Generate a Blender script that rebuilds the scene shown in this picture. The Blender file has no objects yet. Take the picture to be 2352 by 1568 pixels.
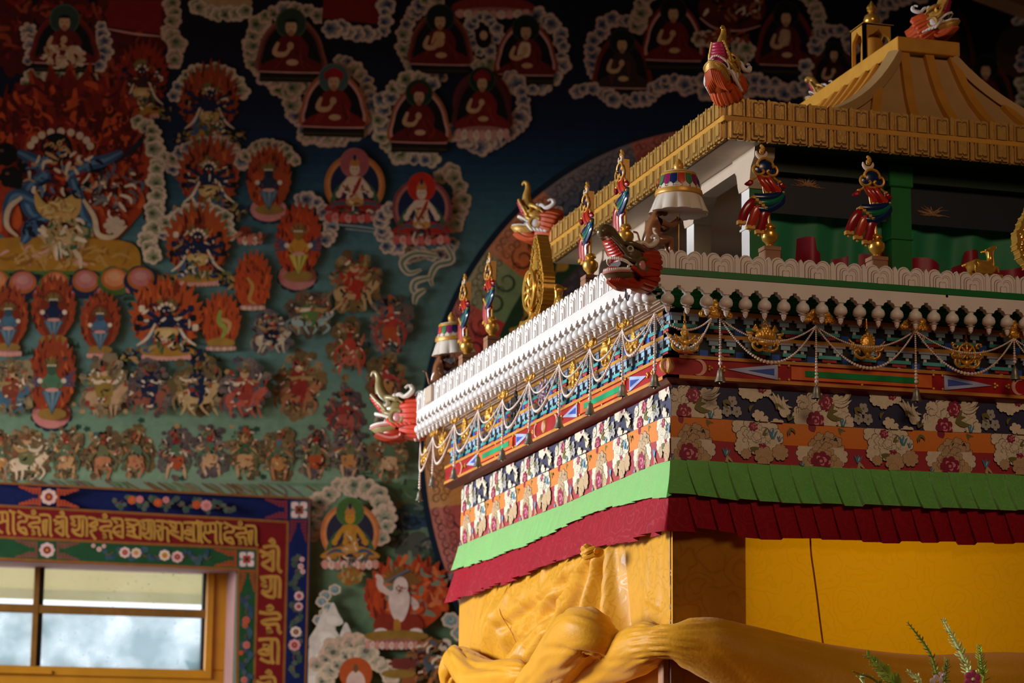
import bpy, bmesh, math, random
from mathutils import Vector, Matrix
C = bpy.context.scene.collection
PI = math.pi
RX = random.Random(7)
# ---------------------------------------------------------------- camera model (image taken as 2352x1568)
FPX = 5553.0
CAM = Vector((-1.80689, -5.12201, -0.93852))
RIGHT = Vector((0.96202955, -0.27270605, 0.01142579))
UP = Vector((-0.06110333, -0.17437880, 0.98278096))
FWD = Vector((0.2660179, 0.94616246, 0.18442081))
ZLIFT = 2.5
def ray(x, y):
    return RIGHT*((x-1176)/FPX) + UP*((784-y)/FPX) + FWD
def onY(x, y, Y):
    d = ray(x, y); return CAM + d*((Y-CAM.y)/d.y)
def onX(x, y, X):
    d = ray(x, y); return CAM + d*((X-CAM.x)/d.x)
def onZ(x, y, Z):
    d = ray(x, y); return CAM + d*((Z-CAM.z)/d.z)
# ---------------------------------------------------------------- colours and materials
def lin(c):
    c = c/255.0
    return c/12.92 if c <= 0.04045 else ((c+0.055)/1.055)**2.4
def rgb(r, g, b): return (lin(r), lin(g), lin(b), 1.0)
MATS = {}
def M(name, col, rough=0.6, metal=0.0, var=0.12, scale=40.0, bump=0.0, bscale=200.0, coat=0.0, sheen=0.0, spec=0.5, trans=0.0, tcol=None):
    if name in MATS: return MATS[name]
    m = bpy.data.materials.new(name); m.use_nodes = True
    nt = m.node_tree; nd = nt.nodes; lk = nt.links
    bs = nd['Principled BSDF']
    tc = nd.new('ShaderNodeTexCoord')
    nz = nd.new('ShaderNodeTexNoise'); nz.inputs['Scale'].default_value = scale; nz.inputs['Detail'].default_value = 5.0
    lk.new(tc.outputs['Object'], nz.inputs['Vector'])
    mr = nd.new('ShaderNodeMapRange'); mr.inputs['To Min'].default_value = 1.0-var*1.6; mr.inputs['To Max'].default_value = 1.0+var*1.6
    lk.new(nz.outputs['Fac'], mr.inputs['Value'])
    mx = nd.new('ShaderNodeMix'); mx.data_type = 'RGBA'; mx.blend_type = 'MULTIPLY'; mx.inputs['Factor'].default_value = 1.0
    mx.inputs['A'].default_value = rgb(*col)
    lk.new(mr.outputs['Result'], mx.inputs['B'])
    lk.new(mx.outputs['Result'], bs.inputs['Base Color'])
    bs.inputs['Roughness'].default_value = rough
    bs.inputs['Metallic'].default_value = metal
    bs.inputs['Specular IOR Level'].default_value = spec
    if coat: bs.inputs['Coat Weight'].default_value = coat; bs.inputs['Coat Roughness'].default_value = 0.12
    if sheen: bs.inputs['Sheen Weight'].default_value = sheen; bs.inputs['Sheen Roughness'].default_value = 0.5
    if bump:
        n2 = nd.new('ShaderNodeTexNoise'); n2.inputs['Scale'].default_value = bscale; n2.inputs['Detail'].default_value = 3.0
        lk.new(tc.outputs['Object'], n2.inputs['Vector'])
        bp = nd.new('ShaderNodeBump'); bp.inputs['Strength'].default_value = bump; bp.inputs['Distance'].default_value = 0.002
        lk.new(n2.outputs['Fac'], bp.inputs['Height']); lk.new(bp.outputs['Normal'], bs.inputs['Normal'])
    if trans:
        tr = nd.new('ShaderNodeBsdfTranslucent'); tr.inputs['Color'].default_value = rgb(*(tcol or col))
        ms = nd.new('ShaderNodeMixShader'); ms.inputs[0].default_value = trans
        lk.new(bs.outputs[0], ms.inputs[1]); lk.new(tr.outputs[0], ms.inputs[2])
        lk.new(ms.outputs[0], nd['Material Output'].inputs['Surface'])
    MATS[name] = m
    return m
# ---------------------------------------------------------------- mesh builder
def ident(a, b, c): return (a, b, c)
class MB:
    def __init__(s, fn=ident):
        s.v = []; s.f = []; s.m = []; s.fn = fn
    def add(s, vs, fs, mi=0):
        o = len(s.v)
        s.v += [tuple(s.fn(*p)) for p in vs]
        s.f += [tuple(i+o for i in f) for f in fs]
        s.m += [mi]*len(fs)
        return s
    def box(s, x0, x1, y0, y1, z0, z1, mi=0):
        vs = [(x0,y0,z0),(x1,y0,z0),(x1,y1,z0),(x0,y1,z0),(x0,y0,z1),(x1,y0,z1),(x1,y1,z1),(x0,y1,z1)]
        return s.add(vs, [(0,3,2,1),(4,5,6,7),(0,1,5,4),(1,2,6,5),(2,3,7,6),(3,0,4,7)], mi)
    def prism(s, poly, h0, h1, mi=0, ax='y'):
        # poly: 2-D outline (a,b); extruded along third axis between h0,h1.  ax='y': (a,h,b); 'z': (a,b,h); 'x': (h,a,b)
        def P(a, b, h): return {'y': (a, h, b), 'z': (a, b, h), 'x': (h, a, b)}[ax]
        n = len(poly)
        vs = [P(a, b, h0) for a, b in poly] + [P(a, b, h1) for a, b in poly]
        fs = [tuple(range(n)), tuple(range(2*n-1, n-1, -1))] + [(i, i+n, (i+1) % n+n, (i+1) % n) for i in range(n)]
        return s.add(vs, fs, mi)
    def lathe(s, prof, c=(0,0,0), n=16, mi=0, axis='z', sx=1.0, sy=1.0, wave=None):
        vs = []; fs = []
        for k, (r, z) in enumerate(prof):
            for i in range(n):
                a = 2*PI*i/n; rr = r*(wave(a, k) if wave else 1.0)
                u, w = rr*math.cos(a)*sx, rr*math.sin(a)*sy
                if axis == 'z': vs.append((c[0]+u, c[1]+w, c[2]+z))
                elif axis == 'y': vs.append((c[0]+u, c[1]+z, c[2]+w))
                else: vs.append((c[0]+z, c[1]+u, c[2]+w))
        for k in range(len(prof)-1):
            for i in range(n):
                j = (i+1) % n
                fs.append((k*n+i, k*n+j, (k+1)*n+j, (k+1)*n+i))
        if prof[0][0] > 1e-6: fs.append(tuple(range(n-1, -1, -1)))
        if prof[-1][0] > 1e-6: fs.append(tuple((len(prof)-1)*n+i for i in range(n)))
        return s.add(vs, fs, mi)
    def ball(s, c, r, mi=0, n=12, k=8, sc=(1,1,1), rot=None):
        vs = []; fs = []
        for a in range(k+1):
            th = PI*a/k
            for i in range(n):
                ph = 2*PI*i/n
                p = Vector((r*sc[0]*math.sin(th)*math.cos(ph), r*sc[1]*math.sin(th)*math.sin(ph), r*sc[2]*math.cos(th)))
                if rot: p = rot @ p
                vs.append((c[0]+p.x, c[1]+p.y, c[2]+p.z))
        for a in range(k):
            for i in range(n):
                j = (i+1) % n
                fs.append((a*n+i, (a+1)*n+i, (a+1)*n+j, a*n+j))
        return s.add(vs, fs, mi)
    def tube(s, pts, rad, mi=0, n=8, flat=1.0, closed=False, cap=True, up=None):
        pts = [Vector(p) for p in pts]; N = len(pts)
        rs = rad if isinstance(rad, (list, tuple)) else [rad]*N
        vs = []; fs = []
        ref = Vector(up) if up else Vector((0.13, 0.21, 0.97))
        prev = None
        for i, p in enumerate(pts):
            a = pts[(i-1) % N] if (closed or i > 0) else p
            b = pts[(i+1) % N] if (closed or i < N-1) else p
            t = (b-a)
            if t.length < 1e-9: t = Vector((0, 0, 1))
            t.normalize()
            if prev is None or up:
                u = ref - t*ref.dot(t)
                if u.length < 1e-4: u = Vector((1, 0, 0)) - t*t.x
            else: u = prev - t*prev.dot(t)
            u.normalize(); prev = u
            w = t.cross(u)
            for k in range(n):
                an = 2*PI*k/n
                q = p + u*(math.cos(an)*rs[i]*flat) + w*(math.sin(an)*rs[i])
                vs.append(tuple(q))
        L = N if closed else N-1
        for i in range(L):
            for k in range(n):
                j = (k+1) % n; i2 = (i+1) % N
                fs.append((i*n+k, i*n+j, i2*n+j, i2*n+k))
        if cap and not closed:
            fs.append(tuple(range(n-1, -1, -1))); fs.append(tuple((N-1)*n+k for k in range(n)))
        return s.add(vs, fs, mi)
    def grid(s, fn, nu, nv, mi=0, mfn=None):
        # fn(i,j)->point, i 0..nu, j 0..nv
        vs = [fn(i, j) for i in range(nu+1) for j in range(nv+1)]
        fs = []; o = len(s.v)
        s.v += [tuple(s.fn(*p)) for p in vs]
        for i in range(nu):
            for j in range(nv):
                s.f.append((o+i*(nv+1)+j, o+(i+1)*(nv+1)+j, o+(i+1)*(nv+1)+j+1, o+i*(nv+1)+j+1))
                s.m.append(mfn(i, j) if mfn else mi)
        return s
    def build(s, name, mats, parent=None, smooth=True, ang=40, bevel=0.0, solid=0.0, sub=0, off=None, seg=1, recalc=True):
        me = bpy.data.meshes.new(name)
        if off is None: off = WLOC.get(parent.name, Vector((0,0,0))) if parent else Vector((0,0,0))
        off = Vector(off)
        me.from_pydata([(p[0]-off.x, p[1]-off.y, p[2]-off.z) for p in s.v], [], s.f)
        ml = mats if isinstance(mats, (list, tuple)) else [mats]
        for m in ml: me.materials.append(m)
        if len(ml) > 1: me.polygons.foreach_set('material_index', s.m)
        if recalc:
            bm = bmesh.new(); bm.from_mesh(me)
            bmesh.ops.recalc_face_normals(bm, faces=bm.faces[:]); bm.to_mesh(me); bm.free()
        if smooth:
            me.polygons.foreach_set('use_smooth', [True]*len(me.polygons))
            me.set_sharp_from_angle(angle=math.radians(ang))
        me.update()
        o = bpy.data.objects.new(name, me); C.objects.link(o)
        if parent:
            o.parent = parent; WLOC[o.name] = off
        else:
            WLOC[o.name] = Vector((0,0,0))
        if sub:
            d = o.modifiers.new('s', 'SUBSURF'); d.levels = sub; d.render_levels = sub
        if solid:
            d = o.modifiers.new('t', 'SOLIDIFY'); d.thickness = solid; d.offset = 0
        if bevel:
            d = o.modifiers.new('b', 'BEVEL'); d.width = bevel; d.segments = seg; d.limit_method = 'ANGLE'; d.angle_limit = math.radians(35)
        return o
WLOC = {}
def thing(name, label, cat, loc=(0,0,0), rotz=0.0, group=None):
    o = bpy.data.objects.new(name, None); C.objects.link(o)
    o.empty_display_size = 0.05
    o.location = loc; o.rotation_euler = (0, 0, rotz); o['label'] = label; o['category'] = cat
    if group: o['group'] = group
    WLOC[o.name] = Vector(loc)
    return o
def tag(o, label, cat, group=None, kind=None):
    o['label'] = label; o['category'] = cat
    if group: o['group'] = group
    if kind: o['kind'] = kind
    return o
def struct(o):
    o['kind'] = 'structure'; return o
def dup(root, loc, rotz=0.0, label=None, scale=None):
    def cp(o, par):
        c = o.copy(); C.objects.link(c)
        if par: c.parent = par
        for ch in list(o.children): cp(ch, c)
        return c
    r = cp(root, None)
    r.location = loc; r.rotation_euler = (0, 0, rotz)
    if label: r['label'] = label
    if scale: r.scale = (scale,)*3
    return r
# two faces of the shrine: s runs along the face from the near corner, t outwards, z up
def FR(s, t, z): return (s, -t, z)
def FL(s, t, z): return (-t, s, z)
def lerp(a, b, t): return a+(b-a)*t
def smooth_path(pts, n=6, closed=False):
    P = [Vector(p) for p in pts]; out = []; N = len(P)
    rng = N if closed else N-1
    for i in range(rng):
        if closed: p0, p1, p2, p3 = P[(i-1) % N], P[i], P[(i+1) % N], P[(i+2) % N]
        else: p0, p1, p2, p3 = P[max(i-1,0)], P[i], P[i+1], P[min(i+2,N-1)]
        for k in range(n):
            t = k/n
            out.append(0.5*((2*p1)+(p2-p0)*t+(2*p0-5*p1+4*p2-p3)*t*t+(3*p1-p0-3*p2+p3)*t*t*t))
    if not closed: out.append(P[-1])
    return out
# ================================================================ ROOM
WY = 5.0                       # face of the painted back wall
m_wall = M('plaster_green', (118,138,112), 0.75, var=0.08, scale=6)
m_dark = M('dark_timber', (52,36,24), 0.6, var=0.3, scale=12)
m_plain = M('plain_plaster', (84,60,42), 0.8, var=0.1, scale=3)
m_floor = M('floor_boards', (120,70,40), 0.35, var=0.3, scale=5)
m_yel = M('yellow_paint', (176,118,16), 0.45, var=0.18, scale=9, bump=0.1)
m_yeld = M('brown_paint', (120,80,22), 0.5, var=0.25, scale=20)
m_reveal = M('pink_reveal', (150,110,105), 0.8, var=0.12, scale=9)
def wx(x, y=1400, Y=WY): return onY(x, y, Y).x
def wz(x, y, Y=WY): return onY(x, y, Y).z
HX0, HX1 = -2.9, wx(541, 1400); HZ1 = wz(250, 1294.5); HZ0 = -1.25
XL, XR, YF, ZF, ZC = -4.0, 6.0, -8.2, -2.5, 3.55
b = MB()
b.box(XL-.25, HX0, WY, WY+.3, ZF, ZC); b.box(HX1, XR+.2, WY, WY+.3, ZF, ZC)
b.box(HX0, HX1, WY, WY+.3, HZ1, ZC); b.box(HX0, HX1, WY, WY+.3, ZF, HZ0)
wall_back = struct(b.build('wall_back', [m_wall], smooth=False))
# reveal lining of the window hole
r = MB(); r.box(HX1-.004, HX1, WY+.002, WY+.3, HZ0, HZ1); r.box(HX0, HX1, WY+.002, WY+.3, HZ1-.004, HZ1)
r.build('window_reveal', m_reveal, wall_back, smooth=False)
b = MB(); b.box(XL-.25, XR+.2, YF-.2, WY+.3, ZF-.1, ZF); struct(b.build('floor', m_floor, smooth=False))
b = MB(); b.box(XL-.25, XR+.2, YF-.2, WY+.3, ZC, ZC+.1); struct(b.build('ceiling', m_dark, smooth=False))
LY0, LY1, LZ0, LZ1 = 0.15, 4.5, -1.7, 0.95
b = MB()
b.box(XL-.25, XL, YF, LY0, ZF, ZC); b.box(XL-.25, XL, LY1, WY, ZF, ZC)
b.box(XL-.25, XL, LY0, LY1, ZF, LZ0); b.box(XL-.25, XL, LY0, LY1, LZ1, ZC)
struct(b.build('wall_left', m_plain, smooth=False))
b = MB(); b.box(XR, XR+.2, YF, WY, ZF, ZC); struct(b.build('wall_right', m_plain, smooth=False))
b = MB(); b.box(XL-.25, XR+.2, YF-.2, YF, ZF, ZC)
struct(b.build('wall_front', m_plain, smooth=False))
# big side window: frame and mullions
b = MB()
for k in range(5):
    y = lerp(LY0, LY1, k/4); b.box(XL-.2, XL-.12, y-.03, y+.03, LZ0, LZ1)
b.box(XL-.2, XL-.12, LY0, LY1, LZ0, LZ0+.06); b.box(XL-.2, XL-.12, LY0, LY1, LZ1-.06, LZ1)
struct(b.build('window_2', m_yel, smooth=False))
# beam under the ceiling at the top right
b = MB(); q_ = [onY(x, y, 4.2) for x, y in ((2160, -46), (2283, 1), (2352, 27), (2600, 120), (2600, 40), (2200, -110))]
b.prism([(p.x, p.z) for p in q_], 4.15, 4.27)
tr = b.build('trim_1', M('beam_wood', (96,62,34), 0.55, var=0.3, scale=14), smooth=False); struct(tr)
# ---- window_1: frame, mullions, panes
FY = WY+.22
def fp(x, y): q = onY(x, y, FY); return q.x, q.z
gx1, _ = fp(466, 1400); ox1 = HX1
_, gz0 = fp(280, 1527); gz1 = HZ1+.06
vx0, _ = fp(74, 1450); vx1, _ = fp(97, 1450)
_, hz0 = fp(280, 1413); _, hz1 = fp(280, 1394)
win = MB()
win.box(HX0, ox1, FY, FY+.05, HZ0, gz0-.012); win.box(gx1+.012, ox1, FY, FY+.05, gz0-.012, gz1)
win.box(HX0, ox1, FY, FY+.05, HZ1+.03, gz1+.02)
wo = struct(win.build('window_1', m_yel, smooth=False, bevel=0.004))
b = MB(); b.box(HX0, gx1+.02, FY-.012, FY, gz0-.05, gz0-.014); b.box(gx1+.014, gx1+.045, FY-.012, FY, gz0-.05, gz1); 
b.box(HX0, vx0+.09, FY-.02, FY-.012, gz0-.047, gz0-.03)
b.build('window_bead', m_yel, wo, smooth=False, bevel=0.003)
vm = (vx0+vx1)/2
b = MB(); b.box(vx0, vm, FY, FY+.04, gz0-.012, gz1); b.box(vx0-1.05, vx0-1.02, FY, FY+.04, gz0-.012, gz1)
b.build('mullion', m_yeld, wo, smooth=False)
b = MB(); b.box(vm, vx1, FY+.012, FY+.05, gz0-.012, gz1); b.box(gx1, gx1+.012, FY+.01, FY+.05, gz0-.012, gz1)
b.build('mullion', M('black_gasket', (14,12,8), 0.6), wo, smooth=False)
b = MB(); b.box(HX0, gx1+.012, FY+.002, FY+.035, hz0, hz1)
b.build('glazing_bar', m_yeld, wo, smooth=False)
def glass(name, haze, hcol, scale):
    m = bpy.data.materials.new(name); m.use_nodes = True; nt = m.node_tree; nd = nt.nodes; lk = nt.links; nd.clear()
    out = nd.new('ShaderNodeOutputMaterial'); tr = nd.new('ShaderNodeBsdfTransparent'); tl = nd.new('ShaderNodeBsdfTranslucent')
    tl.inputs['Color'].default_value = rgb(*hcol)
    tc = nd.new('ShaderNodeTexCoord'); nz = nd.new('ShaderNodeTexNoise'); nz.inputs['Scale'].default_value = scale; nz.inputs['Detail'].default_value = 4
    lk.new(tc.outputs['Object'], nz.inputs['Vector'])
    mr = nd.new('ShaderNodeMapRange'); mr.inputs['From Min'].default_value = .35; mr.inputs['From Max'].default_value = .7
    mr.inputs['To Min'].default_value = haze; mr.inputs['To Max'].default_value = haze*.35
    lk.new(nz.outputs['Fac'], mr.inputs['Value'])
    mx = nd.new('ShaderNodeMixShader'); lk.new(mr.outputs['Result'], mx.inputs[0]); lk.new(tr.outputs[0], mx.inputs[1]); lk.new(tl.outputs[0], mx.inputs[2])
    gl = nd.new('ShaderNodeBsdfGlossy'); gl.inputs['Roughness'].default_value = .03; m2 = nd.new('ShaderNodeMixShader'); m2.inputs[0].default_value = .04
    lk.new(mx.outputs[0], m2.inputs[1]); lk.new(gl.outputs[0], m2.inputs[2])
    # specks of grime: small dark voronoi dots
    vo = nd.new('ShaderNodeTexVoronoi'); vo.inputs['Scale'].default_value = 38; lk.new(tc.outputs['Object'], vo.inputs['Vector'])
    n3 = nd.new('ShaderNodeTexNoise'); n3.inputs['Scale'].default_value = 9; lk.new(tc.outputs['Object'], n3.inputs['Vector'])
    ad = nd.new('ShaderNodeMath'); ad.operation = 'MULTIPLY_ADD'; ad.inputs[1].default_value = -.22; ad.inputs[2].default_value = .172
    lk.new(n3.outputs['Fac'], ad.inputs[0])
    lt = nd.new('ShaderNodeMath'); lt.operation = 'LESS_THAN'; lk.new(vo.outputs['Distance'], lt.inputs[0]); lk.new(ad.outputs[0], lt.inputs[1])
    df = nd.new('ShaderNodeBsdfDiffuse'); df.inputs['Color'].default_value = rgb(60,70,62)
    m3 = nd.new('ShaderNodeMixShader'); lk.new(lt.outputs[0], m3.inputs[0]); lk.new(m2.outputs[0], m3.inputs[1]); lk.new(df.outputs[0], m3.inputs[2])
    lk.new(m3.outputs[0], out.inputs[0]); return m
gu = glass('clear_pane', .1, (250,240,215), 7); gd = glass('hazy_pane', .66, (176,200,212), 7)
for (x0, x1) in ((vx1, gx1), (vx0-1.02, vx0)):
    b = MB(); b.box(x0, x1, FY+.02, FY+.024, hz1, gz1); b.build('pane', gu, wo, smooth=False)
    b = MB(); b.box(x0, x1, FY+.02, FY+.024, gz0-.012, hz0); b.build('pane', gd, wo, smooth=False)['label'] = 'lower pane, hazy and speckled with grime'
# ---- outdoors seen through the panes: eave with cream soffit, white fascia, bright shrubbery
OY = 6.6
b = MB(); za = wz(280, 1352, OY); zb = wz(280, 1398, OY)
b.grid(lambda i, j: (-3.4+i*3.6, OY-j*1.25, za+j*.34), 1, 1)
ev = b.build('roof_eave', M('cream_soffit', (236,214,160), 0.8, var=0.05), smooth=False, solid=.03)
tag(ev, 'cream eave outside the window, seen through the upper panes', 'eave')
b = MB(); b.box(-3.4, .2, OY+.02, OY+.06, zb+.035, za+.01); b.build('fascia_board', M('white_fascia', (246,238,212), 0.7, var=0.04), ev, smooth=False)
rr = random.Random(3)
sh = MB()
for k in range(420):
    x = rr.uniform(-2.6, .6); z = rr.uniform(-1.9, -.32)+.12*math.sin(x*5); s_ = rr.uniform(.03, .07); a = rr.uniform(0, 6)
    y = 8.6+rr.uniform(-.3, .3); u = Vector((math.cos(a), .4*math.sin(a*3), math.sin(a))); w = Vector((-math.sin(a), .5, math.cos(a)))*.5
    p = Vector((x, y, z)); sh.add([tuple(p-u*s_), tuple(p+w*s_), tuple(p+u*s_), tuple(p-w*s_)], [(0,1,2,3)], k % 2)
sh.tube([(-1.2, 8.6, -2.56), (-1.1, 8.6, -1.6), (-.9, 8.55, -.8)], [.05, .04, .02], 0); sh.tube([(-1.1, 8.6, -1.7), (-.2, 8.6, -1.2), (.2, 8.6, -.7)], [.04, .03, .015], 0)
so = sh.build('shrub', [M('leaf_grey', (120,150,140), .6), M('leaf_pale', (165,185,170), .6)], smooth=False)
tag(so, 'pale leafy shrub outdoors, seen through the hazy lower panes', 'shrub')
b = MB(); b.box(-8, 8, WY+.3, 14, ZF-.06, ZF); struct(b.build('ground_1', M('yard', (226,222,212), .9), smooth=False))
# ================================================================ THE SHRINE (timber pavilion)
m_white = M('white_paint', (232,226,222), 0.45, var=0.06, scale=18, bump=.15, bscale=90)
m_green = M('green_paint', (14,112,48), 0.4, var=0.12, scale=14)
m_gold = M('gold_paint', (206,160,84), 0.34, metal=.4, var=0.16, scale=60, bump=.25, bscale=160)
m_gilt = M('gilt_metal', (222,168,72), 0.27, metal=.6, var=0.12, scale=40, bump=.2, bscale=60)
m_ochre = M('ochre_paint', (206,146,48), 0.5, var=0.12, scale=25)
m_ochred = M('ochre_rail', (204,140,58), 0.45, var=0.12, scale=30)
m_cream = M('cream_boards', (190,150,98), 0.6, var=0.1, scale=14)
m_rib = M('rib_ochre', (205,142,52), 0.5, var=0.12, scale=14)
m_redp = M('red_lacquer', (170,26,34), 0.35, var=0.15, scale=12)
m_redd = M('dark_red_lacquer', (92,16,14), 0.28, var=0.15, scale=12)
m_navy = M('navy_paint', (8,15,34), 0.5, var=0.1)
m_teal = M('teal_paint', (84,186,186), 0.5, var=0.08)
m_gry = M('grey_paint', (176,176,190), 0.5, var=0.08)
m_lblu = M('light_blue_paint', (158,196,220), 0.5, var=0.08)
m_blu = M('blue_paint', (34,92,190), 0.5, var=0.08)
m_rbar = M('red_bar_paint', (186,48,56), 0.5, var=0.08)
m_org = M('orange_paint', (224,106,34), 0.45, var=0.12)
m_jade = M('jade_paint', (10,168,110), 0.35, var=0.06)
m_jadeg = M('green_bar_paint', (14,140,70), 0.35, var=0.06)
m_vio = M('blue_jewel', (60,90,190), 0.35, var=0.06)
m_pale = M('pale_blue_jewel', (178,192,232), 0.4, var=0.06)
m_pink = M('pink_jewel', (224,168,152), 0.4, var=0.06)
m_bead = M('gold_bead', (224,164,62), 0.35, metal=.3, var=0.1)
m_dkhole = M('dark_interior', (10,18,26), 0.7)
OV = .10                       # overhang of the parapet
LR, LL = 1.95, 2.06            # length of the two faces
pav = thing('wooden_pavilion', 'painted timber pavilion with gold eaves and white carved parapet above the draped cloths', 'pavilion', (1.0, 1.0, -2.5))
def both(): return ((FR, LR), (FL, LL))
# --- carved petal parapet
def mlobe(c, w, h, z0, n=7, notch=.18):
    # outline of one double-lobed petal, centre c, width w, base z0, height h
    P = [(c-w/2, z0), (c-w/2, z0+h-w*.25)]
    for sgn in (-1, 1):
        cx = c+sgn*w*.25
        for i in range(1, n):
            a = PI-PI*i/n
            P.append((cx+w*.25*math.cos(a), z0+h-w*.25+w*.25*math.sin(a)))
        if sgn == -1: P.append((c, z0+h-w*notch))
    P += [(c+w/2, z0+h-w*.25), (c+w/2, z0)]
    return P
for fn, L in both():
    b = MB(fn); s0, s1 = -OV, L+OV-.04
    pitch = .0785; n = int((s1-s0)/pitch+.5); pitch = (s1-s0)/n
    zb, zt = (.216 if fn is FL else .2305), .2755; H = zt-zb
    b.prism([(s0, zb), (s1, zb), (s1, zt-.010), (s0, zt-.010)], OV-.022, OV-.0055)
    for k in range(n):
        c = s0+(k+.5)*pitch; w = pitch*.86
        tt = OV-.010
        for q, (ww, hh) in enumerate(((1, 1), (.86, .90), (.62, .66), (.48, .56), (.22, .30))):
            t1 = tt+.006+.0016*q
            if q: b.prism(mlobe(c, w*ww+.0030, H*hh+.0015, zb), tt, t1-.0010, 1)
            b.prism(mlobe(c, w*ww, H*hh, zb), tt-.002, t1)
        e = s0+k*pitch; d = pitch*.12
        b.prism([(e-d/2, zb), (e-d/2, zt-.008), (e, zt-.001), (e+d/2, zt-.008), (e+d/2, zb)], OV-.014, OV-.002)
    b.build('parapet', [m_white, M('carving_groove', (150,124,108), .7, var=.2)], pav, ang=30)  # groove tone: dust, darkened to make up for weak relief shading
# --- ledge strip and scalloped fascia
for fn, L in both():
    s0, s1 = -OV, L+OV-.04
    b = MB(fn); b.box(s0, s1, OV-.012, OV+.0005 if fn is FL else OV+.002, .212 if fn is FL else .216, .2165 if fn is FL else .231)
    b.build('ledge_strip', m_white if fn is FL else m_green, pav, smooth=False)
    b = MB(fn); pit = .0467; n = int((s1-s0)/pit); P = [(s0, .2155), (s0, .186)]
    for k in range(n):
        c = s0+(k+.5)*pit
        if k: P += [(c-.030, .1935), (c-.0185, .1935), (c-.0185, .1885)]
        else: P += [(c-.0185, .186)]
        P += [(c-.013, .1870), (c-.0105, .1840), (c-.009, .1800), (c+.009, .1800), (c+.0105, .1840), (c+.013, .1870), (c+.0185, .1885), (c+.0185, .1935)]
    P += [(s1, .1935), (s1, .2155)]
    b.prism(P, OV-.017, OV); b.build('fascia_board', m_white, pav, smooth=False)
# nail heads on the fascia
for (x, y) in ((1506, 635), (2175, 680)):
    p = onY(x, y, -OV); b = MB(); b.lathe([(0, 0), (.0035, 0), (.0035, .003), (0, .004)], (p.x, -OV, p.z), 10, axis='y'); 
    b.build('nail_head', M('nail', (40,18,16), .5), pav)
# --- turned pendant drops
prof = [(.0085, .1805), (.0078, .177), (.0070, .1752), (.0092, .1735), (.0138, .169), (.0158, .162), (.0152, .1565), (.0118, .1525), (.0045, .1505), (.0045, .149), (.0108, .1475), (.0075, .1445), (.0055, .1435), (.0062, .142), (.0062, .1395), (.005, .1385), (.0053, .137), (.0045, .134), (0, .1295)]
for fn, L in both():
    s0, s1 = -OV, L+OV-.04; n = int((s1-s0)/.0467)
    for k in range(n):
        c = s0+(k+.5)*.0467
        if fn is FR and c > 1.1: break
        b = MB(fn); b.lathe(prof, (c, OV-.010, 0), 12); b.build('pendant_drop', m_white, pav, ang=50)
# --- soffit under the parapet overhang: ribbed slats
for fn, L in both():
    b = MB(fn); N = 6
    for k in range(N):
        t0, t1 = lerp(OV-.015, -.02, k/N), lerp(OV-.015, -.02, (k+1)/N); z = lerp(.197, .166, k/(N-1))
        b.box(-t0 if fn is FR else -t0, L+OV-.06, t1, t0, z, .212)
        b.box(-t0, L+OV-.06, t1, t1+.006, z-.003, .212)
    b.build('soffit', M('white_soffit', (200,176,154), .6, var=.1) if fn is FL else m_green, pav, smooth=False)
# --- deck
b = MB(); b.box(-OV+.02, LR+OV-.06, -OV+.02, LL+OV-.06, .2125, .2165); b.build('deck', m_cream, pav, smooth=False)
# --- bracket frieze: two tiers of little stepped corbels
TB = -.0195
for fn, L in both():
    b = MB(fn)
    b.box(-TB, L, TB-.03, TB, .054, .156, 0)                                  # navy ground
    b.box(-TB-.012, L, TB-.03, TB+.012, .1545, .1630, 1); b.box(-TB-.010, L, TB-.03, TB+.010, .1000, .1080, 1)
    for (z0, z1, sh) in ((.1080, .1545, 0), (.0545, .1000, .5)):
        H = z1-z0; U = .0885
        n = int(L/U)
        for k in range(n+1):
            c = -TB+.030+(k+sh*.06)*U
            if c > L-.03: break
            def bx(a0, a1, f0, f1, t, mi): b.box(max(a0, -TB-.006), a1, TB-.004, TB+t, z1-f1*H, z1-f0*H, mi)
            for s_ in (-.0215, .0215):
                bx(c+s_-.018, c+s_+.018, 0, .13, .009, 2); bx(c+s_-.0115, c+s_+.0115, .13, .37, .0065, 3); bx(c+s_-.0038, c+s_+.0038, .37, .54, .004, 4)
            bx(c-.029, c+.029, .54, .72, .0075, 5); bx(c-.018, c+.018, .72, .88, .005, 6); bx(c-.004, c+.004, .88, 1.0, .003, 4)
            bx(c+.034, c+.054, .62, .98, .002, 7)
    b.build('bracket_frieze', [m_navy, m_ochre, m_gry, m_lblu, m_white, m_teal, m_rbar, m_blu], pav, smooth=False)
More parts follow.
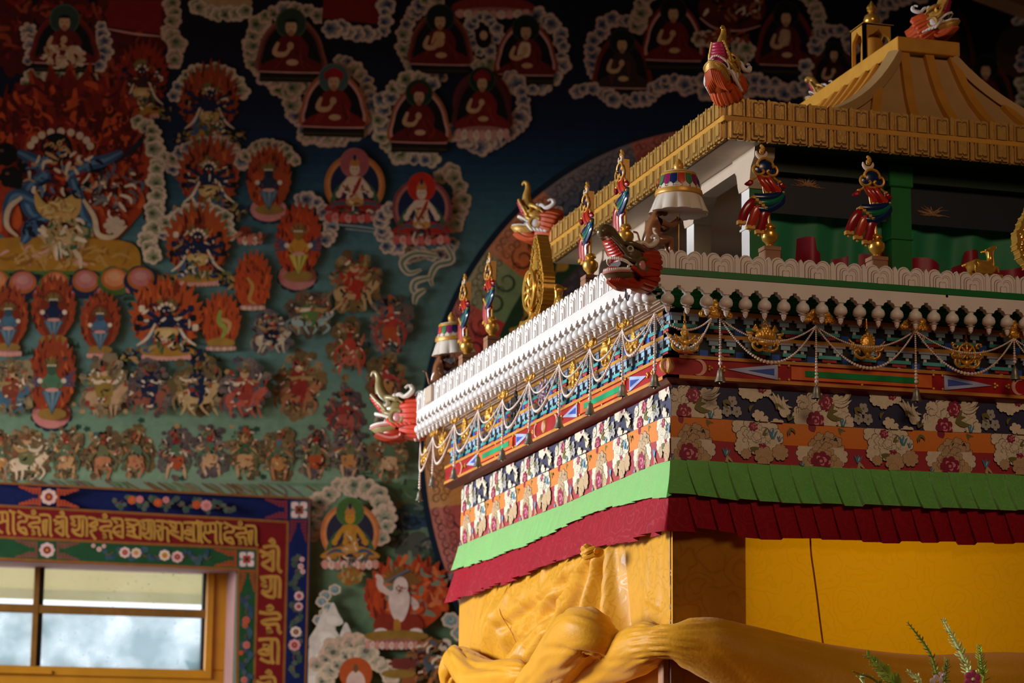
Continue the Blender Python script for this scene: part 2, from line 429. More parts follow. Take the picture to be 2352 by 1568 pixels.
# --- red jewel frieze
def tri(s0, s1, z0, z1, flip):
    zm = (z0+z1)/2
    return [(s0, z0), (s0, z1), (s1, zm)] if not flip else [(s1, z0), (s1, z1), (s0, zm)]
def crescent(c, z, r, d):
    P = [(c+r*math.cos(a), z+r*math.sin(a)) for a in [lerp(-2.2, 2.2, i/16) for i in range(17)]]
    Q = [(c-.35*r+r*.86*math.cos(a), z+r*.86*math.sin(a)) for a in [lerp(1.65, -1.65, i/12) for i in range(13)]]
    P = P+Q
    return [(2*c-x, y) for x, y in P] if d < 0 else P
for fn, L in both():
    Z0, Z1 = .0085, .0465
    b = MB(fn); b.box(0, L, -.03, -.004, -.002, .055); fr = b.build('jewel_frieze', m_redp, pav, smooth=False)
    b = MB(fn); b.box(0, L, -.03, .0, 0, .0078); b.box(0, L, -.03, .0, .0468, .0547); b.build('frieze_rail', m_ochred, fr, smooth=False)
    b = MB(fn)
    b.add([(0, 0, -.0005), (L, 0, -.0005), (L, -.024, -.012), (.024, -.024, -.012), (0, 0, -.004), (L, 0, -.004), (L, -.024, -.017), (.024, -.024, -.017)], [(0,1,2,3), (4,7,6,5), (0,4,5,1), (3,2,6,7)])
    b.build('base_moulding', m_redd, fr, smooth=False)
    # content, repeated about every 0.83 m.  positions along s of the right face measured from the corner
    T = -.004
    def jewel(nm, P, mat, t=.003, zoff=0):
        q = MB(fn); q.prism(P, T-.001, T+t+zoff); return q.build(nm, mat, fr, smooth=False)
    def beads(pts):
        for (s_, z_) in pts:
            q = MB(fn); q.ball((s_, T+.002, z_), .0038, n=8, k=6); q.build('gold_bead', m_bead, fr)
    U = [(0, 1), (.963, -1), (.985, 1), (1.948, -1)]
    zm = (Z0+Z1)/2
    sc_ = 1.0
    for (base, d) in U:
        def S(v): return base+d*v*sc_
        def rg(a, c): return (min(S(a), S(c)), max(S(a), S(c)))
        full = True
        if base == 0 or d > 0:
            q = MB(fn)
            q.lathe([(0, .004), (.011, .004), (.014, .006), (.017, .004), (.0185, 0), (0, 0)], (S(.002), T, zm), 18, axis='y')
            q.build('medallion', [m_ochred], fr, ang=30)
            q = MB(fn); q.lathe([(0, .0065), (.012, .0062), (.013, .003), (0, .003)], (S(.002), T, zm), 18, axis='y'); q.build('medallion', m_pink, fr, ang=30)
        jewel('crescent_jewel', crescent(S(.078), zm, .019, d), m_pink)
        beads([(S(.104), zm+.0035), (S(.104), zm-.0035), (S(.110), zm)])
        beads([(S(.140), zm+.004), (S(.140), zm-.004), (S(.134), zm)])
        a0, a1 = rg(.1475, .2715)
        jewel('triangle_jewel', tri(a0, a1, Z0+.001, Z1-.001, d > 0), m_pale, .003)
        i0, i1 = rg(.198, .2625); jewel('triangle_jewel', tri(i0, i1, Z0+.011, Z1-.011, d > 0), m_vio, .0042)
        beads([(S(.2755), Z0+.003), (S(.2755), Z1-.003), (S(.299), Z0+.003), (S(.299), Z1-.003)])
        if d > 0 and full:
            o0, o1 = base+.3044, base+.6593
            g0, g1 = o0+.0345, o1-.0352
            jewel('orange_panel', [(o0, Z0+.004), (o1, Z0+.004), (o1, Z1-.004), (o0, Z1-.004)], m_org, .004)
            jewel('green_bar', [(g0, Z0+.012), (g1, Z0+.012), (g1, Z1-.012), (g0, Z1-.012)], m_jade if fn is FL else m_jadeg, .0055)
            beads([((o0+o1)/2, Z0+.001), ((o0+o1)/2, Z1-.001), (o1+.005, Z0+.003), (o1+.005, Z1-.003)])
# --- timber behind the cloths (body of the shrine below)
b = MB(); b.box(.05, .068, .05, LL-.06, -.70, 0); b.box(.05, LR-.06, .05, .068, -.10, 0); b.box(.05, LR-.06, LL-.08, LL-.06, -2.5, 0)
b.build('body_panel', m_cream, pav, smooth=False)
b = MB(); b.box(.035, .205, .036, .05, -.60, -.02); b.build('corner_board', m_cream, pav, smooth=False)
m_post = M('brown_post', (150,104,74), .5, var=.15, scale=20)
for (px, nm) in ((0, 0),):
    b = MB(); b.box(.012, .045, .012, .045, -2.5, -.58); b.box(-.004, .012, .016, .05, -2.5, -.58); b.build('corner_post', m_post, pav, smooth=False, bevel=.002)
b = MB(); b.box(.06, 1.2, .10, .12, -2.5, -.60); b.build('dark_panel', M('dark_panel', (44,20,16), .6), pav, smooth=False)
b = MB(); b.box(.04, .06, .06, 1.9, -2.5, -.62); b.build('yellow_panel', m_yel, pav, smooth=False)
# ================= upper storey
P0 = .335; ZU0, ZU1 = .2165, .655
def post(x0, x1, y0, y1, front, side):
    b = MB()
    def bx(a, c, e, f, z0, z1):
        b.add([(a,e,z0),(c,e,z0),(c,f,z0),(a,f,z0),(a,e,z1),(c,e,z1),(c,f,z1),(a,f,z1)], [(0,1,5,4)], 0)
        b.add([(a,e,z0),(c,e,z0),(c,f,z0),(a,f,z0),(a,e,z1),(c,e,z1),(c,f,z1),(a,f,z1)], [(3,7,6,2),(4,5,6,7),(0,3,2,1),(1,2,6,5),(0,4,7,3)], 1)
    bx(x0, x1, y0, y1, ZU0, ZU1)
    bx(x0-.004, x1+.004, y0-.004, y1+.004, .45, .455)
    return b.build('post', [front, side], pav, smooth=False, recalc=False)
m_creamp = M('cream_paint', (200,178,156), .5, var=.06)
post(P0, P0+.053, P0, P0+.053, m_green, m_white)
post(.718, .773, P0, P0+.055, m_green, m_green)
post(1.15, 1.205, P0, P0+.055, m_green, m_green)
post(1.55, 1.605, P0, P0+.055, m_green, m_white)
for y in (.735, 1.17, 1.56): post(P0, P0+.048, y, y+.055, m_creamp, m_white)
# capitals and brackets
for (x, y) in ((P0, P0), (P0, .735), (P0, 1.17), (P0, 1.56)):
    b = MB(); b.prism([(y-.05, .645), (y-.045, .62), (y-.022, .60), (y-.012, .565), (y-.004, .55), (y+.06, .55), (y+.068, .565), (y+.078, .60), (y+.10, .62), (y+.105, .645)], x-.004, x+.05, ax='x')
    b.build('post_bracket', m_creamp, pav, smooth=False)
for x in (.718, 1.15):
    b = MB(); b.box(x-.006, x+.061, P0-.006, P0+.06, .585, .645); b.build('post_capital', m_green, pav, smooth=False, bevel=.003)
# lintels below the eave
b = MB(); b.box(P0+.055, 1.61, P0+.002, P0+.05, .60, .645); b.build('lintel', M('dark_green', (6,40,22), .5), pav, smooth=False)
b = MB(); b.box(P0+.002, P0+.048, P0+.05, 1.62, .615, .645); b.build('lintel', m_creamp, pav, smooth=False)
# inner painted back walls (seen between posts) and ceiling
b = MB(); b.box(.95, .96, .45, 1.5, ZU0, .65, 0); b.build('inner_wall', M('inner_mural', (112,96,82), .7, var=.45, scale=9), pav, smooth=False)
b = MB(); b.box(P0+.05, 1.6, 1.50, 1.51, ZU0, .65); b.build('inner_wall', M('inner_mural', (112,96,82), .7, var=.45, scale=9), pav, smooth=False)
# dark transom boards over the right-hand bays, a glass reflection painted on them
mt_ = M('transom_paint', (14,24,40), .5, var=.5, scale=7)
b = MB(); b.box(P0+.053, 1.56, P0+.030, P0+.036, .50, .61); tb = b.build('transom_board', mt_, pav, smooth=False)
rr = random.Random(11); b = MB()
for (cx, cz) in ((.505, .578), (.845, .53)):
    for k in range(24):
        a = rr.uniform(-.3, PI+.3); l = rr.uniform(.02, .05)
        p = [(cx+math.cos(a)*l*f+rr.uniform(-.004, .004), P0+.0285, cz+math.sin(a)*l*.6*f+rr.uniform(-.003, .003)) for f in (0, .35, .7, 1)]
        b.tube(p, [.0016, .0013, .001, .0005], n=4)
b.build('painted_reflection', M('reflection_paint', (170,130,96), .6), tb)
# eave soffit
q = .236
b = MB(); b.box(P0, 1.72, q+.012, P0, .645, .650, 1); b.box(q+.012, P0, q+.012, 1.72, .645, .650); b.box(q+.04, 1.7, q+.04, 1.7, .650, .655)
b.build('eave_soffit', [m_creamp, M('dark_green', (6,40,22), .5)], pav, smooth=False)  # front strip coloured dark for the shade under the eave
# --- gilded eave: upper and lower rows of cartouche panels on a central band
def cart(s, w, z0, z1, up, b, t0):
    def out(k, h0, h1):
        ww = w*k; P = []
        H = z1-z0; hh = H
        if up: base = z0; top = z0+hh*h1
        else: base = z1; top = z1-hh*h1
        sg = 1 if up else -1
        P = [(s-ww/2, base), (s-ww/2, top-sg*ww*.10)]
        for i in range(1, 5): a = PI-PI*i/5*.5-0; P.append((s-ww/2+ww*.12*(1-math.cos(PI*i/10)), top-sg*ww*.10*(1-math.sin(PI*i/10))))
        P += [(s-ww*.10, top), (s, top-sg*ww*.16), (s+ww*.10, top), (s+ww*.40, top), (s+ww*.47, top-sg*ww*.04), (s+ww/2, top-sg*ww*.10), (s+ww/2, base)]
        return P
    b.prism(out(1.0, 0, 1.0), t0-.004, t0+.003)
    b.prism(out(.86, 0, .93), t0, t0+.0105)
    b.prism(out(.68, 0, .82), t0+.0065, t0+.0108, 1)
    b.prism(out(.52, 0, .72), t0, t0+.0135)
EL = 1.475
for fn in (FR, FL):
    b = MB(lambda s, t, z, fn=fn: (lambda p: (p[0]+q, p[1]+q, p[2]))(fn(s, t, z)))
    n = 27; pit = EL/n
    b.box(-.0, EL, -.014, -.001, .645, .743, 1)
    for k in range(n):
        c = (k+.5)*pit
        cart(c, pit*.80, .7005, .7475, True, b, 0); cart(c, pit*.80, .6415, .6865, False, b, 0)
        e = (k+1)*pit
        b.prism([(e-pit*.075, .7005), (e-pit*.075, .7445), (e, .749), (e+pit*.075, .7445), (e+pit*.075, .7005)], -.003, .0115)
        b.prism([(e-pit*.075, .6865), (e-pit*.075, .6435), (e, .640), (e+pit*.075, .6435), (e+pit*.075, .6865)], -.003, .0105)
    ea = b.build('gold_eave', [m_gold, M('eave_ground', (120,78,28), .5)], pav, ang=30)
    b = MB(b.fn); b.box(-.009 if fn is FR else -.009, EL, 0, .0105, .6862, .7003); b.build('eave_band', m_ochre, ea, smooth=False, bevel=.0015)
# --- hipped roof with concave slopes and ribs
E0, E1 = q+.02, q+EL-.02
RXa, RXb, RYa, RYb, RZ = .885, 1.046, .64, 1.34, 1.05
def prof_z(u): return .715+(RZ-.728)*(.75*u*u+.25*u**6)
def roofpt(side, s, u):   # side 'n' near (-Y) / 'l' left (-X) / r / f ; s 0..1 along eave, u 0 eave..1 ridge
    x0, x1, y0, y1 = lerp(E0, RXa, u), lerp(E1, RXb, u), lerp(E0, RYa, u), lerp(E1, RYb, u)
    z = prof_z(u)
    if side == 'n': return Vector((lerp(x0, x1, s), y0, z))
    if side == 'f': return Vector((lerp(x0, x1, s), y1, z))
    if side == 'l': return Vector((x0, lerp(y0, y1, s), z))
    return Vector((x1, lerp(y0, y1, s), z))
b = MB()
for sd in 'nlrf': b.grid(lambda i, j, sd=sd: tuple(roofpt(sd, i/8, j/10)), 8, 10)
rf = b.build('roof_slope', m_cream, pav, ang=20)
def rib(P, w, h, side):
    r_ = MB(); P = [Vector(p) for p in P]; sd = Vector(side).normalized(); vs = []; fs = []
    for i, p in enumerate(P):
        t = (P[min(i+1, len(P)-1)]-P[max(i-1, 0)]).normalized(); nn = sd.cross(t)
        if nn.z < 0: nn = -nn
        for (a, c) in ((-1, -.3), (1, -.3), (.9, 1), (-.9, 1)): vs.append(tuple(p+sd*(w*a)+nn*(h*c)))
    for i in range(len(P)-1):
        for k in range(4): fs.append((4*i+k, 4*i+(k+1) % 4, 4*i+4+(k+1) % 4, 4*i+4+k))
    fs += [(3, 2, 1, 0), tuple(4*(len(P)-1)+k for k in range(4))]
    r_.add(vs, fs); return r_
for sd in 'nl':
    W_ = E1-E0; mid = (E0+E1)/2
    for k in range(9):
        e0 = E0+W_*(k+.5)/9
        P = []
        for j in range(31):
            u = j/30; e = e0+(mid-e0)*.55*u**1.3
            a, c = (lerp(E0, RXa, u), lerp(E1, RXb, u)) if sd == 'n' else (lerp(E0, RYa, u), lerp(E1, RYb, u))
            if a <= e <= c:
                yy = lerp(E0, RYa, u) if sd == 'n' else lerp(E0, RXa, u)
                P.append((e, yy, prof_z(u)) if sd == 'n' else (yy, e, prof_z(u)))
        if len(P) > 3: rib(P, .014, .016, (1, 0, 0) if sd == 'n' else (0, 1, 0)).build('roof_rib', m_rib, rf, smooth=False)
for (sx, sy) in ((0, 0), (1, 0), (0, 1)):
    P = []
    for j in range(25):
        u = j/24; P.append((lerp((E0, E1)[sx], (RXa, RXb)[sx], u), lerp((E0, E1)[sy], (RYa, RYb)[sy], u), prof_z(u)))
    sd = Vector((P[-1][1]-P[0][1], -(P[-1][0]-P[0][0]), 0))
    rib(P, .020, .019, sd).build('hip_rib', m_cream, rf, smooth=False)
# ridge beam (two long side beams joined by end boards)
b = MB(); b.box(RXa-.010, RXb+.014, RYa-.024, RYb+.02, 1.044, 1.084)
b.build('ridge_beam', m_ochre, pav, smooth=False, bevel=.002)
# cupola with arched openings
cx, cy = .975, 1.0; hw = .047
b = MB()
def archwall(fn2):
    P = [(-hw, 1.07), (-hw, 1.232), (hw, 1.232), (hw, 1.07), (hw-.013, 1.07), (hw-.013, 1.185), (hw-.018, 1.197), (.016, 1.203), (.010, 1.209), (.004, 1.212), (0, 1.219), (-.004, 1.212), (-.010, 1.209), (-.016, 1.203), (-hw+.018, 1.197), (-hw+.013, 1.185), (-hw+.013, 1.07)]
    n = len(P)
    vs = [fn2(a, 0, z) for a, z in P]+[fn2(a, .010, z) for a, z in P]
    b.add(vs, [tuple(range(n)), tuple(range(2*n-1, n-1, -1))]+[(i, i+n, (i+1) % n+n, (i+1) % n) for i in range(n)])
archwall(lambda a, t, z: (cx+a, cy-hw+t, z)); archwall(lambda a, t, z: (cx+a, cy+hw-t, z))
archwall(lambda a, t, z: (cx-hw+t, cy+a, z)); archwall(lambda a, t, z: (cx+hw-t, cy+a, z))
b.box(cx-hw, cx+hw, cy-hw, cy+hw, 1.228, 1.234)
cu = b.build('cupola', m_ochre, pav, smooth=False)
b = MB(); b.lathe([(0, 1.07), (.036, 1.07), (.031, 1.19), (.024, 1.2), (0, 1.2)], (cx, cy, 0), 18); b.build('cupola_core', m_rib, cu)
b = MB(); b.lathe([(.020, 1.233), (.020, 1.237), (.014, 1.241), (.021, 1.249), (.0225, 1.258), (.0195, 1.27), (.010, 1.2775), (.006, 1.281), (.010, 1.283), (.013, 1.287), (.012, 1.291), (.014, 1.295), (.012, 1.299), (.007, 1.304), (.003, 1.313), (0, 1.318)], (cx, cy, 0), 32, wave=lambda a, k: 1+(.045*abs(math.sin(8*a)) if 3 < k < 8 else (.12*math.sin(6*a) if k > 10 else 0)))
b.build('finial', m_gilt, cu)
# ================================================================ CLOTHS
def damask(name, col, col2, scale, rough=.45, sheen=.3, trans=0.0, tcol=None, spec=.4, rings=26.0, stretch=(1,1,1)):
    m = M(name, col, rough, var=.08, scale=25, sheen=sheen, trans=trans, tcol=tcol, spec=spec)
    nt = m.node_tree; nd = nt.nodes; lk = nt.links
    mx = [n for n in nd if n.type == 'MIX'][0]; tc = [n for n in nd if n.type == 'TEX_COORD'][0]; bs = nd['Principled BSDF']
    mp = nd.new('ShaderNodeMapping'); mp.inputs['Scale'].default_value = stretch; lk.new(tc.outputs['Object'], mp.inputs['Vector'])
    nz = nd.new('ShaderNodeTexNoise'); nz.inputs['Scale'].default_value = scale*1.3; nz.inputs['Detail'].default_value = 1
    lk.new(mp.outputs[0], nz.inputs['Vector'])
    vm = nd.new('ShaderNodeMix'); vm.data_type = 'RGBA'; vm.blend_type = 'ADD'; vm.inputs['Factor'].default_value = .06
    lk.new(mp.outputs[0], vm.inputs['A']); lk.new(nz.outputs['Color'], vm.inputs['B'])
    vo = nd.new('ShaderNodeTexVoronoi'); vo.inputs['Scale'].default_value = scale; lk.new(vm.outputs['Result'], vo.inputs['Vector'])
    mu = nd.new('ShaderNodeMath'); mu.operation = 'MULTIPLY'; mu.inputs[1].default_value = rings; lk.new(vo.outputs['Distance'], mu.inputs[0])
    sn = nd.new('ShaderNodeMath'); sn.operation = 'SINE'; lk.new(mu.outputs[0], sn.inputs[0])
    mr = nd.new('ShaderNodeMapRange'); mr.inputs['From Min'].default_value = .55; mr.inputs['From Max'].default_value = .85
    lk.new(sn.outputs[0], mr.inputs['Value'])
    cm = nd.new('ShaderNodeMix'); cm.data_type = 'RGBA'; lk.new(mr.outputs['Result'], cm.inputs['Factor'])
    cm.inputs['A'].default_value = rgb(*col); cm.inputs['B'].default_value = rgb(*col2)
    lk.new(cm.outputs['Result'], mx.inputs['A'])
    r2 = nd.new('ShaderNodeMapRange'); r2.inputs['To Min'].default_value = rough; r2.inputs['To Max'].default_value = rough-.15
    lk.new(mr.outputs['Result'], r2.inputs['Value']); lk.new(r2.outputs['Result'], bs.inputs['Roughness'])
    return m
def interp(pts):
    pts = sorted(pts)
    def f(s):
        if s <= pts[0][0]: return pts[0][1]
        for (a, va), (c, vc) in zip(pts, pts[1:]):
            if s <= c:
                t = (s-a)/(c-a); t = t*t*(3-2*t)*.35+t*.65
                return va+(vc-va)*t
        return pts[-1][1]
    return f
def Lpx(pts, t=.0): return interp([(lambda p: (p.y, p.z))(onX(x, y, -t)) for x, y in pts])
def Rpx(pts, t=.0): return interp([(lambda p: (p.x, p.z))(onY(x, y, -t)) for x, y in pts])
TC = -.018
zl = {0: Lpx([(1549, 884), (1300, 1009), (1050, 1124)], TC), 1: Lpx([(1549, 955), (1517, 963), (1450, 992), (1250, 1087), (1053, 1181)], TC),
      2: Lpx([(1549, 1004), (1500, 1016), (1300, 1105), (1053, 1213)], TC), 3: Lpx([(1551, 1055), (1508, 1066), (1400, 1112), (1300, 1157), (1180, 1203), (1100, 1235), (1052, 1256)], TC),
      4: Lpx([(1561, 1139), (1500, 1141), (1420, 1160), (1345, 1186), (1200, 1255), (1036, 1313)], -.004), 5: Lpx([(1575, 1214), (1500, 1226), (1350, 1262), (1310, 1275), (1150, 1340), (1029, 1380)], .012)}
zr = {0: Rpx([(1549, 884), (1800, 897), (2352, 926)], TC), 1: Rpx([(1549, 955), (1700, 966), (2000, 984), (2352, 999)], TC),
      2: Rpx([(1549, 1004), (1700, 1017), (2000, 1033), (2352, 1043)], TC), 3: Rpx([(1552, 1055), (1700, 1063), (2000, 1078), (2352, 1091)], TC),
      4: Rpx([(1561, 1133), (1700, 1148), (2000, 1160), (2352, 1172)], .012), 5: Rpx([(1575, 1213), (1720, 1231), (2000, 1240), (2352, 1250)], .016)}
SEND = 1.905; REND = 1.9
def wrap(s, t, z):
    # s<0: left face, s>0: right face; rounds the corner
    if s >= 0:
        x = lerp(-t, .05, s/.05) if s < .05 else s
        return (x, -t, z)
    a = -s
    y = lerp(-t, .05, a/.05) if a < .05 else a
    return (-t, y, z)
def bz(k, s): return zr[k](s) if s >= 0 else zl[k](-s)
def frange(a, b, n): return [lerp(a, b, i/n) for i in range(n+1)]
SCOL = frange(-SEND, -.06, 40)+[-.045, -.03, -.018, -.008, 0, .008, .018, .03, .045]+frange(.06, REND, 40)
m_nb = M('navy_brocade', (26,28,72), .55, var=.1, scale=300, sheen=.3, bump=.3, bscale=900)
m_ob = M('orange_brocade', (226,126,28), .5, var=.07, scale=300, sheen=.3, bump=.3, bscale=900)
m_rb = M('red_brocade', (168,26,42), .5, var=.07, scale=300, sheen=.3, bump=.3, bscale=900)
m_silk = M('cream_thread', (226,214,190), .42, var=.14, scale=120, bump=.5, bscale=700, spec=.6)
m_silk2 = M('tan_thread', (196,164,124), .45, var=.14, scale=120, bump=.5, bscale=700)
m_gthr = M('grey_thread', (170,166,164), .5, var=.1, scale=120)
m_rose = M('rose_thread', (140,18,58), .5, var=.2, scale=200)
m_rpink = M('pink_thread', (222,138,158), .5, var=.1, scale=200)
m_olive = M('olive_thread', (112,106,48), .5, var=.1, scale=200)
m_bthr = M('blue_thread', (70,136,172), .5, var=.1, scale=200)
m_line = M('outline_thread', (56,40,36), .6, var=.1)
BM_ = [None, m_silk, m_silk2, m_gthr, m_rose, m_rpink, m_olive, m_bthr, m_line]
val = thing('brocade_valance', 'floral brocade valance of navy, orange and red bands hung below the jewelled frieze', 'valance', (0, 0, -.19))
def tb(k, f): # gentle profile of each band
    return TC + {0: .0005+.002*f, 1: .0025+.0012*math.sin(PI*f*.9), 2: .0040-.0012*f}[k]
def clip(P, k, s0, s1):
    # clip polygon (s, v) with v in 0..1 and s in [s0,s1]
    def cl(P, inside, cut):
        out = []
        for i in range(len(P)):
            a, c = P[i-1], P[i]
            if inside(c):
                if not inside(a): out.append(cut(a, c))
                out.append(c)
            elif inside(a): out.append(cut(a, c))
        return out
    def cutv(v): return lambda a, c: (lerp(a[0], c[0], (v-a[1])/(c[1]-a[1])), v)
    def cuts(s): return lambda a, c: (s, lerp(a[1], c[1], (s-a[0])/(c[0]-a[0])))
    for ins, cu in ((lambda p: p[1] >= .0, cutv(.0)), (lambda p: p[1] <= 1, cutv(1)), (lambda p: p[0] >= s0, cuts(s0)), (lambda p: p[0] <= s1, cuts(s1))):
        if not P: return P
        P = cl(P, ins, cu)
    return P
HB = .0705  # band height used to turn metres into v
def scal(cx, cy, rx, ry, n, dep, a0=0, a1=2*PI, ph=0.0, k=5):
    P = []; N = n*k; full = abs(a1-a0) > 6.2
    for i in range(N+(0 if full else 1)):
        a = lerp(a0, a1, i/N); q_ = 1-dep+dep*abs(math.sin((a-a0)/(a1-a0)*n*PI+ph))**.6
        P.append((cx+rx*q_*math.cos(a), cy+ry*q_*math.sin(a)))
    if not full: P.append((cx, cy))
    return P
def leafp(x0, y0, x1, y1, w, bend=0.0):
    dx, dy = x1-x0, y1-y0; nx, ny = -dy, dx; L = []; R_ = []
    for i in range(7):
        t = i/6; ww = w*math.sin(PI*min(1, t*.95+.05))**.8; o = bend*math.sin(PI*t)
        cx, cy = x0+dx*t+nx*o, y0+dy*t+ny*o; l = math.hypot(dx, dy)+1e-9
        L.append((cx+nx/l*ww, cy+ny/l*ww)); R_.append((cx-nx/l*ww, cy-ny/l*ww))
    return L+R_[::-1]
def rose(x, y, r, rr):
    out = [(scal(x, y, r, r, 7, .22), 4)]
    for k in range(6):
        a = rr.uniform(0, 6.3); d = rr.uniform(.2, .72)*r
        out.append((leafp(x+math.cos(a)*d-r*.2*math.sin(a), y+math.sin(a)*d+r*.2*math.cos(a), x+math.cos(a)*d+r*.25*math.sin(a), y+math.sin(a)*d-r*.25*math.cos(a), r*.10, .3), 5))
    out.append((scal(x, y, r*.16, r*.16, 4, .2), 5)); return out
def tulip(x, y, r):
    return [(leafp(x-r*.2, y+r*.9, x-r*.9, y-r*.8, r*.22, .1), 7), (leafp(x, y+r*.9, x+.05*r, y-r, r*.26), 7), (leafp(x+.2*r, y+r*.9, x+r*.9, y-r*.6, r*.22, -.1), 7), (leafp(x, y+r*.5, x+r*.3, y-r*.5, r*.1), 1)]
def mum(x, y, r, mi, rr, half=0):
    out = []
    for ring, (d, n) in enumerate(((.72, 9), (.42, 6), (.1, 3))):
        for k in range(n):
            a = 2*PI*k/n+ring*.4
            if half and math.sin(a) > .25: continue
            cx, cy = x+math.cos(a)*r*d, y+math.sin(a)*r*d*.85
            out.append((scal(cx, cy, r*.33, r*.31, 5, .28), 8)); out.append((scal(cx, cy, r*.305, r*.285, 5, .28), mi))
    return out
def spray(x, y, d, rr, mi=6, n=4, L=.02):
    out = []
    for k in range(n):
        a = d+rr.uniform(-.7, .7); l = L*rr.uniform(.6, 1.2)
        out.append((leafp(x, y, x+math.cos(a)*l, y+math.sin(a)*l, l*.13, rr.uniform(-.2, .2)), mi))
    return out
def posy(x, y, r):
    out = []
    for k in range(5): a = 2*PI*k/5+.3; out.append((scal(x+math.cos(a)*r*.55, y+math.sin(a)*r*.55, r*.42, r*.42, 2, .12), 3))
    return out+[(scal(x, y, r*.2, r*.2, 3, .1), 6)]
def feather(x0, y0, bend, L, ang, n=6):
    out = []
    for k in range(n):
        t = k/(n-1); a = ang+bend*t; l = L*(1-.35*t)
        px, py = x0+math.cos(ang)*L*.5*t, y0+math.sin(ang)*L*.25*t
        P = []; 
        out.append((leafp(px, py, px+math.cos(a)*l, py+math.sin(a)*l, L*.095, .18), 8)); out.append((leafp(px, py, px+math.cos(a)*l*.97, py+math.sin(a)*l*.97, L*.08, .18), 1))
    return out
# coordinates: metres along the face, metres down from the top of each band
def motif(k, rr):
    o = []
    if k == 0:
        for (x, y, r) in ((.012, .052, .026), (.045, .020, .026), (.075, .052, .030), (.100, .030, .028), (.118, .060, .022), (.012, .022, .016)):
            o += [(scal(x, y, r*1.03, r*1.03, 9, .16), 8), (scal(x, y, r, r, 9, .16), 1)]
            for q in range(3): a = rr.uniform(0, 6); o += [(scal(x+r*.45*math.cos(a), y+r*.45*math.sin(a), r*.42, r*.42, 6, .2), 8), (scal(x+r*.45*math.cos(a)+.0006, y+r*.45*math.sin(a)+.0008, r*.40, r*.40, 6, .2), 1)]
        o += feather(.078, .018, -.9, .06, -.1, 4)
        o += rose(.070, .021, .0185, rr)+rose(.043, .062, .0225, rr)
        o += spray(.072, .05, -.5, rr, 6, 5, .035)+tulip(.111, .062, .010)
        for (x, y) in ((.163, .030), (.150, .052), (.174, .052)): o += posy(x, y, .0135)
        o += spray(.140, .030, .9, rr, 6, 3, .02)
        for (x, y, r) in ((.196, .006, .018), (.214, .014, .016), (.228, .004, .018), (.246, .002, .015)): o += [(scal(x, y, r, r, 8, .18), 1)]
        o += rose(.236, -.002, .012, rr)
        o += feather(.250, .012, 1.25, .055, .15, 6)+feather(.262, .006, .5, .060, .55, 3)
        o += spray(.268, .030, 1.1, rr, 6, 4, .022)
        o += [(scal(.226, .058, .016, .013, 5, .3), 1), (scal(.240, .066, .012, .010, 4, .3), 1), (leafp(.278, .046, .306, .048, .008, .1), 1), (leafp(.278, .048, .300, .056, .005, .1), 1)]
        o += [(scal(.272, .072, .018, .010, 5, .3), 1)]+spray(.205, .05, -1.2, rr, 6, 3, .02)+spray(.300, .066, -1.2, rr, 6, 3, .02)
    elif k == 1:
        o += [(leafp(.030, -.004, .040, .017, .010), 4)]+spray(.10, .004, .8, rr, 6, 4, .02)
        o += mum(.070, .054, .046, 2, rr, 1)
        for (x, y, r) in ((.185, .014, .024), (.215, .012, .026), (.250, .018, .028), (.200, .040, .030), (.235, .044, .034), (.268, .034, .022)): o += [(scal(x, y, r, r, 8, .18), 8), (scal(x, y, r*.95, r*.95, 8, .18), 1)]
        o += mum(.222, .036, .034, 1, rr)
        o += rose(.214, .012, .0115, rr)+tulip(.262, .026, .013)+spray(.236, .03, -.4, rr, 6, 4, .018)+tulip(.278, .036, .007)
        o += spray(.305, .01, 1.2, rr, 6, 4, .018)
    else:
        for (x, y, r) in ((.020, .018, .028), (.058, .012, .030), (.095, .022, .030), (.030, .044, .024), (.088, .046, .024)): o += [(scal(x, y, r, r, 9, .18), 8), (scal(x, y, r*.96, r*.96, 9, .18), 1 if y < .03 else 2)]
        o += mum(.058, .026, .036, 2, rr)
        o += rose(.055, .036, .026, rr)
        o += tulip(.148, .026, .012)+spray(.15, .034, 1.3, rr, 2, 4, .02)
        for (x, y, r) in ((.188, .010, .022), (.222, .008, .022), (.258, .010, .026), (.240, .030, .026), (.280, .020, .022), (.196, .028, .014), (.236, .046, .014)): o += [(scal(x, y, r, r, 8, .2), 8), (scal(x, y, r*.95, r*.95, 8, .2), 1 if y < .02 else 2)]
        o += rose(.236, .002, .010, rr)+spray(.205, .012, .6, rr, 6, 4, .02)+tulip(.008, .048, .008)
    return o
PER = .326
for k, (nm, mt) in enumerate((('navy_band', m_nb), ('orange_band', m_ob), ('red_band', m_rb))):
    b = MB()
    NJ = 8
    b.grid(lambda i, j, k=k: wrap(SCOL[i], tb(k, j/NJ), lerp(bz(k, SCOL[i]), bz(k+1, SCOL[i]), j/NJ)), len(SCOL)-1, NJ)
    rr = random.Random(20+k)
    mot = motif(k, rr)
    for face in (1, -1):
        L = REND if face > 0 else SEND; n0 = 0 if face > 0 else -1
        for r_ in range(-1, int((1.25 if face > 0 else L)/PER)+1):
            for li, (P, mi) in enumerate(mot):
                off = r_*PER+(.0 if face > 0 else -.055)
                Q = clip([(x+off if face > 0 else PER-x+off, y/({0: .0705, 1: .0495, 2: .0505}[k])) for x, y in P], k, .0015, L-.002)
                if len(Q) < 3: continue
                tt = .0004+.000045*li
                vs = [wrap(s*face, tb(k, v)+tt, lerp(bz(k, s*face), bz(k+1, s*face), v)) for s, v in Q]
                b.add(vs, [tuple(range(len(vs)))], mi)
    BM_[0] = mt
    b.build(nm, list(BM_), val, ang=60, recalc=False)
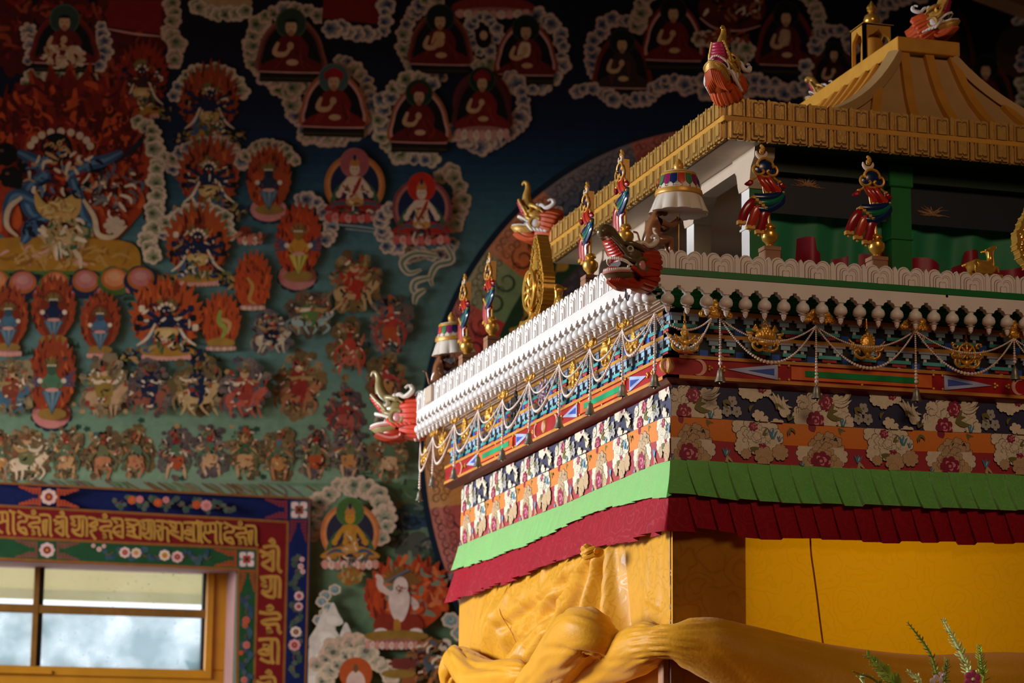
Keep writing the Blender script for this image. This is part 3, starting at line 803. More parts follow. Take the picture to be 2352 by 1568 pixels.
# --- pleated frills
def frill(name, label, k, mat, pr, pl, ar, al, tl0, tl1, tr0, tr1, jag, seed, over=0.0):
    rr = random.Random(seed)
    cols = []   # (s, tadd, dz)
    a = -SEND-.02
    edges = []
    while a < -.03:
        w = pl*rr.uniform(.75, 1.3); edges.append((a, min(a+w, 0), al*rr.uniform(.6, 1.2), rr.uniform(-1, 1))); a += w
    a = 0.0; first = True
    while a < REND:
        w = pr*rr.uniform(.9, 1.1); edges.append((a, a+w, ar*rr.uniform(.8, 1.15), rr.uniform(-1, 1))); a += w
    for (s0, s1, A, jz) in edges:
        for f in (0, .12, .3, .55, .8, .97, 1.0):
            g = (1-f)**.8 if f > .05 else 1.0
            cols.append((lerp(s0, s1, f), A*g, jz*jag+(-.35*jag*(1-f))))
    NJ = 7
    def P(i, j):
        s, ta, dz = cols[i]; f = j/NJ
        z0 = bz(k, s)+over; z1 = bz(k+1, s)+dz
        t0, t1 = (tr0, tr1) if s >= 0 else (tl0, tl1)
        cb = min(1, abs(s)/.06); t0, t1 = lerp((tr0+tl0)/2, t0, cb), lerp((tr1+tl1)/2, t1, cb)
        t = lerp(t0, t1, f**1.3)+ta*(.25+.75*f)
        s2 = s+(.018*f**1.4 if s >= 0 else -.012*f*min(1, -s))*(1 if abs(s) > .03 else 0)
        x, y, z = wrap(s2, t, lerp(z0, z1, f))
        if abs(s) < .03 and s >= 0: x += .012*f
        return (x, y, z)
    b = MB(); b.grid(P, len(cols)-1, NJ)
    o = b.build(name, mat, None, ang=50, recalc=False)
    return tag(o, label, 'frill')
m_gs = damask('green_silk', (106,184,84), (120,194,98), 26, .38, .8, spec=.6)
def silky(m, col, rough):
    # add the pale nap that woven silk shows at grazing angles
    nt = m.node_tree; o = nt.nodes['Material Output']; sh = nt.nodes.new('ShaderNodeBsdfSheen'); sh.inputs['Color'].default_value = rgb(*col); sh.inputs['Roughness'].default_value = rough
    ad = nt.nodes.new('ShaderNodeAddShader'); src = o.inputs['Surface'].links[0].from_socket
    nt.links.new(src, ad.inputs[0]); nt.links.new(sh.outputs[0], ad.inputs[1]); nt.links.new(ad.outputs[0], o.inputs['Surface'])
silky(m_gs, (225,240,215), .38)
m_rs = damask('crimson_silk', (140,3,26), (152,7,30), 16, .7, .0, spec=.2)
frill('pleated_frill', 'bright green silk frill pleated below the red brocade band', 3, m_gs, .0495, .05, .013, .009, TC+.002, -.004, TC+.003, .006, .0035, 5)
frill('pleated_frill', 'crimson pleated frill below the green frill, lowest of the two', 4, m_rs, .0495, .055, .012, .019, -.014, .002, -.006, .008, .006, 8, over=.018)
# --- yellow curtain with its tied-up roll
m_ys = damask('yellow_silk', (202,142,18), (194,134,16), 19, .5, .12, spec=.25, rings=22)
m_yr = M('yellow_silk_roll', (204,142,18), .5, var=.1, scale=9, sheen=.1, spec=.2, bump=.35, bscale=120)
m_ysr = damask('yellow_silk_thin', (206,148,10), (192,134,8), 15, .55, .1, trans=.5, tcol=(240,176,2), rings=24)
cur = thing('silk_curtain', 'yellow silk curtain hanging below the frills with its hem tied up in a thick roll', 'curtain', (0, 0, -.75))
ridges = []; rm3 = random.Random(31)
def ridge(p0, p1, w, a, taper=0.0):
    q0, q1 = onX(*p0, 0), onX(*p1, 0); ridges.append((q0.y, q0.z, q1.y, q1.z, w, a, taper))
ridge((1366, 1276), (1205, 1530), .055, .060, .3); ridge((1352, 1284), (1110, 1440), .09, .028, .3); ridge((1376, 1275), (1352, 1420), .035, .055, .2)
ridge((1362, 1300), (1345, 1425), .022, -.055, .2); ridge((1392, 1262), (1404, 1490), .030, .050, .2); ridge((1379, 1300), (1384, 1420), .020, -.06, .3)
ridge((1330, 1290), (1265, 1420), .03, -.028, .3); ridge((1410, 1262), (1422, 1480), .025, -.018, .3)
ridge((1138, 1345), (1148, 1470), .03, .012, 0); ridge((1180, 1330), (1110, 1490), .05, .015, 0); ridge((1250, 1310), (1150, 1520), .05, -.016, 0); ridge((1300, 1300), (1190, 1520), .035, .022, .2)
ridge((1541, 1432), (1505, 1330), .012, .008, 0); ridge((1541, 1432), (1522, 1320), .008, -.006, 0); ridge((1541, 1432), (1470, 1370), .014, .007, 0); ridge((1470, 1250), (1462, 1440), .03, .006, 0); ridge((1500, 1245), (1498, 1400), .02, -.006, 0)
for k_ in range(9):
    x_ = 1100+k_*36; ridge((x_+rm3.uniform(-6, 6), 1330-(x_-1100)*.28), (x_-20+rm3.uniform(-14, 14), 1500), .030, rm3.choice((-.008, .007, .009)), 0)
for k_ in range(6): ridge((1368, 1282), (1150+k_*26, 1440+k_*18), .014, rm3.choice((-.014, .012)), .2)
def cur_t(s, z):
    t = -.021
    for (s0, z0, s1, z1, w, a, tp) in ridges:
        ds, dz = s1-s0, z1-z0; L2 = ds*ds+dz*dz
        f = ((s-s0)*ds+(z-z0)*dz)/L2; fc = max(0, min(1, f))
        d = math.hypot(s-s0-ds*fc, z-z0-dz*fc); ww = w*(tp+(1-tp)*(.35+.65*fc))
        t += 1.15*a*math.exp(-(d/(ww*.85))**2)*(.45+.55*fc)
    g_ = max(0, min(1, (s-.02)/.10)); g_ = g_*g_*(3-2*g_)
    return lerp(-.0205, max(t, -.04), g_)
b = MB()
cs = [.0, .004, .01, .02, .03]+frange(.04, 1.93, 220)
b.grid(lambda i, j: (lambda s, z: (-cur_t(s, z) if s > .02 else lerp(.021, -cur_t(s, z), s/.02), s+.021 if s < .03 else s, z))(cs[i], lerp(-.31, -.80, j/60)), len(cs)-1, 60)
b.build('side_panel', m_ys, cur, ang=180, recalc=False)
rr = random.Random(2)
wr = [(rr.uniform(.1, 1.2), rr.uniform(-.58, -.36), rr.uniform(.05, .2), rr.uniform(.004, .012), rr.uniform(-.003, .003)) for k in range(26)]
def front_t(x, z):
    t = -.021
    for (a, c, l, h, am) in wr: t += am*math.exp(-((x-a)/l)**2-((z-c-.15*(x-a))/h)**2)
    return t
b = MB(); xs = [.021, .024, .03, .04]+frange(.05, 1.9, 90)
b.grid(lambda i, j: (xs[i], -front_t(xs[i], lerp(-.31, -.80, j/40)), lerp(-.31, -.80, j/40)), len(xs)-1, 40)
b.build('front_panel', m_ysr, cur, ang=180, recalc=False)
b = MB(); P = [onY(x, y, .018) for x, y in ((1861, 1230), (1863, 1270), (1870, 1320), (1878, 1380), (1884, 1430), (1892, 1490))]
b.tube(smooth_path(P, 5), .0022, n=6); b.build('seam', M('seam_brown', (150,88,10), .6), cur)
b = MB(); P = [onX(x, y, -.0205-.004) for x, y in ((1137, 1345), (1138, 1400), (1142, 1450), (1150, 1500))]
P = [Vector((-cur_t(p.y, p.z)-.0005, p.y, p.z)) for p in P]
b.tube(smooth_path(P, 5), .0014, n=6); b.build('seam', M('seam_ochre', (190,120,20), .6), cur)
# rolls
def roll(name, pts, seed, wr_=.10, n=30, pinch=None, mat=None, flaps=((.03, .10), (-.02, .07))):
    # pts: (point, radius); soft folds run around and along the roll, gathered at the pin
    rr = random.Random(seed)
    P = smooth_path([p for p, r in pts], 12); R = [v.x for v in smooth_path([Vector((r, 0, 0)) for p, r in pts], 12)]; n *= 2
    ph = [rr.uniform(0, 6) for _ in range(10)]
    fold = [(rr.uniform(0, len(P)), rr.uniform(6, 22), rr.uniform(0, 6.28), rr.uniform(.22, .5), rr.uniform(-1.1, -.25), rr.uniform(-.05, .05)) for _ in range(46)]
    flap = [(rr.uniform(0, 6.28), dr, am) for dr, am in flaps]
    b = MB(); N = len(P); vs = []; fs = []
    for i, p in enumerate(P):
        a = P[max(i-1, 0)]; c = P[min(i+1, N-1)]; t = (c-a).normalized()
        u = Vector((0, 0, 1))-t*t.z; u.normalize(); w = t.cross(u)
        for k in range(n):
            an = 2*PI*k/n
            f = 1+wr_*.7*(.5*math.sin(2*an+i*.10+ph[0])+.4*math.sin(3*an-i*.13+ph[1])+.2*math.sin(5*an+i*.17+ph[2]))
            for (ci, wi, ca, wa, am, tw) in fold:
                da = (an-ca-tw*(i-ci)+PI) % (2*PI)-PI
                f += wr_*1.1*am*math.exp(-((i-ci)/(wi*2.2))**2-(da/(wa*.30))**2)
            for (a0, dr, am) in flap:
                x_ = ((an-a0-dr*i-.5*math.sin(i*.06+a0)) % (2*PI))/(2*PI); f += am*(min(x_/.93, (1-x_)/.07)-.5)
            if pinch:
                for (pi_, wd, pa, dp) in pinch:
                    da = (an-pa+PI) % (2*PI)-PI; g = math.exp(-((i-pi_)/wd)**2)
                    f -= dp*g*math.exp(-(da/.8)**2); f += (.035+.03*math.sin(i*.7))*math.exp(-((i-pi_)/(wd*1.8))**2)*math.sin(21*an+.15*(i-pi_)*math.sin(an))
            vs.append(tuple(p+(u*math.cos(an)+w*math.sin(an))*R[i]*f))
    for i in range(N-1):
        for k in range(n): fs.append((i*n+k, i*n+(k+1) % n, (i+1)*n+(k+1) % n, (i+1)*n+k))
    fs += [tuple(range(n)), tuple((N-1)*n+k for k in range(n))]
    b.add(vs, fs); return b.build(name, mat or m_yr, cur, ang=180)
V_ = Vector
roll('hem_roll', [(V_((1.5, -.05, -.79)), .17), (V_((1.1, -.05, -.78)), .165), (V_((.8, -.05, -.760)), .150), (V_((.60, -.05, -.750)), .132), (V_((.42, -.048, -.720)), .112), (V_((.28, -.045, -.680)), .092), (V_((.16, -.042, -.640)), .078), (V_((.08, -.038, -.612)), .068), (V_((.015, -.026, -.598)), .052),
    (V_((-.022, .020, -.600)), .050), (V_((-.036, .10, -.612)), .056), (V_((-.046, .22, -.626)), .054), (V_((-.056, .38, -.650)), .058), (V_((-.064, .58, -.69)), .068), (V_((-.066, .85, -.76)), .085), (V_((-.06, 1.2, -.86)), .10)], 3, .05, 34, ((101, 7, 0.0, .42), (101, 5, PI, .22)))
roll('puffed_fold', [(onX(1400, 1500, -.05), .012), (onX(1394, 1488, -.075), .036), (onX(1378, 1466, -.10), .050), (onX(1350, 1452, -.12), .062), (onX(1318, 1482, -.115), .072), (onX(1278, 1538, -.10), .066), (onX(1228, 1586, -.07), .05), (onX(1200, 1600, -.05), .03)], 9, .10, 28)
roll('puffed_fold', [(onX(1222, 1544, -.05), .008), (onX(1205, 1546, -.065), .030), (onX(1175, 1552, -.07), .045), (onX(1110, 1562, -.06), .06), (onX(1070, 1530, -.05), .05), (onX(1046, 1511, -.03), .036), (onX(1037, 1540, -.03), .04), (onX(1040, 1590, -.02), .03)], 13, .12, 24)
b = MB()
for k in range(5):
    a = k*1.26; c_ = onX(1371, 1268, -.045)
    b.tube(smooth_path([c_+Vector((-.012, .03*math.cos(a), .010*math.sin(a))), c_+Vector((-.03, .015*math.cos(a+.8), .012*math.sin(a+.8))), c_+Vector((-.010, -.03*math.cos(a), -.012*math.sin(a)))], 5), .008, n=7)
b.ball(c_, .016, sc=(1, 1.4, .8)); b.build('knot', m_ys, cur)
lp = bpy.data.lights.new('curtain_backlight', 'POINT'); lp.energy = 10.0; lp.color = (1.0, .86, .55); lp.shadow_soft_size = .05  # added light inside the shrine, standing in for daylight through the cloth
lo = bpy.data.objects.new('curtain_backlight', lp); C.objects.link(lo); lo.location = (.52, .62, -.40)
# --- safety pin
m_steel = M('steel_wire', (200,196,200), .2, metal=1.0, var=.05)
pin = thing('safety_pin', 'steel safety pin gathering the yellow roll at the corner', 'pin', onX(1541, 1430, -.035))
pa = onY(1541, 1430, .082); pc = onY(1591, 1444, .108); dn = Vector((0, 0, -.003))
b = MB(); b.tube(smooth_path([pa, lerp(pa, pc, .5)+Vector((0, -.004, 0)), pc], 4), .0011, n=6); b.tube(smooth_path([pa+dn, lerp(pa, pc, .5)+dn*1.6+Vector((0, -.003, 0)), pc+dn], 4), .0010, n=6); b.build('wire', m_steel, pin)
b = MB(); b.ball(pa+dn*.5, .0042, n=10, k=6); b.build('coil', m_steel, pin)
b = MB(); b.ball(pc+dn*.5, .004, n=10, k=6, sc=(1.5, 1, 1)); b.build('clasp', m_steel, pin)
# --- green curtain inside the upper storey
m_cg = M('sheer_green', (22,128,84), .6, var=.25, scale=5, sheen=.3)
m_ch = M('crimson_hem', (150,16,50), .5, var=.12)
ic = thing('silk_curtain', 'dark green curtain with a crimson hem behind the upper balcony', 'curtain', (.95, .42, .2165))
rr = random.Random(4)
def curt(i, j, n, m):
    x = lerp(P0+.05, 1.56, i/n); f = j/m
    return (x, .405+.016*math.sin(x*31+math.sin(x*13)*2.2)*(.4+.6*f)+.006*math.sin(x*67+f*2+1.5*math.sin(x*9)), lerp(.52, .2175, f))
b = MB(); b.grid(lambda i, j: curt(i, j, 220, 10), 220, 10); b.build('cloth', m_cg, ic, ang=180, recalc=False)
b = MB()
def hem(i, j):
    x = lerp(P0+.05, 1.56, i/220); p = curt(i, 10, 220, 10); h = .196+(.030 if int(x*17) % 4 == 0 else 0)+.008*math.sin(x*40)
    return (x, p[1]-.004, .2175+h*(1-j/2))
b.grid(hem, 220, 2); b.build('hem', m_ch, ic, ang=60, recalc=False)
# ================================================================ ORNAMENTS
def loft(b, secs, mi=0, n=14, ridge=0.0, nr=0):
    # secs: (x, z, ry, rz): elliptical sections perpendicular to x
    vs = []; fs = []
    for k, (x, z, ry, rz) in enumerate(secs):
        for i in range(n):
            a = 2*PI*i/n; g = 1+ridge*(1 if i % 2 else -1) if ridge else 1
            vs.append((x, ry*g*math.cos(a), z+rz*g*math.sin(a)))
    for k in range(len(secs)-1):
        for i in range(n): j = (i+1) % n; fs.append((k*n+i, k*n+j, (k+1)*n+j, (k+1)*n+i))
    fs += [tuple(range(n)), tuple((len(secs)-1)*n+i for i in range(n))]
    b.add(vs, fs, mi)
def spiral(c, r0, r1, a0, a1, n=14, plane='xz', side=0.0):
    P = []
    for i in range(n):
        t = i/(n-1); r = lerp(r0, r1, t); a = lerp(a0, a1, t)
        u, w = c[0]+r*math.cos(a), c[1]+r*math.sin(a)
        P.append((u, side, w) if plane == 'xz' else (side, u, w))
    return P
FACE_R, FACE_L = 0.0, -PI/2
# ---------------------------------------------------------------- dragon heads (local: +x forward, z up)
m_mk = dict(face=M('olive_glaze', (96,80,52), .3, var=.25, scale=60, coat=.4), mane=M('red_glaze', (164,50,26), .35, var=.2, scale=50, coat=.3), palate=M('palate_red', (196,60,52), .3, var=.1, coat=.25),
            lip=M('lip_pink', (206,140,140), .3, coat=.4), horn=M('horn_white', (214,202,188), .35, var=.1), tooth=M('tooth_white', (240,232,220), .3), eye=M('eye_white', (224,216,196), .3), iris=M('iris_grey', (120,116,104), .3), pupil=M('pupil', (16,14,12), .2), beard=M('red_glaze', (176,52,26)))
m_rd = dict(face=M('gold_face', (196,150,70), .4, metal=.3, var=.25, scale=120, bump=.4, bscale=260), mane=M('orange_mane', (196,78,30), .5, var=.15, scale=60), palate=M('palate_magenta', (168,30,66), .4), lip=M('gold_face', (196,150,70)),
            horn=M('trim_white', (222,212,210), .5, var=.08), tooth=m_mk['tooth'], eye=M('eye_yellow', (214,160,50), .3), iris=M('pupil', (16,14,12)), pupil=M('pupil', (16,14,12)), beard=M('orange_mane', (196,78,30)))
m_fk = dict(m_mk); m_fk.update(face=M('olive_gold', (150,132,84), .3, var=.25, scale=60, coat=.4), mane=M('coral_red', (214,70,44), .35, var=.15, scale=40, coat=.4))
def dragon(name, label, pal, loc, rotz, pitch=0.0, scale=1.0, roof=False, trunk='up', group=None):
    t = thing(name, label, 'dragon head', (0, 0, 0), 0, group)
    # mane collar with fluted locks
    b = MB(); loft(b, [(-.050, -.004, .030, .034), (-.040, -.002, .037, .042), (-.02, 0, .041, .048), (.0, .002, .042, .050), (.02, .004, .037, .043), (.03, .004, .028, .032)], n=40, ridge=.045)
    rr = random.Random(5)
    for k in range(22):
        a = 2*PI*k/22; ry, rz = .043*math.cos(a), .050*math.sin(a)
        b.tube(smooth_path([(.005, ry*.9, rz*.9), (-.025, ry*1.08, rz*1.08), (-.050-.010*rr.random(), ry*1.10, rz*1.10)], 4), [.011]*4+[.010]*4+[.004], n=6)
    b.build('mane', pal['mane'], t, ang=50)
    # skull
    b = MB(); loft(b, [(-.005, .022, .026, .020), (.005, .022, .038, .030), (.025, .022, .041, .034), (.045, .020, .037, .031), (.06, .022, .026, .024), (.07, .026, .017, .016), (.074, .028, .006, .006)], n=20)
    for s in (-1, 1):
        b.tube(smooth_path([(.062, s*.012, .046), (.048, s*.032, .050), (.022, s*.040, .046), (.0, s*.041, .036)], 5), [.006]*4+[.008]*8+[.003]*4, n=8)
        b.tube(smooth_path([(.060, s*.026, .016), (.045, s*.038, .006), (.025, s*.042, .004), (.012, s*.041, .016)], 5), .0062, n=8)
    sk = b.build('face', pal['face'], t, ang=60)
    # eyes
    for s in (-1, 1):
        b = MB(); b.ball((.047, s*.034, .033), .0105, n=14, k=10); e = b.build('eye', pal['eye'], t)
        d = Vector((.55, s*.80, .1)).normalized(); c = Vector((.047, s*.034, .033))
        b = MB(); b.ball(c+d*.0062, .0062, n=12, k=8); b.build('iris', pal['iris'], e)
        b = MB(); b.ball(c+d*.0104, .0028, n=10, k=6); b.build('pupil', pal['pupil'], e)
    # upper jaw: ribbed palate rising to the trunk
    b = MB(); secs = []
    for i in range(25):
        f = i/24; x = lerp(.050, .098, f); z = lerp(.004, .056, f**1.1); w = lerp(.031, .019, f)*(1+.035*(1 if i % 3 == 0 else -1))
        secs.append((x, z, w, lerp(.014, .011, f)*(1+.10*(1 if i % 3 == 0 else -1))))
    vs = []; fs = []; n = 14
    for (x, z, ry, rz) in secs:
        for i in range(n):
            a = 2*PI*i/n; vs.append((x+rz*math.sin(a)*.75, ry*math.cos(a), z-rz*math.sin(a)*.65))
    for k in range(len(secs)-1):
        for i in range(n): j = (i+1) % n; fs.append((k*n+i, k*n+j, (k+1)*n+j, (k+1)*n+i))
    fs += [tuple(range(n)), tuple((len(secs)-1)*n+i for i in range(n))]
    b.add(vs, fs); b.build('palate', pal['palate'], t, ang=60)
    b = MB()
    for s in (-1, 1): b.tube(smooth_path([(.048, s*.033, .012), (.066, s*.031, .030), (.085, s*.025, .046), (.100, s*.018, .060)], 5), [.0065]*8+[.005]*8, n=8)
    if trunk == 'up': tr = [(.050, 0, .040), (.066, 0, .050), (.080, 0, .066), (.094, 0, .078), (.110, 0, .078), (.118, 0, .071)]; rad = [.025, .022, .019, .017, .0165, .015]
    else: tr = [(.052, 0, .040), (.070, 0, .056), (.082, 0, .080), (.086, 0, .106), (.094, 0, .122), (.104, 0, .124), (.108, 0, .116)]; rad = [.022, .019, .014, .010, .0075, .006, .004]
    R_ = [v.x for v in smooth_path([Vector((r, 0, 0)) for r in rad], 5)]
    b.tube(smooth_path(tr, 5), R_, n=14); b.ball(tr[-1], rad[-1]*1.02, n=12, k=8)
    b.build('trunk', pal['face'], t, ang=60)
    # mouth: dark hollow, lower jaw bowl, lip, tongue, teeth
    b = MB(); loft(b, [(.03, -.004, .026, .016), (.05, -.006, .028, .016), (.066, -.006, .022, .010)], n=14); b.build('mouth', M('mouth_dark', (40,8,8), .6), t)
    b = MB(); vs = []; fs = []
    nx, ny = 10, 12
    def jaw(i, j):
        f = i/nx; a = lerp(-PI/2, PI/2, j/ny)
        w = .033*(1-max(0, (f-.45)/.55)**2.2*.75); dpt = .030*math.sin(PI*min(1, .25+f*.72))
        return (lerp(.02, .100, f), w*math.sin(a), -.024-.014*f-dpt*math.cos(a)+.004*f)
    b.grid(jaw, nx, ny); b.grid(lambda i, j: (lambda p: (p[0], p[1]*.9, -.025-.010*i/nx))(jaw(i, j)), nx, ny)
    b.build('lower_jaw', pal['face'], t, ang=70)
    arc = [(lerp(.03, .098, f), s*.033*(1-max(0, (f-.45)/.55)**2.2*.80)) for s in (-1,) for f in frange(0, 1, 10)]
    arc = arc+[(x, -y) for x, y in arc[::-1]]
    b = MB(); b.tube([(x, y, -.022-.012*(x-.03)/.07) for x, y in arc], .0042, n=7); b.build('lip', pal['lip'], t)
    b = MB(); b.tube(smooth_path([(.035, 0, -.018), (.06, 0, -.018), (.080, 0, -.020), (.09, 0, -.027)], 4), [.014]*6+[.011]*5+[.006]*2, n=10, flat=.5); b.build('tongue', M('tongue_red', (176,66,56), .6), t)
    for (zz, sg, m_) in ((-.019, 1, 1.0), (.000, -1, .9)):
        b = MB(); L = len(arc)
        for k in range(1, L-1):
            for h in (0, .5):
                x = lerp(arc[k][0], arc[min(k+1, L-1)][0], h)*m_; y = lerp(arc[k][1], arc[min(k+1, L-1)][1], h)*.97
                big = 1.9 if k in (3, L-4) and h == 0 else 1.0
                b.ball((x, y, zz+sg*.002*big+(-.012*(x-.03)/.07 if sg > 0 else .012*(x-.05)/.05)), .0030, n=7, k=5, sc=(.85, .85, 1.7*big))
        b.build('teeth', pal['tooth'], t)
    # ears and horns
    for s in (-1, 1):
        b = MB(); b.tube(spiral((.012, -.006), .020, .017, 2.2, -3.4, 18, side=s*.047), .0055, n=8); ea = b.build('ear', pal['face'], t)
        b = MB(); b.ball((.012, s*.045, -.006), .015, n=12, k=8, sc=(.9, .35, 1.1)); b.build('inner_ear', pal['lip'] if not roof else pal['horn'], ea)
        b = MB(); b.tube(smooth_path([(.026, s*.034, .050), (.010, s*.042, .058), (-.006, s*.046, .052), (-.022, s*.050, .060), (-.030, s*.052, .074), (-.018, s*.053, .082), (-.008, s*.053, .074)], 5), [.0065]*12+[.0075]*12+[.004]*7, n=8)
        b.ball((.024, s*.036, .053), .0095, n=10, k=7)
        b.build('horn', pal['horn'], t)
        b = MB()
        for k in range(5):
            b.tube(smooth_path([(.040-k*.010, s*.038, -.012-k*.002), (.028-k*.012, s*.046, -.022), (.010-k*.012, s*.050, -.034+k*.003)], 4), [.007]*4+[.006]*3+[.004, .001], n=6)
        b.build('cheek_fringe', pal['horn'] if roof else pal['mane'], t)
    b = MB()
    for k in range(9):
        y = lerp(-.024, .024, k/8)
        b.tube(smooth_path([(.085-abs(y)*.6, y*.8, -.050), (.060-abs(y), y, -.060), (.030-abs(y), y*1.2, -.056), (.0, y*1.4, -.044)], 4), [.0075]*9+[.006]*3+[.003], n=7)
    b.ball((.03, 0, -.045), .03, n=12, k=8, sc=(1.6, 1, .6)); b.build('beard', pal['beard'], t)
    if roof:
        b = MB(); loft(b, [(-.095, -.004, .030, .034), (-.075, -.004, .032, .036), (-.05, -.002, .038, .044)], n=40, ridge=.04); b.build('neck', pal['mane'], t, ang=50)
    t.location = loc; t.rotation_euler = (0, -pitch, rotz); t.scale = (scale,)*3
    return t
D45 = math.radians(225)
dragon('dragon_head', 'red-maned olive dragon head with bared teeth on the near corner of the white parapet', m_mk, (-.120, -.122, .222), math.radians(203), .06, .84)
b = MB(); hk = onX(1437, 676, -.14)
b.tube(smooth_path([hk+Vector((0, 0, .02)), hk+Vector((0, 0, 0)), hk+Vector((.0, -.006, -.012)), hk+Vector((0, -.016, -.016)), hk+Vector((0, -.024, -.006))], 5), .0014, n=6)
b.build('iron_hook', M('black_iron', (26,20,30), .4, metal=.5), pav)
dragon('dragon_head', 'coral red dragon head with raised trunk on the far left corner of the white parapet', m_fk, (-.115, 2.10, .208), math.radians(150), .05, 1.12, trunk='high')
dragon('dragon_head', 'orange dragon head looking up from the near corner of the gold eave', m_rd, (q-.004, q-.004, .790), D45, .62, .82, roof=True, trunk='high')
dragon('dragon_head', 'orange dragon head with white scroll horns on the far left end of the gold eave', m_rd, (q-.02, q+EL+.035, .765), math.radians(150), .30, .92, roof=True, trunk='high')
dragon('dragon_head', 'orange dragon head with yellow eye on the near end of the roof ridge', m_rd, (.995, .655, 1.135), math.radians(-38), .42, .74, roof=True)
dragon('dragon_head', 'small dragon head half hidden behind the roof ridge beam', m_rd, (.955, 1.30, 1.112), math.radians(150), .3, .55, roof=True)
# ---------------------------------------------------------------- victory banners in vases (local: x right, -y outwards, z up)
m_bcr = M('banner_crimson', (150,22,34), .25, var=.12, coat=.5); m_bor = M('banner_orange', (188,56,30), .25, var=.12, coat=.5)
m_bgr = M('banner_green', (10,104,72), .25, var=.12, coat=.5); m_bbl = M('banner_blue', (14,38,84), .25, var=.12, coat=.5)
m_bgo = M('banner_gold', (206,150,62), .4, metal=.25, var=.15, scale=90)
m_bwh = M('banner_white', (220,196,170), .5)
def strip(b, path, w, th, mi=0): b.tube(smooth_path(path, 5), [w]*((len(path)-1)*5+1), mi, n=10, flat=th/w, up=(0, 1, 0))
def banner():
    t = thing('victory_banner', 'banner', 'banner', (0, 0, 0), 0, None)
    b = MB(); b.box(-.022, .022, -.020, .020, 0, .010); b.build('plinth', m_post, t, smooth=False, bevel=.001)
    b = MB(); b.lathe([(.0, .010), (.012, .010), (.0115, .013), (.0085, .016), (.0105, .020), (.0175, .027), (.0205, .036), (.0195, .045), (.012, .052), (.009, .054), (.0105, .056), (.0145, .058), (.0145, .0605), (.0115, .066), (.010, .068), (0, .068)], n=24); b.build('vase', m_gilt, t)
    b = MB(); b.tube([(0, 0, .066), (-.003, 0, .10), (-.012, .004, .15), (-.020, .006, .205), (-.022, .004, .232)], .0034, n=8); b.build('staff', m_bgo, t)
    # red tail
    tl = []
    for k, (dx, m_) in enumerate(((-.020, m_bcr), (0, m_bor), (.020, m_bcr))):
        b = MB(); ex, ez = -.072+k*.023, .068-k*.010
        strip(b, [(-.034+k*.016, -.004, .124-k*.010), (-.052+k*.018, -.008, .112-k*.010), (ex+.006, -.006, ez+.022), (ex, -.002, ez)], .0115, .006)
        o = b.build('tail_fold', m_, t)
        b = MB(); b.box(ex-.011, ex+.010, -.008, .006, ez-.007, ez+.003); b.ball((ex-.002, -.001, ez-.010), .003, n=8, k=6); b.build('gold_hem', m_bgo, o, smooth=False, bevel=.001)
    # green and blue middle drape
    for k, (off, m_) in enumerate(((0.012, m_bbl), (0, m_bgr), (-.014, m_bbl))):
        b = MB(); strip(b, [(.024, -.004, .150+off*.3), (.026+off*-.25, -.008, .136+off*.6), (.006, -.010, .122+off*1.0), (-.018, -.010, .117+off*1.1), (-.042, -.006, .118+off*1.0)], .0100, .006); b.build('drape_fold', m_, t)
    b = MB()
    for k in range(5): b.box(-.048+k*.0075-.001, -.040+k*.0075, -.016, .008, .128-k*.0062-.004, .128-k*.0062+.004)
    b.build('gold_hem', m_bgo, t, smooth=False, bevel=.001)
    # upper red drape
    for k, (m_) in enumerate((m_bor, m_bcr, m_bor)):
        b = MB(); sx = -.026+k*.011
        strip(b, [(sx, -.004, .185), (sx+.003, -.009, .172), (sx+.014, -.010, .158), (-.006+k*.015, -.008, .147)], .0080, .006); b.build('drape_fold', m_, t)
    b = MB()
    for k in range(6): b.ball((-.010+k*.0085, -.009, .143+.0008*k), .0042, n=8, k=6, sc=(1.1, 1, .8))
    b.build('gold_hem', m_bgo, t)
    # cloud crest with blue enamel
    b = MB(); b.ball((-.014, -.006, .205), .024, sc=(.95, .22, .80)); b.ball((-.030, -.006, .198), .014, sc=(1, .25, 1)); b.ball((.002, -.006, .198), .014, sc=(1, .25, 1)); b.build('enamel', m_bbl, t)
    b = MB()
    for s in (-1, 1):
        c = -.014
        P = [(c+s*.0, -.010, .228), (c+s*.013, -.011, .223), (c+s*.020, -.011, .212), (c+s*.017, -.012, .206), (c+s*.026, -.011, .208), (c+s*.031, -.011, .198), (c+s*.026, -.011, .188), (c+s*.013, -.011, .186), (c+s*.004, -.012, .193), (c+s*.009, -.012, .198)]
        b.tube(smooth_path(P, 4), .0034, n=7)
    b.tube(smooth_path([(-.030, -.009, .187), (-.014, -.010, .181), (.002, -.009, .187)], 5), .003, n=7)
    b.box(-.020, -.008, -.004, .012, .18, .236); b.build('crest_scroll', m_bgo, t)
    b = MB(); b.tube(spiral((-.022, .243), .013, .013, math.radians(170), math.radians(375), 14, side=-.006), [.002, .003, .004, .0045, .005, .0055, .006, .006, .0055, .005, .0045, .004, .003, .001], n=8); b.build('crescent', m_bwh, t)
    b = MB(); b.ball((-.020, -.004, .245), .0065, sc=(1, .8, 1)); b.tube(smooth_path([(-.022, -.004, .246), (-.016, -.004, .254), (-.024, -.004, .262)], 4), [.006]*4+[.004]*4+[.001], n=8); b.build('flame_jewel', m_bgo, t)
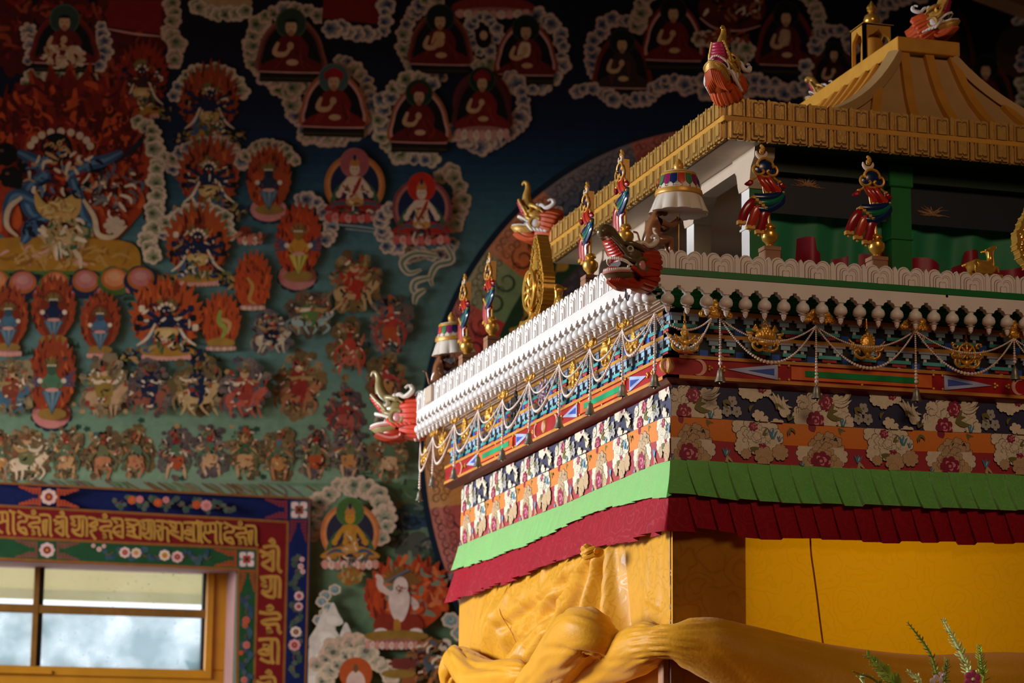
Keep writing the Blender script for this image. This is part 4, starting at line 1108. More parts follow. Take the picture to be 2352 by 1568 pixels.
    for s in (-1, 1):
        b = MB(); c = -.012+s*.036
        b.tube(smooth_path([(-.012+s*.020, -.006, .186), (-.012+s*.026, -.007, .178), (c, -.007, .173)], 4), .0026, n=7); b.ball((c, -.007, .172), .0052, n=8, k=6)
        o = b.build('tassel_cap', m_bgo, t)
        b = MB(); b.tube(smooth_path([(c, -.007, .170), (c+s*.006, -.007, .163), (c+s*.018, -.006, .160)], 4), [.005, .006, .007, .007, .007, .006, .005, .003, .001], n=8); b.build('tassel', m_bcr, o)
    return t
bn = banner(); first = True
ZP = .2165
def place_banner(px, face, label, rot=0.0, dz=0.0, sc=1.0):
    global first
    p = onY(px[0], px[1], -.055) if face == 'R' else onX(px[0], px[1], -.055)
    p = Vector((p.x, -.055, p.z) if face == 'R' else (-.055, p.y, p.z))
    rz = (FACE_R if face == 'R' else FACE_L)+rot
    if first: o = bn; o.location = p; o.rotation_euler = (0, 0, rz); o['label'] = label; first = False
    else: o = dup(bn, p, rz, label)
    o['group'] = 'victory banners standing on the parapet ledge'; o.scale = (sc,)*3
    zb = p.z; w = .020
    b = MB(); b.box(p.x-w, p.x+w, p.y-w, p.y+w, ZP, zb)
    tag(b.build('banner_plinth', m_post, None, smooth=False, bevel=.002), label.replace('victory banner', 'brown plinth of the banner', 1).replace(' in gold vase', ''), 'plinth', 'plinths under the victory banners')
    return o
VB = {}
for (k, px, f, lb, rot, sc) in (('a', (1768, 578), 'R', 'victory banner in gold vase before the green curtain, left of the two facing us', 0, .96),
    ('b', (2014, 601), 'R', 'victory banner in gold vase just left of the bare green post', 0, .96),
    ('c', (1437, 578), 'L', 'victory banner rising behind the near corner dragon head', 0, .96), ('d', (1356, 643), 'L', 'victory banner with round gold vase just left of the corner dragon head', 0, .96),
    ('e', (1130, 782), 'L', 'victory banner in gold vase left of the tall gold wheel', 0, .98), ('f', (1072, 824), 'L', 'victory banner overlapping the far parasol on the side parapet', 0, .98)):
    place_banner(px, f, lb, rot, 0, sc)
# ---------------------------------------------------------------- parasols with monkeys
m_mon = M('monkey_brown', (138,88,56), .25, var=.2, scale=50, coat=.6)
m_ivory = M('ivory_glaze', (226,214,200), .25, var=.06, coat=.6)
cols = [M('petal_green', (70,120,74), .3, coat=.3), M('petal_magenta', (140,34,92), .3, coat=.3), M('petal_navy', (26,42,96), .3, coat=.3), M('petal_red', (196,58,34), .3, coat=.3)]
def monkey(label):
    t = thing('monkey_figurine', label, 'figurine', (0, 0, 0), 0, None)
    me = bpy.data.meshes.new('body'); ob = bpy.data.objects.new('body', me); C.objects.link(ob); ob.parent = t
    J = [((0, 0, .030), .020), ((-.004, 0, .055), .018), ((-.002, 0, .078), .015), ((.004, 0, .088), .009), ((.016, 0, .098), .0125), ((.024, 0, .094), .009),
         ((.012, .012, .030), .012), ((.038, .013, .034), .009), ((.036, .012, .010), .006), ((.048, .012, .004), .005),
         ((.012, -.012, .030), .012), ((.038, -.013, .034), .009), ((.036, -.012, .010), .006), ((.048, -.012, .004), .005),
         ((.004, .016, .074), .008), ((.030, .015, .058), .0065), ((.056, .004, .084), .005), ((.060, .002, .090), .0055),
         ((.004, -.016, .074), .008), ((.034, -.015, .062), .0065), ((.058, -.004, .078), .005), ((.061, -.002, .084), .0055),
         ((-.020, 0, .020), .005), ((-.026, 0, .010), .0035), ((-.030, 0, .026), .003), ((-.036, 0, .046), .0026), ((-.046, 0, .048), .0024)]
    E = [(0,1),(1,2),(2,3),(3,4),(4,5),(0,6),(6,7),(7,8),(8,9),(0,10),(10,11),(11,12),(12,13),(2,14),(14,15),(15,16),(16,17),(2,18),(18,19),(19,20),(20,21),(0,22),(22,23),(23,24),(24,25),(25,26)]
    me.from_pydata([j[0] for j in J], E, [])
    sk = ob.modifiers.new('k', 'SKIN'); sk.use_smooth_shade = True
    for i, (p, r) in enumerate(J): me.skin_vertices[0].data[i].radius = (r, r)
    me.skin_vertices[0].data[0].use_root = True
    su = ob.modifiers.new('s', 'SUBSURF'); su.levels = 2; su.render_levels = 2
    me.materials.append(m_mon)
    for s in (-1, 1):
        b = MB(); b.ball((.014, s*.0125, .102), .005, n=10, k=6, sc=(.6, .5, 1)); b.build('ear', M('monkey_tan', (150,100,66), .3), t)
        b = MB(); b.ball((.0255, s*.005, .0995), .0016, n=8, k=6); b.build('eye', M('pupil', (16,14,12)), t)
    b = MB(); b.ball((.027, 0, .0935), .0075, n=12, k=8, sc=(.9, 1.0, .8)); b.build('muzzle', M('monkey_tan', (150,100,66)), t)
    return t
def parasol(label):
    t = thing('parasol', label, 'parasol', (0, 0, 0), 0, None)
    b = MB(); b.tube([(0, 0, 0), (0, 0, .14)], .0014, n=8); b.build('pole', m_bgo, t)
    b = MB(); nw = 11
    prof_ = [(.044, .128), (.0475, .122), (.051, .112), (.055, .100), (.059, .090)]
    b.lathe(prof_, n=nw*8, wave=lambda a, k: 1+.11*(k/4)*(abs(math.cos(nw*a/2))**.7-.5)); 
    o = b.build('skirt', m_ivory, t, ang=60); o.modifiers.new('t', 'SOLIDIFY').thickness = .003
    b = MB(); b.lathe([(0, .121), (.044, .118), (.054, .094)], n=24); b.build('lining', M('lining_red', (120,26,24), .5), t)
    b = MB(); b.lathe([(.0, .1755), (.033, .1755), (.0355, .172), (.036, .168), (.044, .138), (.0465, .128), (.045, .125), (.0, .12)], n=48); cp = b.build('canopy', m_ivory, t)
    b = MB(); b.lathe([(.0355, .1735), (.037, .1720), (.0375, .168), (.036, .166)], n=40); b.lathe([(.0455, .1375), (.048, .1365), (.0495, .130), (.049, .127), (.046, .126)], n=40); b.build('gold_band', m_bgo, cp)
    for k in range(16):
        a0 = 2*PI*k/16; da = 2*PI/16
        def pt(u, z):
            r = lerp(.0372, .0448, (.168-z)/(.168-.138))+.0012; a = a0+da*u
            return (r*math.cos(a), r*math.sin(a), z)
        b = MB(); v = [pt(.05, .1665), pt(.5, .1665), pt(.95, .1665), pt(.95, .1500), pt(.72, .1460), pt(.5, .1425), pt(.28, .1460), pt(.05, .1500)]
        c_ = pt(.5, .155); v.append((c_[0]*1.035, c_[1]*1.035, c_[2]))
        b.add(v, [(i, (i+1) % 8, 8) for i in range(8)]); o = b.build('petal', cols[k % 4], cp)
        p = pt(.5, .1405); b = MB(); b.ball(p, .0018, n=8, k=5); b.build('gold_bead', m_bgo, o)
    b = MB(); b.lathe([(0, .175), (.011, .175), (.0105, .180), (.0085, .182), (.0105, .187), (.010, .193), (.006, .199), (.002, .205), (0, .2065)], n=20); b.build('finial', m_bgo, t)
    return t
G = 'parasols held by squatting monkeys on the parapet corners'
pp = onY(1562, 560, -.035); s1 = 1.12
pr = parasol('white glazed parasol with coloured petals held by the near monkey'); pr.location = (pp.x-.003, -.035, ZP+.058); pr.scale = (s1,)*3
mk = monkey('brown glazed monkey squatting behind the parapet under the near parasol'); mk.location = (pp.x-.065, -.034, ZP+.058); mk.scale = (1.06,)*3
b = MB(); b.box(pp.x-.11, pp.x+.012, -.062, -.006, ZP, ZP+.058); 
tag(b.build('pedestal_block', m_creamp, None, smooth=False, bevel=.003), 'low cream block carrying the near monkey and parasol', 'pedestal')
p2 = onX(1047, 800, -.03)
p2 = Vector((-.02, p2.y+.02, ZP))
pr2 = dup(pr, (p2.x, p2.y, ZP+.05), .5, 'white glazed parasol tilted on the far corner of the side parapet'); pr2.rotation_euler = (0, -.12, .5)
mk2 = dup(mk, (p2.x-.055, p2.y+.01, ZP+.046), 0, 'brown monkey figurine crouching under the far parasol')
b = MB(); b.box(p2.x-.09, p2.x+.02, p2.y-.03, p2.y+.04, ZP, ZP+.050); tag(b.build('pedestal_block', m_creamp, None, smooth=False, bevel=.003), 'low cream block carrying the far monkey and parasol', 'pedestal')
for o in (pr, pr2): o['group'] = 'glazed parasols on the parapet corners'
for o in (mk, mk2): o['group'] = 'monkey figurines on the parapet corners'
# ---------------------------------------------------------------- deer and wheels
def deer(label):
    t = thing('gilt_deer', label, 'deer statue', (0, 0, 0), 0, 'gilt deer beside the wheels')
    b = MB(); b.box(-.046, .046, -.014, .014, 0, .0055); b.box(-.050, .050, -.016, .016, -.004, .001); b.build('plate', m_gilt, t, smooth=False, bevel=.001)
    me = bpy.data.meshes.new('body'); ob = bpy.data.objects.new('body', me); C.objects.link(ob); ob.parent = t
    J = [((-.030, 0, .023), .0165), ((-.008, 0, .024), .0155), ((.014, 0, .022), .015), ((.022, 0, .034), .0105), ((.020, 0, .050), .0075), ((.017, 0, .064), .0075), ((.026, 0, .070), .0068), ((.037, 0, .0745), .0042),
         ((-.026, .012, .014), .010), ((-.004, .016, .008), .005), ((.018, .015, .007), .0035), ((-.026, -.012, .014), .010), ((-.004, -.016, .008), .005), ((.018, -.015, .007), .0035),
         ((.020, .010, .012), .007), ((.036, .011, .008), .004), ((.022, -.010, .014), .007), ((.032, -.010, .026), .004), ((.036, -.010, .009), .003),
         ((-.044, 0, .026), .005), ((-.054, 0, .022), .003), ((.013, .008, .064), .003), ((.001, .012, .0615), .0035), ((.013, -.008, .064), .003), ((.001, -.012, .0615), .0035)]
    E = [(0,1),(1,2),(2,3),(3,4),(4,5),(5,6),(6,7),(0,8),(8,9),(9,10),(0,11),(11,12),(12,13),(2,14),(14,15),(2,16),(16,17),(17,18),(0,19),(19,20),(5,21),(21,22),(5,23),(23,24)]
    me.from_pydata([j[0] for j in J], E, [])
    sk = ob.modifiers.new('k', 'SKIN'); sk.use_smooth_shade = True
    for i, (p, r) in enumerate(J): me.skin_vertices[0].data[i].radius = (r, r)
    me.skin_vertices[0].data[1].use_root = True
    su = ob.modifiers.new('s', 'SUBSURF'); su.levels = 2; su.render_levels = 2
    me.materials.append(m_gilt)
    return t
dr = deer('gilt deer lying on a plate in front of the green curtain, gazing up'); p = onY(2257, 612, -.06); dr.location = (p.x, -.06, .2745); dr.scale = (1.0,)*3
pL = onX(1216, 742, -.06); pR = onX(1283, 702, -.06)
d2 = dup(dr, (-.05, pL.y+.03, .259), -PI/2, 'gilt deer on the side parapet, left of the gold wheel'); d2.scale = (1.25,)*3
d3 = dup(dr, (-.05, pR.y+.01, .259), PI/2, 'gilt deer on the side parapet, right of the gold wheel'); d3.scale = (1.25,)*3
def plinth(nm, x, y, w, d, z1, lab):
    b = MB(); b.box(x-w, x+w, y-d, y+d, ZP, z1); return tag(b.build(nm, m_creamp, None, smooth=False, bevel=.002), lab, 'plinth')
plinth('deer_plinth', p.x, -.052, .045, .016, .2705, 'cream plinth under the gilt deer facing us')
plinth('deer_plinth', -.05, pL.y+.03, .016, .05, .254, 'cream plinth under the left deer of the side parapet')
plinth('deer_plinth', -.05, pR.y+.01, .016, .05, .254, 'cream plinth under the right deer of the side parapet')
def wheel(label):
    t = thing('wheel_statue', label, 'wheel statue', (0, 0, 0), 0, 'gilt wheels on the parapet')
    b = MB(); b.lathe([(0, 0), (.026, 0), (.028, .010), (.018, .022), (.014, .030), (.020, .038), (.024, .046), (.016, .054), (.012, .06), (0, .06)], n=24); b.build('lotus_stand', m_gilt, t)
    P = []
    for i in range(48):
        a = 2*PI*i/48-PI/2; r = .064*(1+.06*abs(math.sin(8*a))); x = r*math.cos(a); z = .118+r*1.05*math.sin(a)
        if math.sin(a) > .3: z += .050*((math.sin(a)-.3)/.7)**2.2; x *= 1-.25*((math.sin(a)-.3)/.7)
        P.append((x, z))
    b = MB(); b.prism(P, -.004, .022); rr = random.Random(3)
    for k in range(260):
        a = rr.uniform(0, 2*PI); r = rr.uniform(.040, .060); x = r*math.cos(a); z = .118+r*1.05*math.sin(a)
        if math.sin(a) > .3: z += .046*((math.sin(a)-.3)/.7)**2.2; x *= 1-.25*((math.sin(a)-.3)/.7)
        b.ball((x, -.005, z), rr.uniform(.002, .004), n=6, k=4)
    for k in range(40):
        a = -PI/2+2*PI*k/40; x = P[int(k*1.2) % 48][0]*1.0; z = P[int(k*1.2) % 48][1]
        b.tube([(x, -.004, z), (x, .022, z)], .0022, n=5)
    b.build('flame_aureole', m_gilt, t, ang=40)
    b = MB(); b.tube([(.040*math.cos(2*PI*i/40), -.016, .112+.042*math.sin(2*PI*i/40)) for i in range(40)], .0055, n=8, closed=True)
    w_ = b.build('wheel_rim', m_gilt, t)
    for k in range(8):
        a = 2*PI*k/8; b = MB(); b.tube([(.010*math.cos(a), -.016, .112+.010*math.sin(a)), (.024*math.cos(a), -.018, .112+.025*math.sin(a)), (.038*math.cos(a), -.016, .112+.040*math.sin(a))], [.002, .0045, .002], n=7); b.build('spoke', m_gilt, w_)
    b = MB(); b.ball((0, -.017, .112), .011, sc=(1, .6, 1)); b.build('hub', m_gilt, w_)
    return t
wl = wheel('tall gilt wheel with flame aureole on the side parapet between two deer'); p = onX(1232, 735, -.05); wl.location = (-.05, p.y, ZP+.02); wl.rotation_euler = (0, 0, FACE_L); wl.scale = (1.22,)*3
plinth('wheel_plinth', -.05, p.y, .03, .035, ZP+.020, 'cream plinth under the gilt wheel of the side parapet')
p = onY(2402, 620, -.05); w2 = dup(wl, (p.x, -.05, ZP+.02), 0, 'gilt wheel cut by the right edge of the picture'); w2.scale = (1.15,)*3
plinth('wheel_plinth', p.x, -.05, .035, .03, ZP+.020, 'cream plinth under the gilt wheel at the right edge')
# ---------------------------------------------------------------- hanging gold pendants  (local origin at the ring, x right, -y out, z down negative)
m_pend = M('pendant_gold', (220,164,66), .3, metal=.45, var=.22, scale=90, bump=.7, bscale=160)
m_dkm = M('dark_bronze', (42,32,24), .45, metal=.4, var=.2)
m_vlm = M('tarnished_violet', (142,116,128), .45, metal=.35, var=.2)
def scrollbase(b):
    for s in (-1, 1):
        b.tube(smooth_path([(s*.004, 0, -.066), (s*.016, -.001, -.070), (s*.028, -.002, -.064), (s*.030, -.002, -.054), (s*.022, -.002, -.052), (s*.020, -.002, -.059)], 5), [.0036]*26, n=7)
        b.tube(smooth_path([(s*.022, 0, -.048), (s*.032, -.001, -.050), (s*.039, -.002, -.043), (s*.034, -.002, -.038), (s*.040, 0, -.033), (s*.045, .001, -.027)], 5), [.003]*18+[.002]*8, n=7)
        b.tube(smooth_path([(s*.006, 0, -.056), (s*.016, -.001, -.046), (s*.028, -.001, -.044), (s*.033, -.001, -.047)], 5), .003, n=7)
    for k in range(3): b.ball((-.004+.004*k, -.003, -.071), .0022, n=7, k=5)
    b.ball((0, -.003, -.060), .008, sc=(1, .5, 1))
PEND = {}
def pendant(kind, label, mat=None):
    mat = mat or m_pend
    t = thing('gold_pendant', label, 'pendant', (0, 0, 0), 0, None)
    b = MB(); b.tube([(.003*math.cos(a), 0, -.003+.003*math.sin(a)) for a in frange(0, 2*PI, 12)[:-1]], .0008, n=6, closed=True); b.tube([(0, 0, 0), (0, .002, .024)], .0011, n=6)
    for k in range(5): b.tube([(.0018*math.cos(a), .0005*k, .003+k*.0045+.0028*math.sin(a)) for a in frange(0, 2*PI, 8)[:-1]], .0006, n=5, closed=True)
    b.build('hanging_loop', m_dkm if mat is not m_pend else mat, t)
    b = MB(); scrollbase(b); b.build('ribbon_scroll', mat, t, ang=60)
    b = MB()
    if kind == 'leaf':
        for (w, d, y) in ((.0095, 0, 0), (.0065, .004, -.002), (.0035, .008, -.004)):
            b.lathe([(0, -.006-d), (w*.4, -.011-d), (w*.75, -.020-d*.5), (w, -.028), (w*.9, -.036), (w*.5, -.042), (0, -.046)], (0, y, 0), 14, sy=.35, wave=lambda a, k: 1+.10*((k % 2)*2-1))
        for s in (-1, 1):
            for k in range(3): b.tube(smooth_path([(0, -.002, -.052), (s*(.010+k*.003), -.003, -.050+k*.004), (s*(.020+k*.003), -.002, -.044+k*.006)], 4), [.004]*5+[.003]*3+[.001], n=7)
        b.ball((0, -.004, -.052), .010, sc=(1.1, .5, .8))
    elif kind == 'lotus':
        for (z, r, n, w) in ((-.040, .020, 7, .010), (-.034, .014, 6, .009), (-.028, .008, 5, .008)):
            for k in range(n):
                a = lerp(-1.25, 1.25, k/(n-1)); b.ball((math.sin(a)*r, -.004-.004*math.cos(a), z+.006*math.cos(a)), w, n=9, k=6, sc=(.72, .45, 1.0))
        for s in (-1, 1):
            b.tube(smooth_path([(s*.010, -.001, -.030), (s*.009, -.001, -.018), (s*.003, -.001, -.010), (s*.000, -.001, -.007)], 4), .0018, n=6)
            b.ball((s*.011, -.002, -.013), .0042, n=8, k=6, sc=(1.2, .7, .8))
            for k in range(5): b.tube([(s*.018, -.001, -.026), (s*(.024+k*.0022), -.002, -.010-k*.0032)], [.0045, .0014], n=6)
            b.ball((s*.037, -.001, -.031), .007, n=9, k=6, sc=(1.3, .4, .5))
        b.ball((0, -.004, -.052), .014, sc=(1.6, .45, .55))
    elif kind == 'jewel':
        b.lathe([(0, -.008), (.003, -.012), (.010, -.020), (.0165, -.032), (.017, -.040), (.012, -.052), (.008, -.060), (0, -.062)], (0, -.002, 0), 20, sy=.45, wave=lambda a, k: 1+.08*math.cos(10*a))
        for k in range(9):
            a = lerp(-1.9, 1.9, k/8); b.ball((math.sin(a)*.0155, -.004, -.030+.014*math.cos(a)), .0042, n=8, k=6)
        b.ball((0, -.003, -.013), .005)
    elif kind == 'wheel':
        b.tube([(.021*math.cos(a), -.002, -.038+.024*math.sin(a)) for a in frange(0, 2*PI, 32)[:-1]], .0032, n=8, closed=True)
        for k in range(8): a = 2*PI*k/8; b.tube([(0, -.002, -.038), (.012*math.cos(a), -.003, -.038+.013*math.sin(a)), (.020*math.cos(a), -.002, -.038+.023*math.sin(a))], [.0015, .0035, .0018], n=6)
        b.ball((0, -.004, -.038), .0075, sc=(1, .6, 1)); b.lathe([(0, -.006), (.003, -.008), (.005, -.012), (.003, -.016), (0, -.016)], (0, 0, 0), 10)
        for s in (-1, 1):
            b.tube(spiral((s*.030, -.020), .008, .003, 0, s*5, 16, side=-.001), .003, n=7); b.ball((s*.036, -.001, -.015), .004)
    elif kind == 'knot':
        for k in range(3):
            o = (k-1)*.012
            b.tube(smooth_path([(o-.018, -.002, -.030), (o-.006, -.004, -.018), (o+.006, -.002, -.030), (o+.016, -.004, -.042), (o+.004, -.003, -.052), (o-.010, -.004, -.042)], 5, closed=True), .0034, n=7, closed=True)
        b.tube([(.008*math.cos(a), 0, -.012+.010*math.sin(a)) for a in frange(0, 2*PI, 16)[:-1]], .003, n=7, closed=True)
        b.ball((0, -.002, -.036), .016, sc=(1.1, .35, .8))
    else:  # fishes
        for s in (-1, 1):
            b.tube(smooth_path([(s*.020, -.002, -.014), (s*.010, -.004, -.026), (s*-.002, -.004, -.038), (s*-.012, -.003, -.048), (s*-.020, -.002, -.050)], 5), [.002]*3+[.007]*8+[.006]*6+[.003]*4, n=9)
            b.ball((s*.022, -.002, -.012), .007, sc=(1, .4, 1.2))
        b.ball((0, -.003, -.040), .016, sc=(1.2, .4, .9)); b.ball((0, -.002, -.020), .008, sc=(1, .4, 1))
    b.build('emblem', mat, t, ang=60)
    return t
TP = .046
KN = {'leaf': 'leaf-shaped', 'lotus': 'lotus', 'jewel': 'flaming jewel', 'wheel': 'wheel', 'knot': 'dark bronze endless-knot', 'fish': 'tarnished violet twin-fish'}
def hang(kind, px, face, label, mat=None, sc=1.0):
    p = onY(px[0], px[1], -TP) if face == 'R' else onX(px[0], px[1], -TP)
    rz = FACE_R if face == 'R' else FACE_L
    if kind not in PEND:
        o = pendant(kind, label, mat); PEND[kind] = o; o.location = p; o.rotation_euler = (0, 0, rz)
    else: o = dup(PEND[kind], p, rz, label)
    o.scale = (sc,)*3; o['group'] = 'gilt pendants hanging before the bracket frieze'
for kind, px, f, lb, mt in (('leaf', (1573, 736), 'R', 'gold leaf pendant facing us beside the shrine corner', None), ('lotus', (1757, 736), 'R', 'gold lotus pendant with leaves, second from the corner on the right face', None),
    ('jewel', (1991, 755), 'R', 'gold jewel pendant above the green bar of the right face', None), ('wheel', (2219, 776), 'R', 'gold wheel pendant facing us, farthest right', None),
    ('leaf', (1454, 742), 'L', 'gold leaf pendant on the bright side, nearest the shrine corner', None), ('lotus', (1395, 768), 'L', 'gold lotus pendant on the bright side, second from the corner', None),
    ('jewel', (1320, 820), 'L', 'gold jewel pendant on the bright side, third from the corner', None), ('fish', (1249, 866), 'L', 'tarnished violet twin-fish pendant on the bright side', m_vlm),
    ('knot', (1185, 897), 'L', 'dark bronze knot pendant on the bright side', m_dkm), ('lotus', (1126, 927), 'L', 'gold lotus pendant on the bright side, just left of the dark bronze knot', None),
    ('jewel', (1071, 952), 'L', 'gold jewel pendant on the bright side, second left of the dark bronze knot', None), ('wheel', (1018, 986), 'L', 'gold wheel pendant at the far end of the bright side', None),
    ('leaf', (977, 1012), 'L', 'gold leaf pendant hanging past the far left edge of the shrine', None)):
    hang(kind, px, f, lb, mt, 1.0 if f == 'R' else 1.05)
# ---------------------------------------------------------------- gold cloud hooks
def cloud_hook(label):
    t = thing('gold_cloud', label, 'gold cloud ornament', (0, 0, 0), 0, 'gilt cloud ornaments above the pearl strands')
    b = MB(); rr = random.Random(6)
    for (x, z, r) in ((-.030, .006, .010), (-.022, .012, .012), (-.010, .020, .014), (.004, .024, .014), (.016, .018, .013), (.026, .010, .012), (.034, .005, .009), (0, .010, .016), (.0, .038, .006)): b.ball((x, 0, z), r, sc=(1, .42, .85), n=12, k=8)
    for k in range(60):
        x = rr.uniform(-.034, .036); h = .034*(1-(abs(x)/.042)**1.5); z = rr.uniform(.0, max(.004, h)); b.ball((x, -.0045, z), rr.uniform(.0018, .0042), n=7, k=5, sc=(1, .8, 1))
    for s in (-1, 1):
        for c in ((.020, .010), (.008, .022), (.030, .006)): b.tube(spiral((s*c[0], c[1]), .0065, .002, 0, 6.5, 16, side=-.0055), .0015, n=6)
    b.build('cloud', m_pend, t, ang=60)
    b = MB(); b.tube(smooth_path([(0, .002, .036), (0, .004, .048), (.003, .006, .054), (0, .008, .058)], 4), .001, n=6); b.build('wire', m_dkm, t)
    return t
ch = cloud_hook('gold cloud ornament over the first bell right of the shrine corner')
HR = [(1654, 731), (1874, 749), (2102, 759), (2329, 777)]; HLn = [(1430, 756), (1356, 800), (1285, 836), (1216, 876), (1155, 917), (1099, 941), (1044.5, 973), (995, 1003), (966, 1012)]
TG = .062
CR = [(1643, 728), (1882, 740), (2104, 757), (2331, 775)]
LBR = ['gold cloud ornament over the first bell right of the shrine corner', 'gold cloud ornament over the second bell of the shaded face', 'gold cloud ornament over the third bell of the shaded face', 'gold cloud ornament at the right edge of the picture']
for k, px in enumerate(CR):
    p = onY(px[0], px[1], -TG)
    if k == 0: ch.location = p
    else: dup(ch, p, 0, LBR[k])
ORD = ['nearest the shrine corner', 'second from the shrine corner', 'third from the shrine corner', 'fourth from the shrine corner', 'fifth from the shrine corner', 'sixth from the shrine corner', 'seventh from the shrine corner', 'eighth from the shrine corner, next to last', 'farthest from the shrine corner']
for k, px in enumerate(HLn):
    p = onX(px[0]+2, px[1]-4, -TG); dup(ch, p, FACE_L, 'gold cloud ornament on the bright side, '+ORD[k])
# ---------------------------------------------------------------- pearl garlands with bells
m_pearl = M('pearl', (238,218,206), .18, var=.05, coat=.7)
m_bell = M('bell_metal', (142,136,122), .42, metal=.7, var=.2, scale=30)
def beads_along(b, P, r0, r1, mid=False):
    P = [Vector(p) for p in P]; d = [0]
    for a, c in zip(P, P[1:]): d.append(d[-1]+(c-a).length)
    T = d[-1]; s = 0; i = 0
    while s < T:
        f = s/T
        g = (1-abs(2*f-1)) if mid else f
        r = lerp(r0, r1, max(0, (g-.45)/.55)**1.3 if mid else g**2.5)
        while i < len(d)-2 and d[i+1] < s: i += 1
        t = (s-d[i])/max(1e-9, d[i+1]-d[i]); c = P[i].lerp(P[i+1], t)
        b.ball(c, r*.98, n=8, k=5, sc=(1, 1, .94)); s += r*1.9
def sag(a, c, drop, n=24, bulge=.012, outw=Vector((0, -1, 0))):
    a, c = Vector(a), Vector(c); P = []
    for i in range(n+1):
        t = i/n; h = 4*t*(1-t); h = .75*h+.25*math.sin(PI*t)
        P.append(a.lerp(c, t)+Vector((0, 0, -drop*h))+outw*(bulge*math.sin(PI*t)))
    return P
def garland(label, hook, nxt, tassel, outw, drops=(.052, .105), nxt_only=None):
    t = thing('pearl_garland', label, 'pearl garland', hook, 0, 'pearl strands with bells')
    if nxt is not None:
        b = MB(); beads_along(b, sag(hook, nxt, drops[0], outw=outw), .0024, .0032, True); b.build('upper_swag', m_pearl, t, ang=180)
        b = MB(); beads_along(b, sag(hook, nxt, drops[1], outw=outw, bulge=.016), .0026, .0050, True); b.build('lower_swag', m_pearl, t, ang=180)
    h = Vector(hook); e = h+Vector((0, 0, -tassel))
    b = MB(); beads_along(b, [h, h+Vector((0, 0, -tassel*.5)), e],   .0025, .0054); b.build('tassel_strand', m_pearl, t, ang=180)
    b = MB(); b.lathe([(.0022, .0), (.0055, -.001), (.0072, -.004), (.0082, -.012), (.0098, -.020), (.0128, -.0265), (.0132, -.0285), (.0115, -.028), (.008, -.018), (0, -.010)], (e.x, e.y, e.z-.010), 20)
    b.tube([(e.x, e.y, e.z), (e.x, e.y, e.z-.011)], .0011, n=6); b.tube([(e.x+.0025*math.cos(a), e.y, e.z-.008+.0025*math.sin(a)) for a in frange(0, 2*PI, 10)[:-1]], .0007, n=5, closed=True)
    bl = b.build('bell', m_bell, t)
    b = MB(); b.tube([(e.x, e.y, e.z-.022), (e.x, e.y, e.z-.040)], .001, n=5); b.ball((e.x, e.y, e.z-.041), .0034, n=8, k=6); b.build('clapper', m_bell, bl)
    return t
oR, oL = Vector((0, -1, 0)), Vector((-1, 0, 0))
hc = onY(1503, 716, -.075); hc = Vector((-.05, -.06, hc.z))
hr = [onY(x, y, -TG) for x, y in HR]
bR = [845, 893, 905, 905]
garland('pearl strand with bell hanging at the shrine corner', hc, hr[0]+Vector((-.02, 0, 0)), .130, oR, (.035, .078))
LG = ['pearl strand with bell just right of the shrine corner, shaded face', 'pearl strand with bell over the left end of the green bar, shaded face', 'pearl strand with bell over the right end of the green bar, shaded face', 'broken pearl strand at the right edge of the picture']
for k in range(4):
    nx = hr[k+1] if k < 3 else hr[3]+Vector((.235, 0, -.002))
    garland(LG[k], hr[k], nx, (.108, .130, .128, .06)[k], oR, (.046, .096))
hl = [onX(x, y, -TG) for x, y in HLn]
prev = hc
TL = [onX(x, y, -TG) for x, y in ((1431, 872), (1356, 915), (1285, 947), (1216, 985), (1157, 1022), (1097, 1040), (1044, 1068), (998, 1085), (966, 1120))]
for k in range(9):
    garland('pearl strand with bell on the bright side, '+ORD[k], hl[k], prev, hl[k].z-TL[k].z, oL, (.050, .100) if k else (.045, .080)); prev = hl[k]
# ---------------------------------------------------------------- flower sprays in front, bottom right
m_fg = M('leaf_green', (150,184,70), .5, var=.2, scale=60); m_fp = M('leaf_pale_green', (206,232,160), .5, var=.12, scale=60); m_fd = M('leaf_dark_green', (110,134,52), .5, var=.2)
m_petw = M('petal_white', (232,216,224), .5); m_petp = M('petal_pink', (196,70,130), .5, var=.2); m_pety = M('stamen', (224,170,40), .5)
FYD = -.45
vz = onY(2200, 1700, FYD)
vase = thing('flower_vase', 'dark vase on the altar table holding the flower sprays', 'vase', (vz.x, FYD, -1.25))
b = MB(); b.lathe([(0, -1.25), (.05, -1.25), (.06, -1.2), (.08, -1.1), (.07, -1.0), (.045, -.92), (.05, -.88), (.044, -.885), (.04, -.93), (0, -.95)], (vz.x, FYD, 0), 24); b.build('body', m_redd, vase)
at_ = thing('altar_table', 'low red altar table in front of the shrine', 'table', (vz.x, FYD-.05, -2.5))
b = MB(); b.box(vz.x-.7, vz.x+.5, FYD-.25, FYD+.2, -1.30, -1.25); b.build('tabletop', m_redp, at_, smooth=False)
for sx in (-.66, .42):
    for sy in (-.22, .14):
        b = MB(); b.box(vz.x+sx, vz.x+sx+.05, FYD+sy, FYD+sy+.05, -2.5, -1.30); b.build('leg', m_redp, at_, smooth=False)
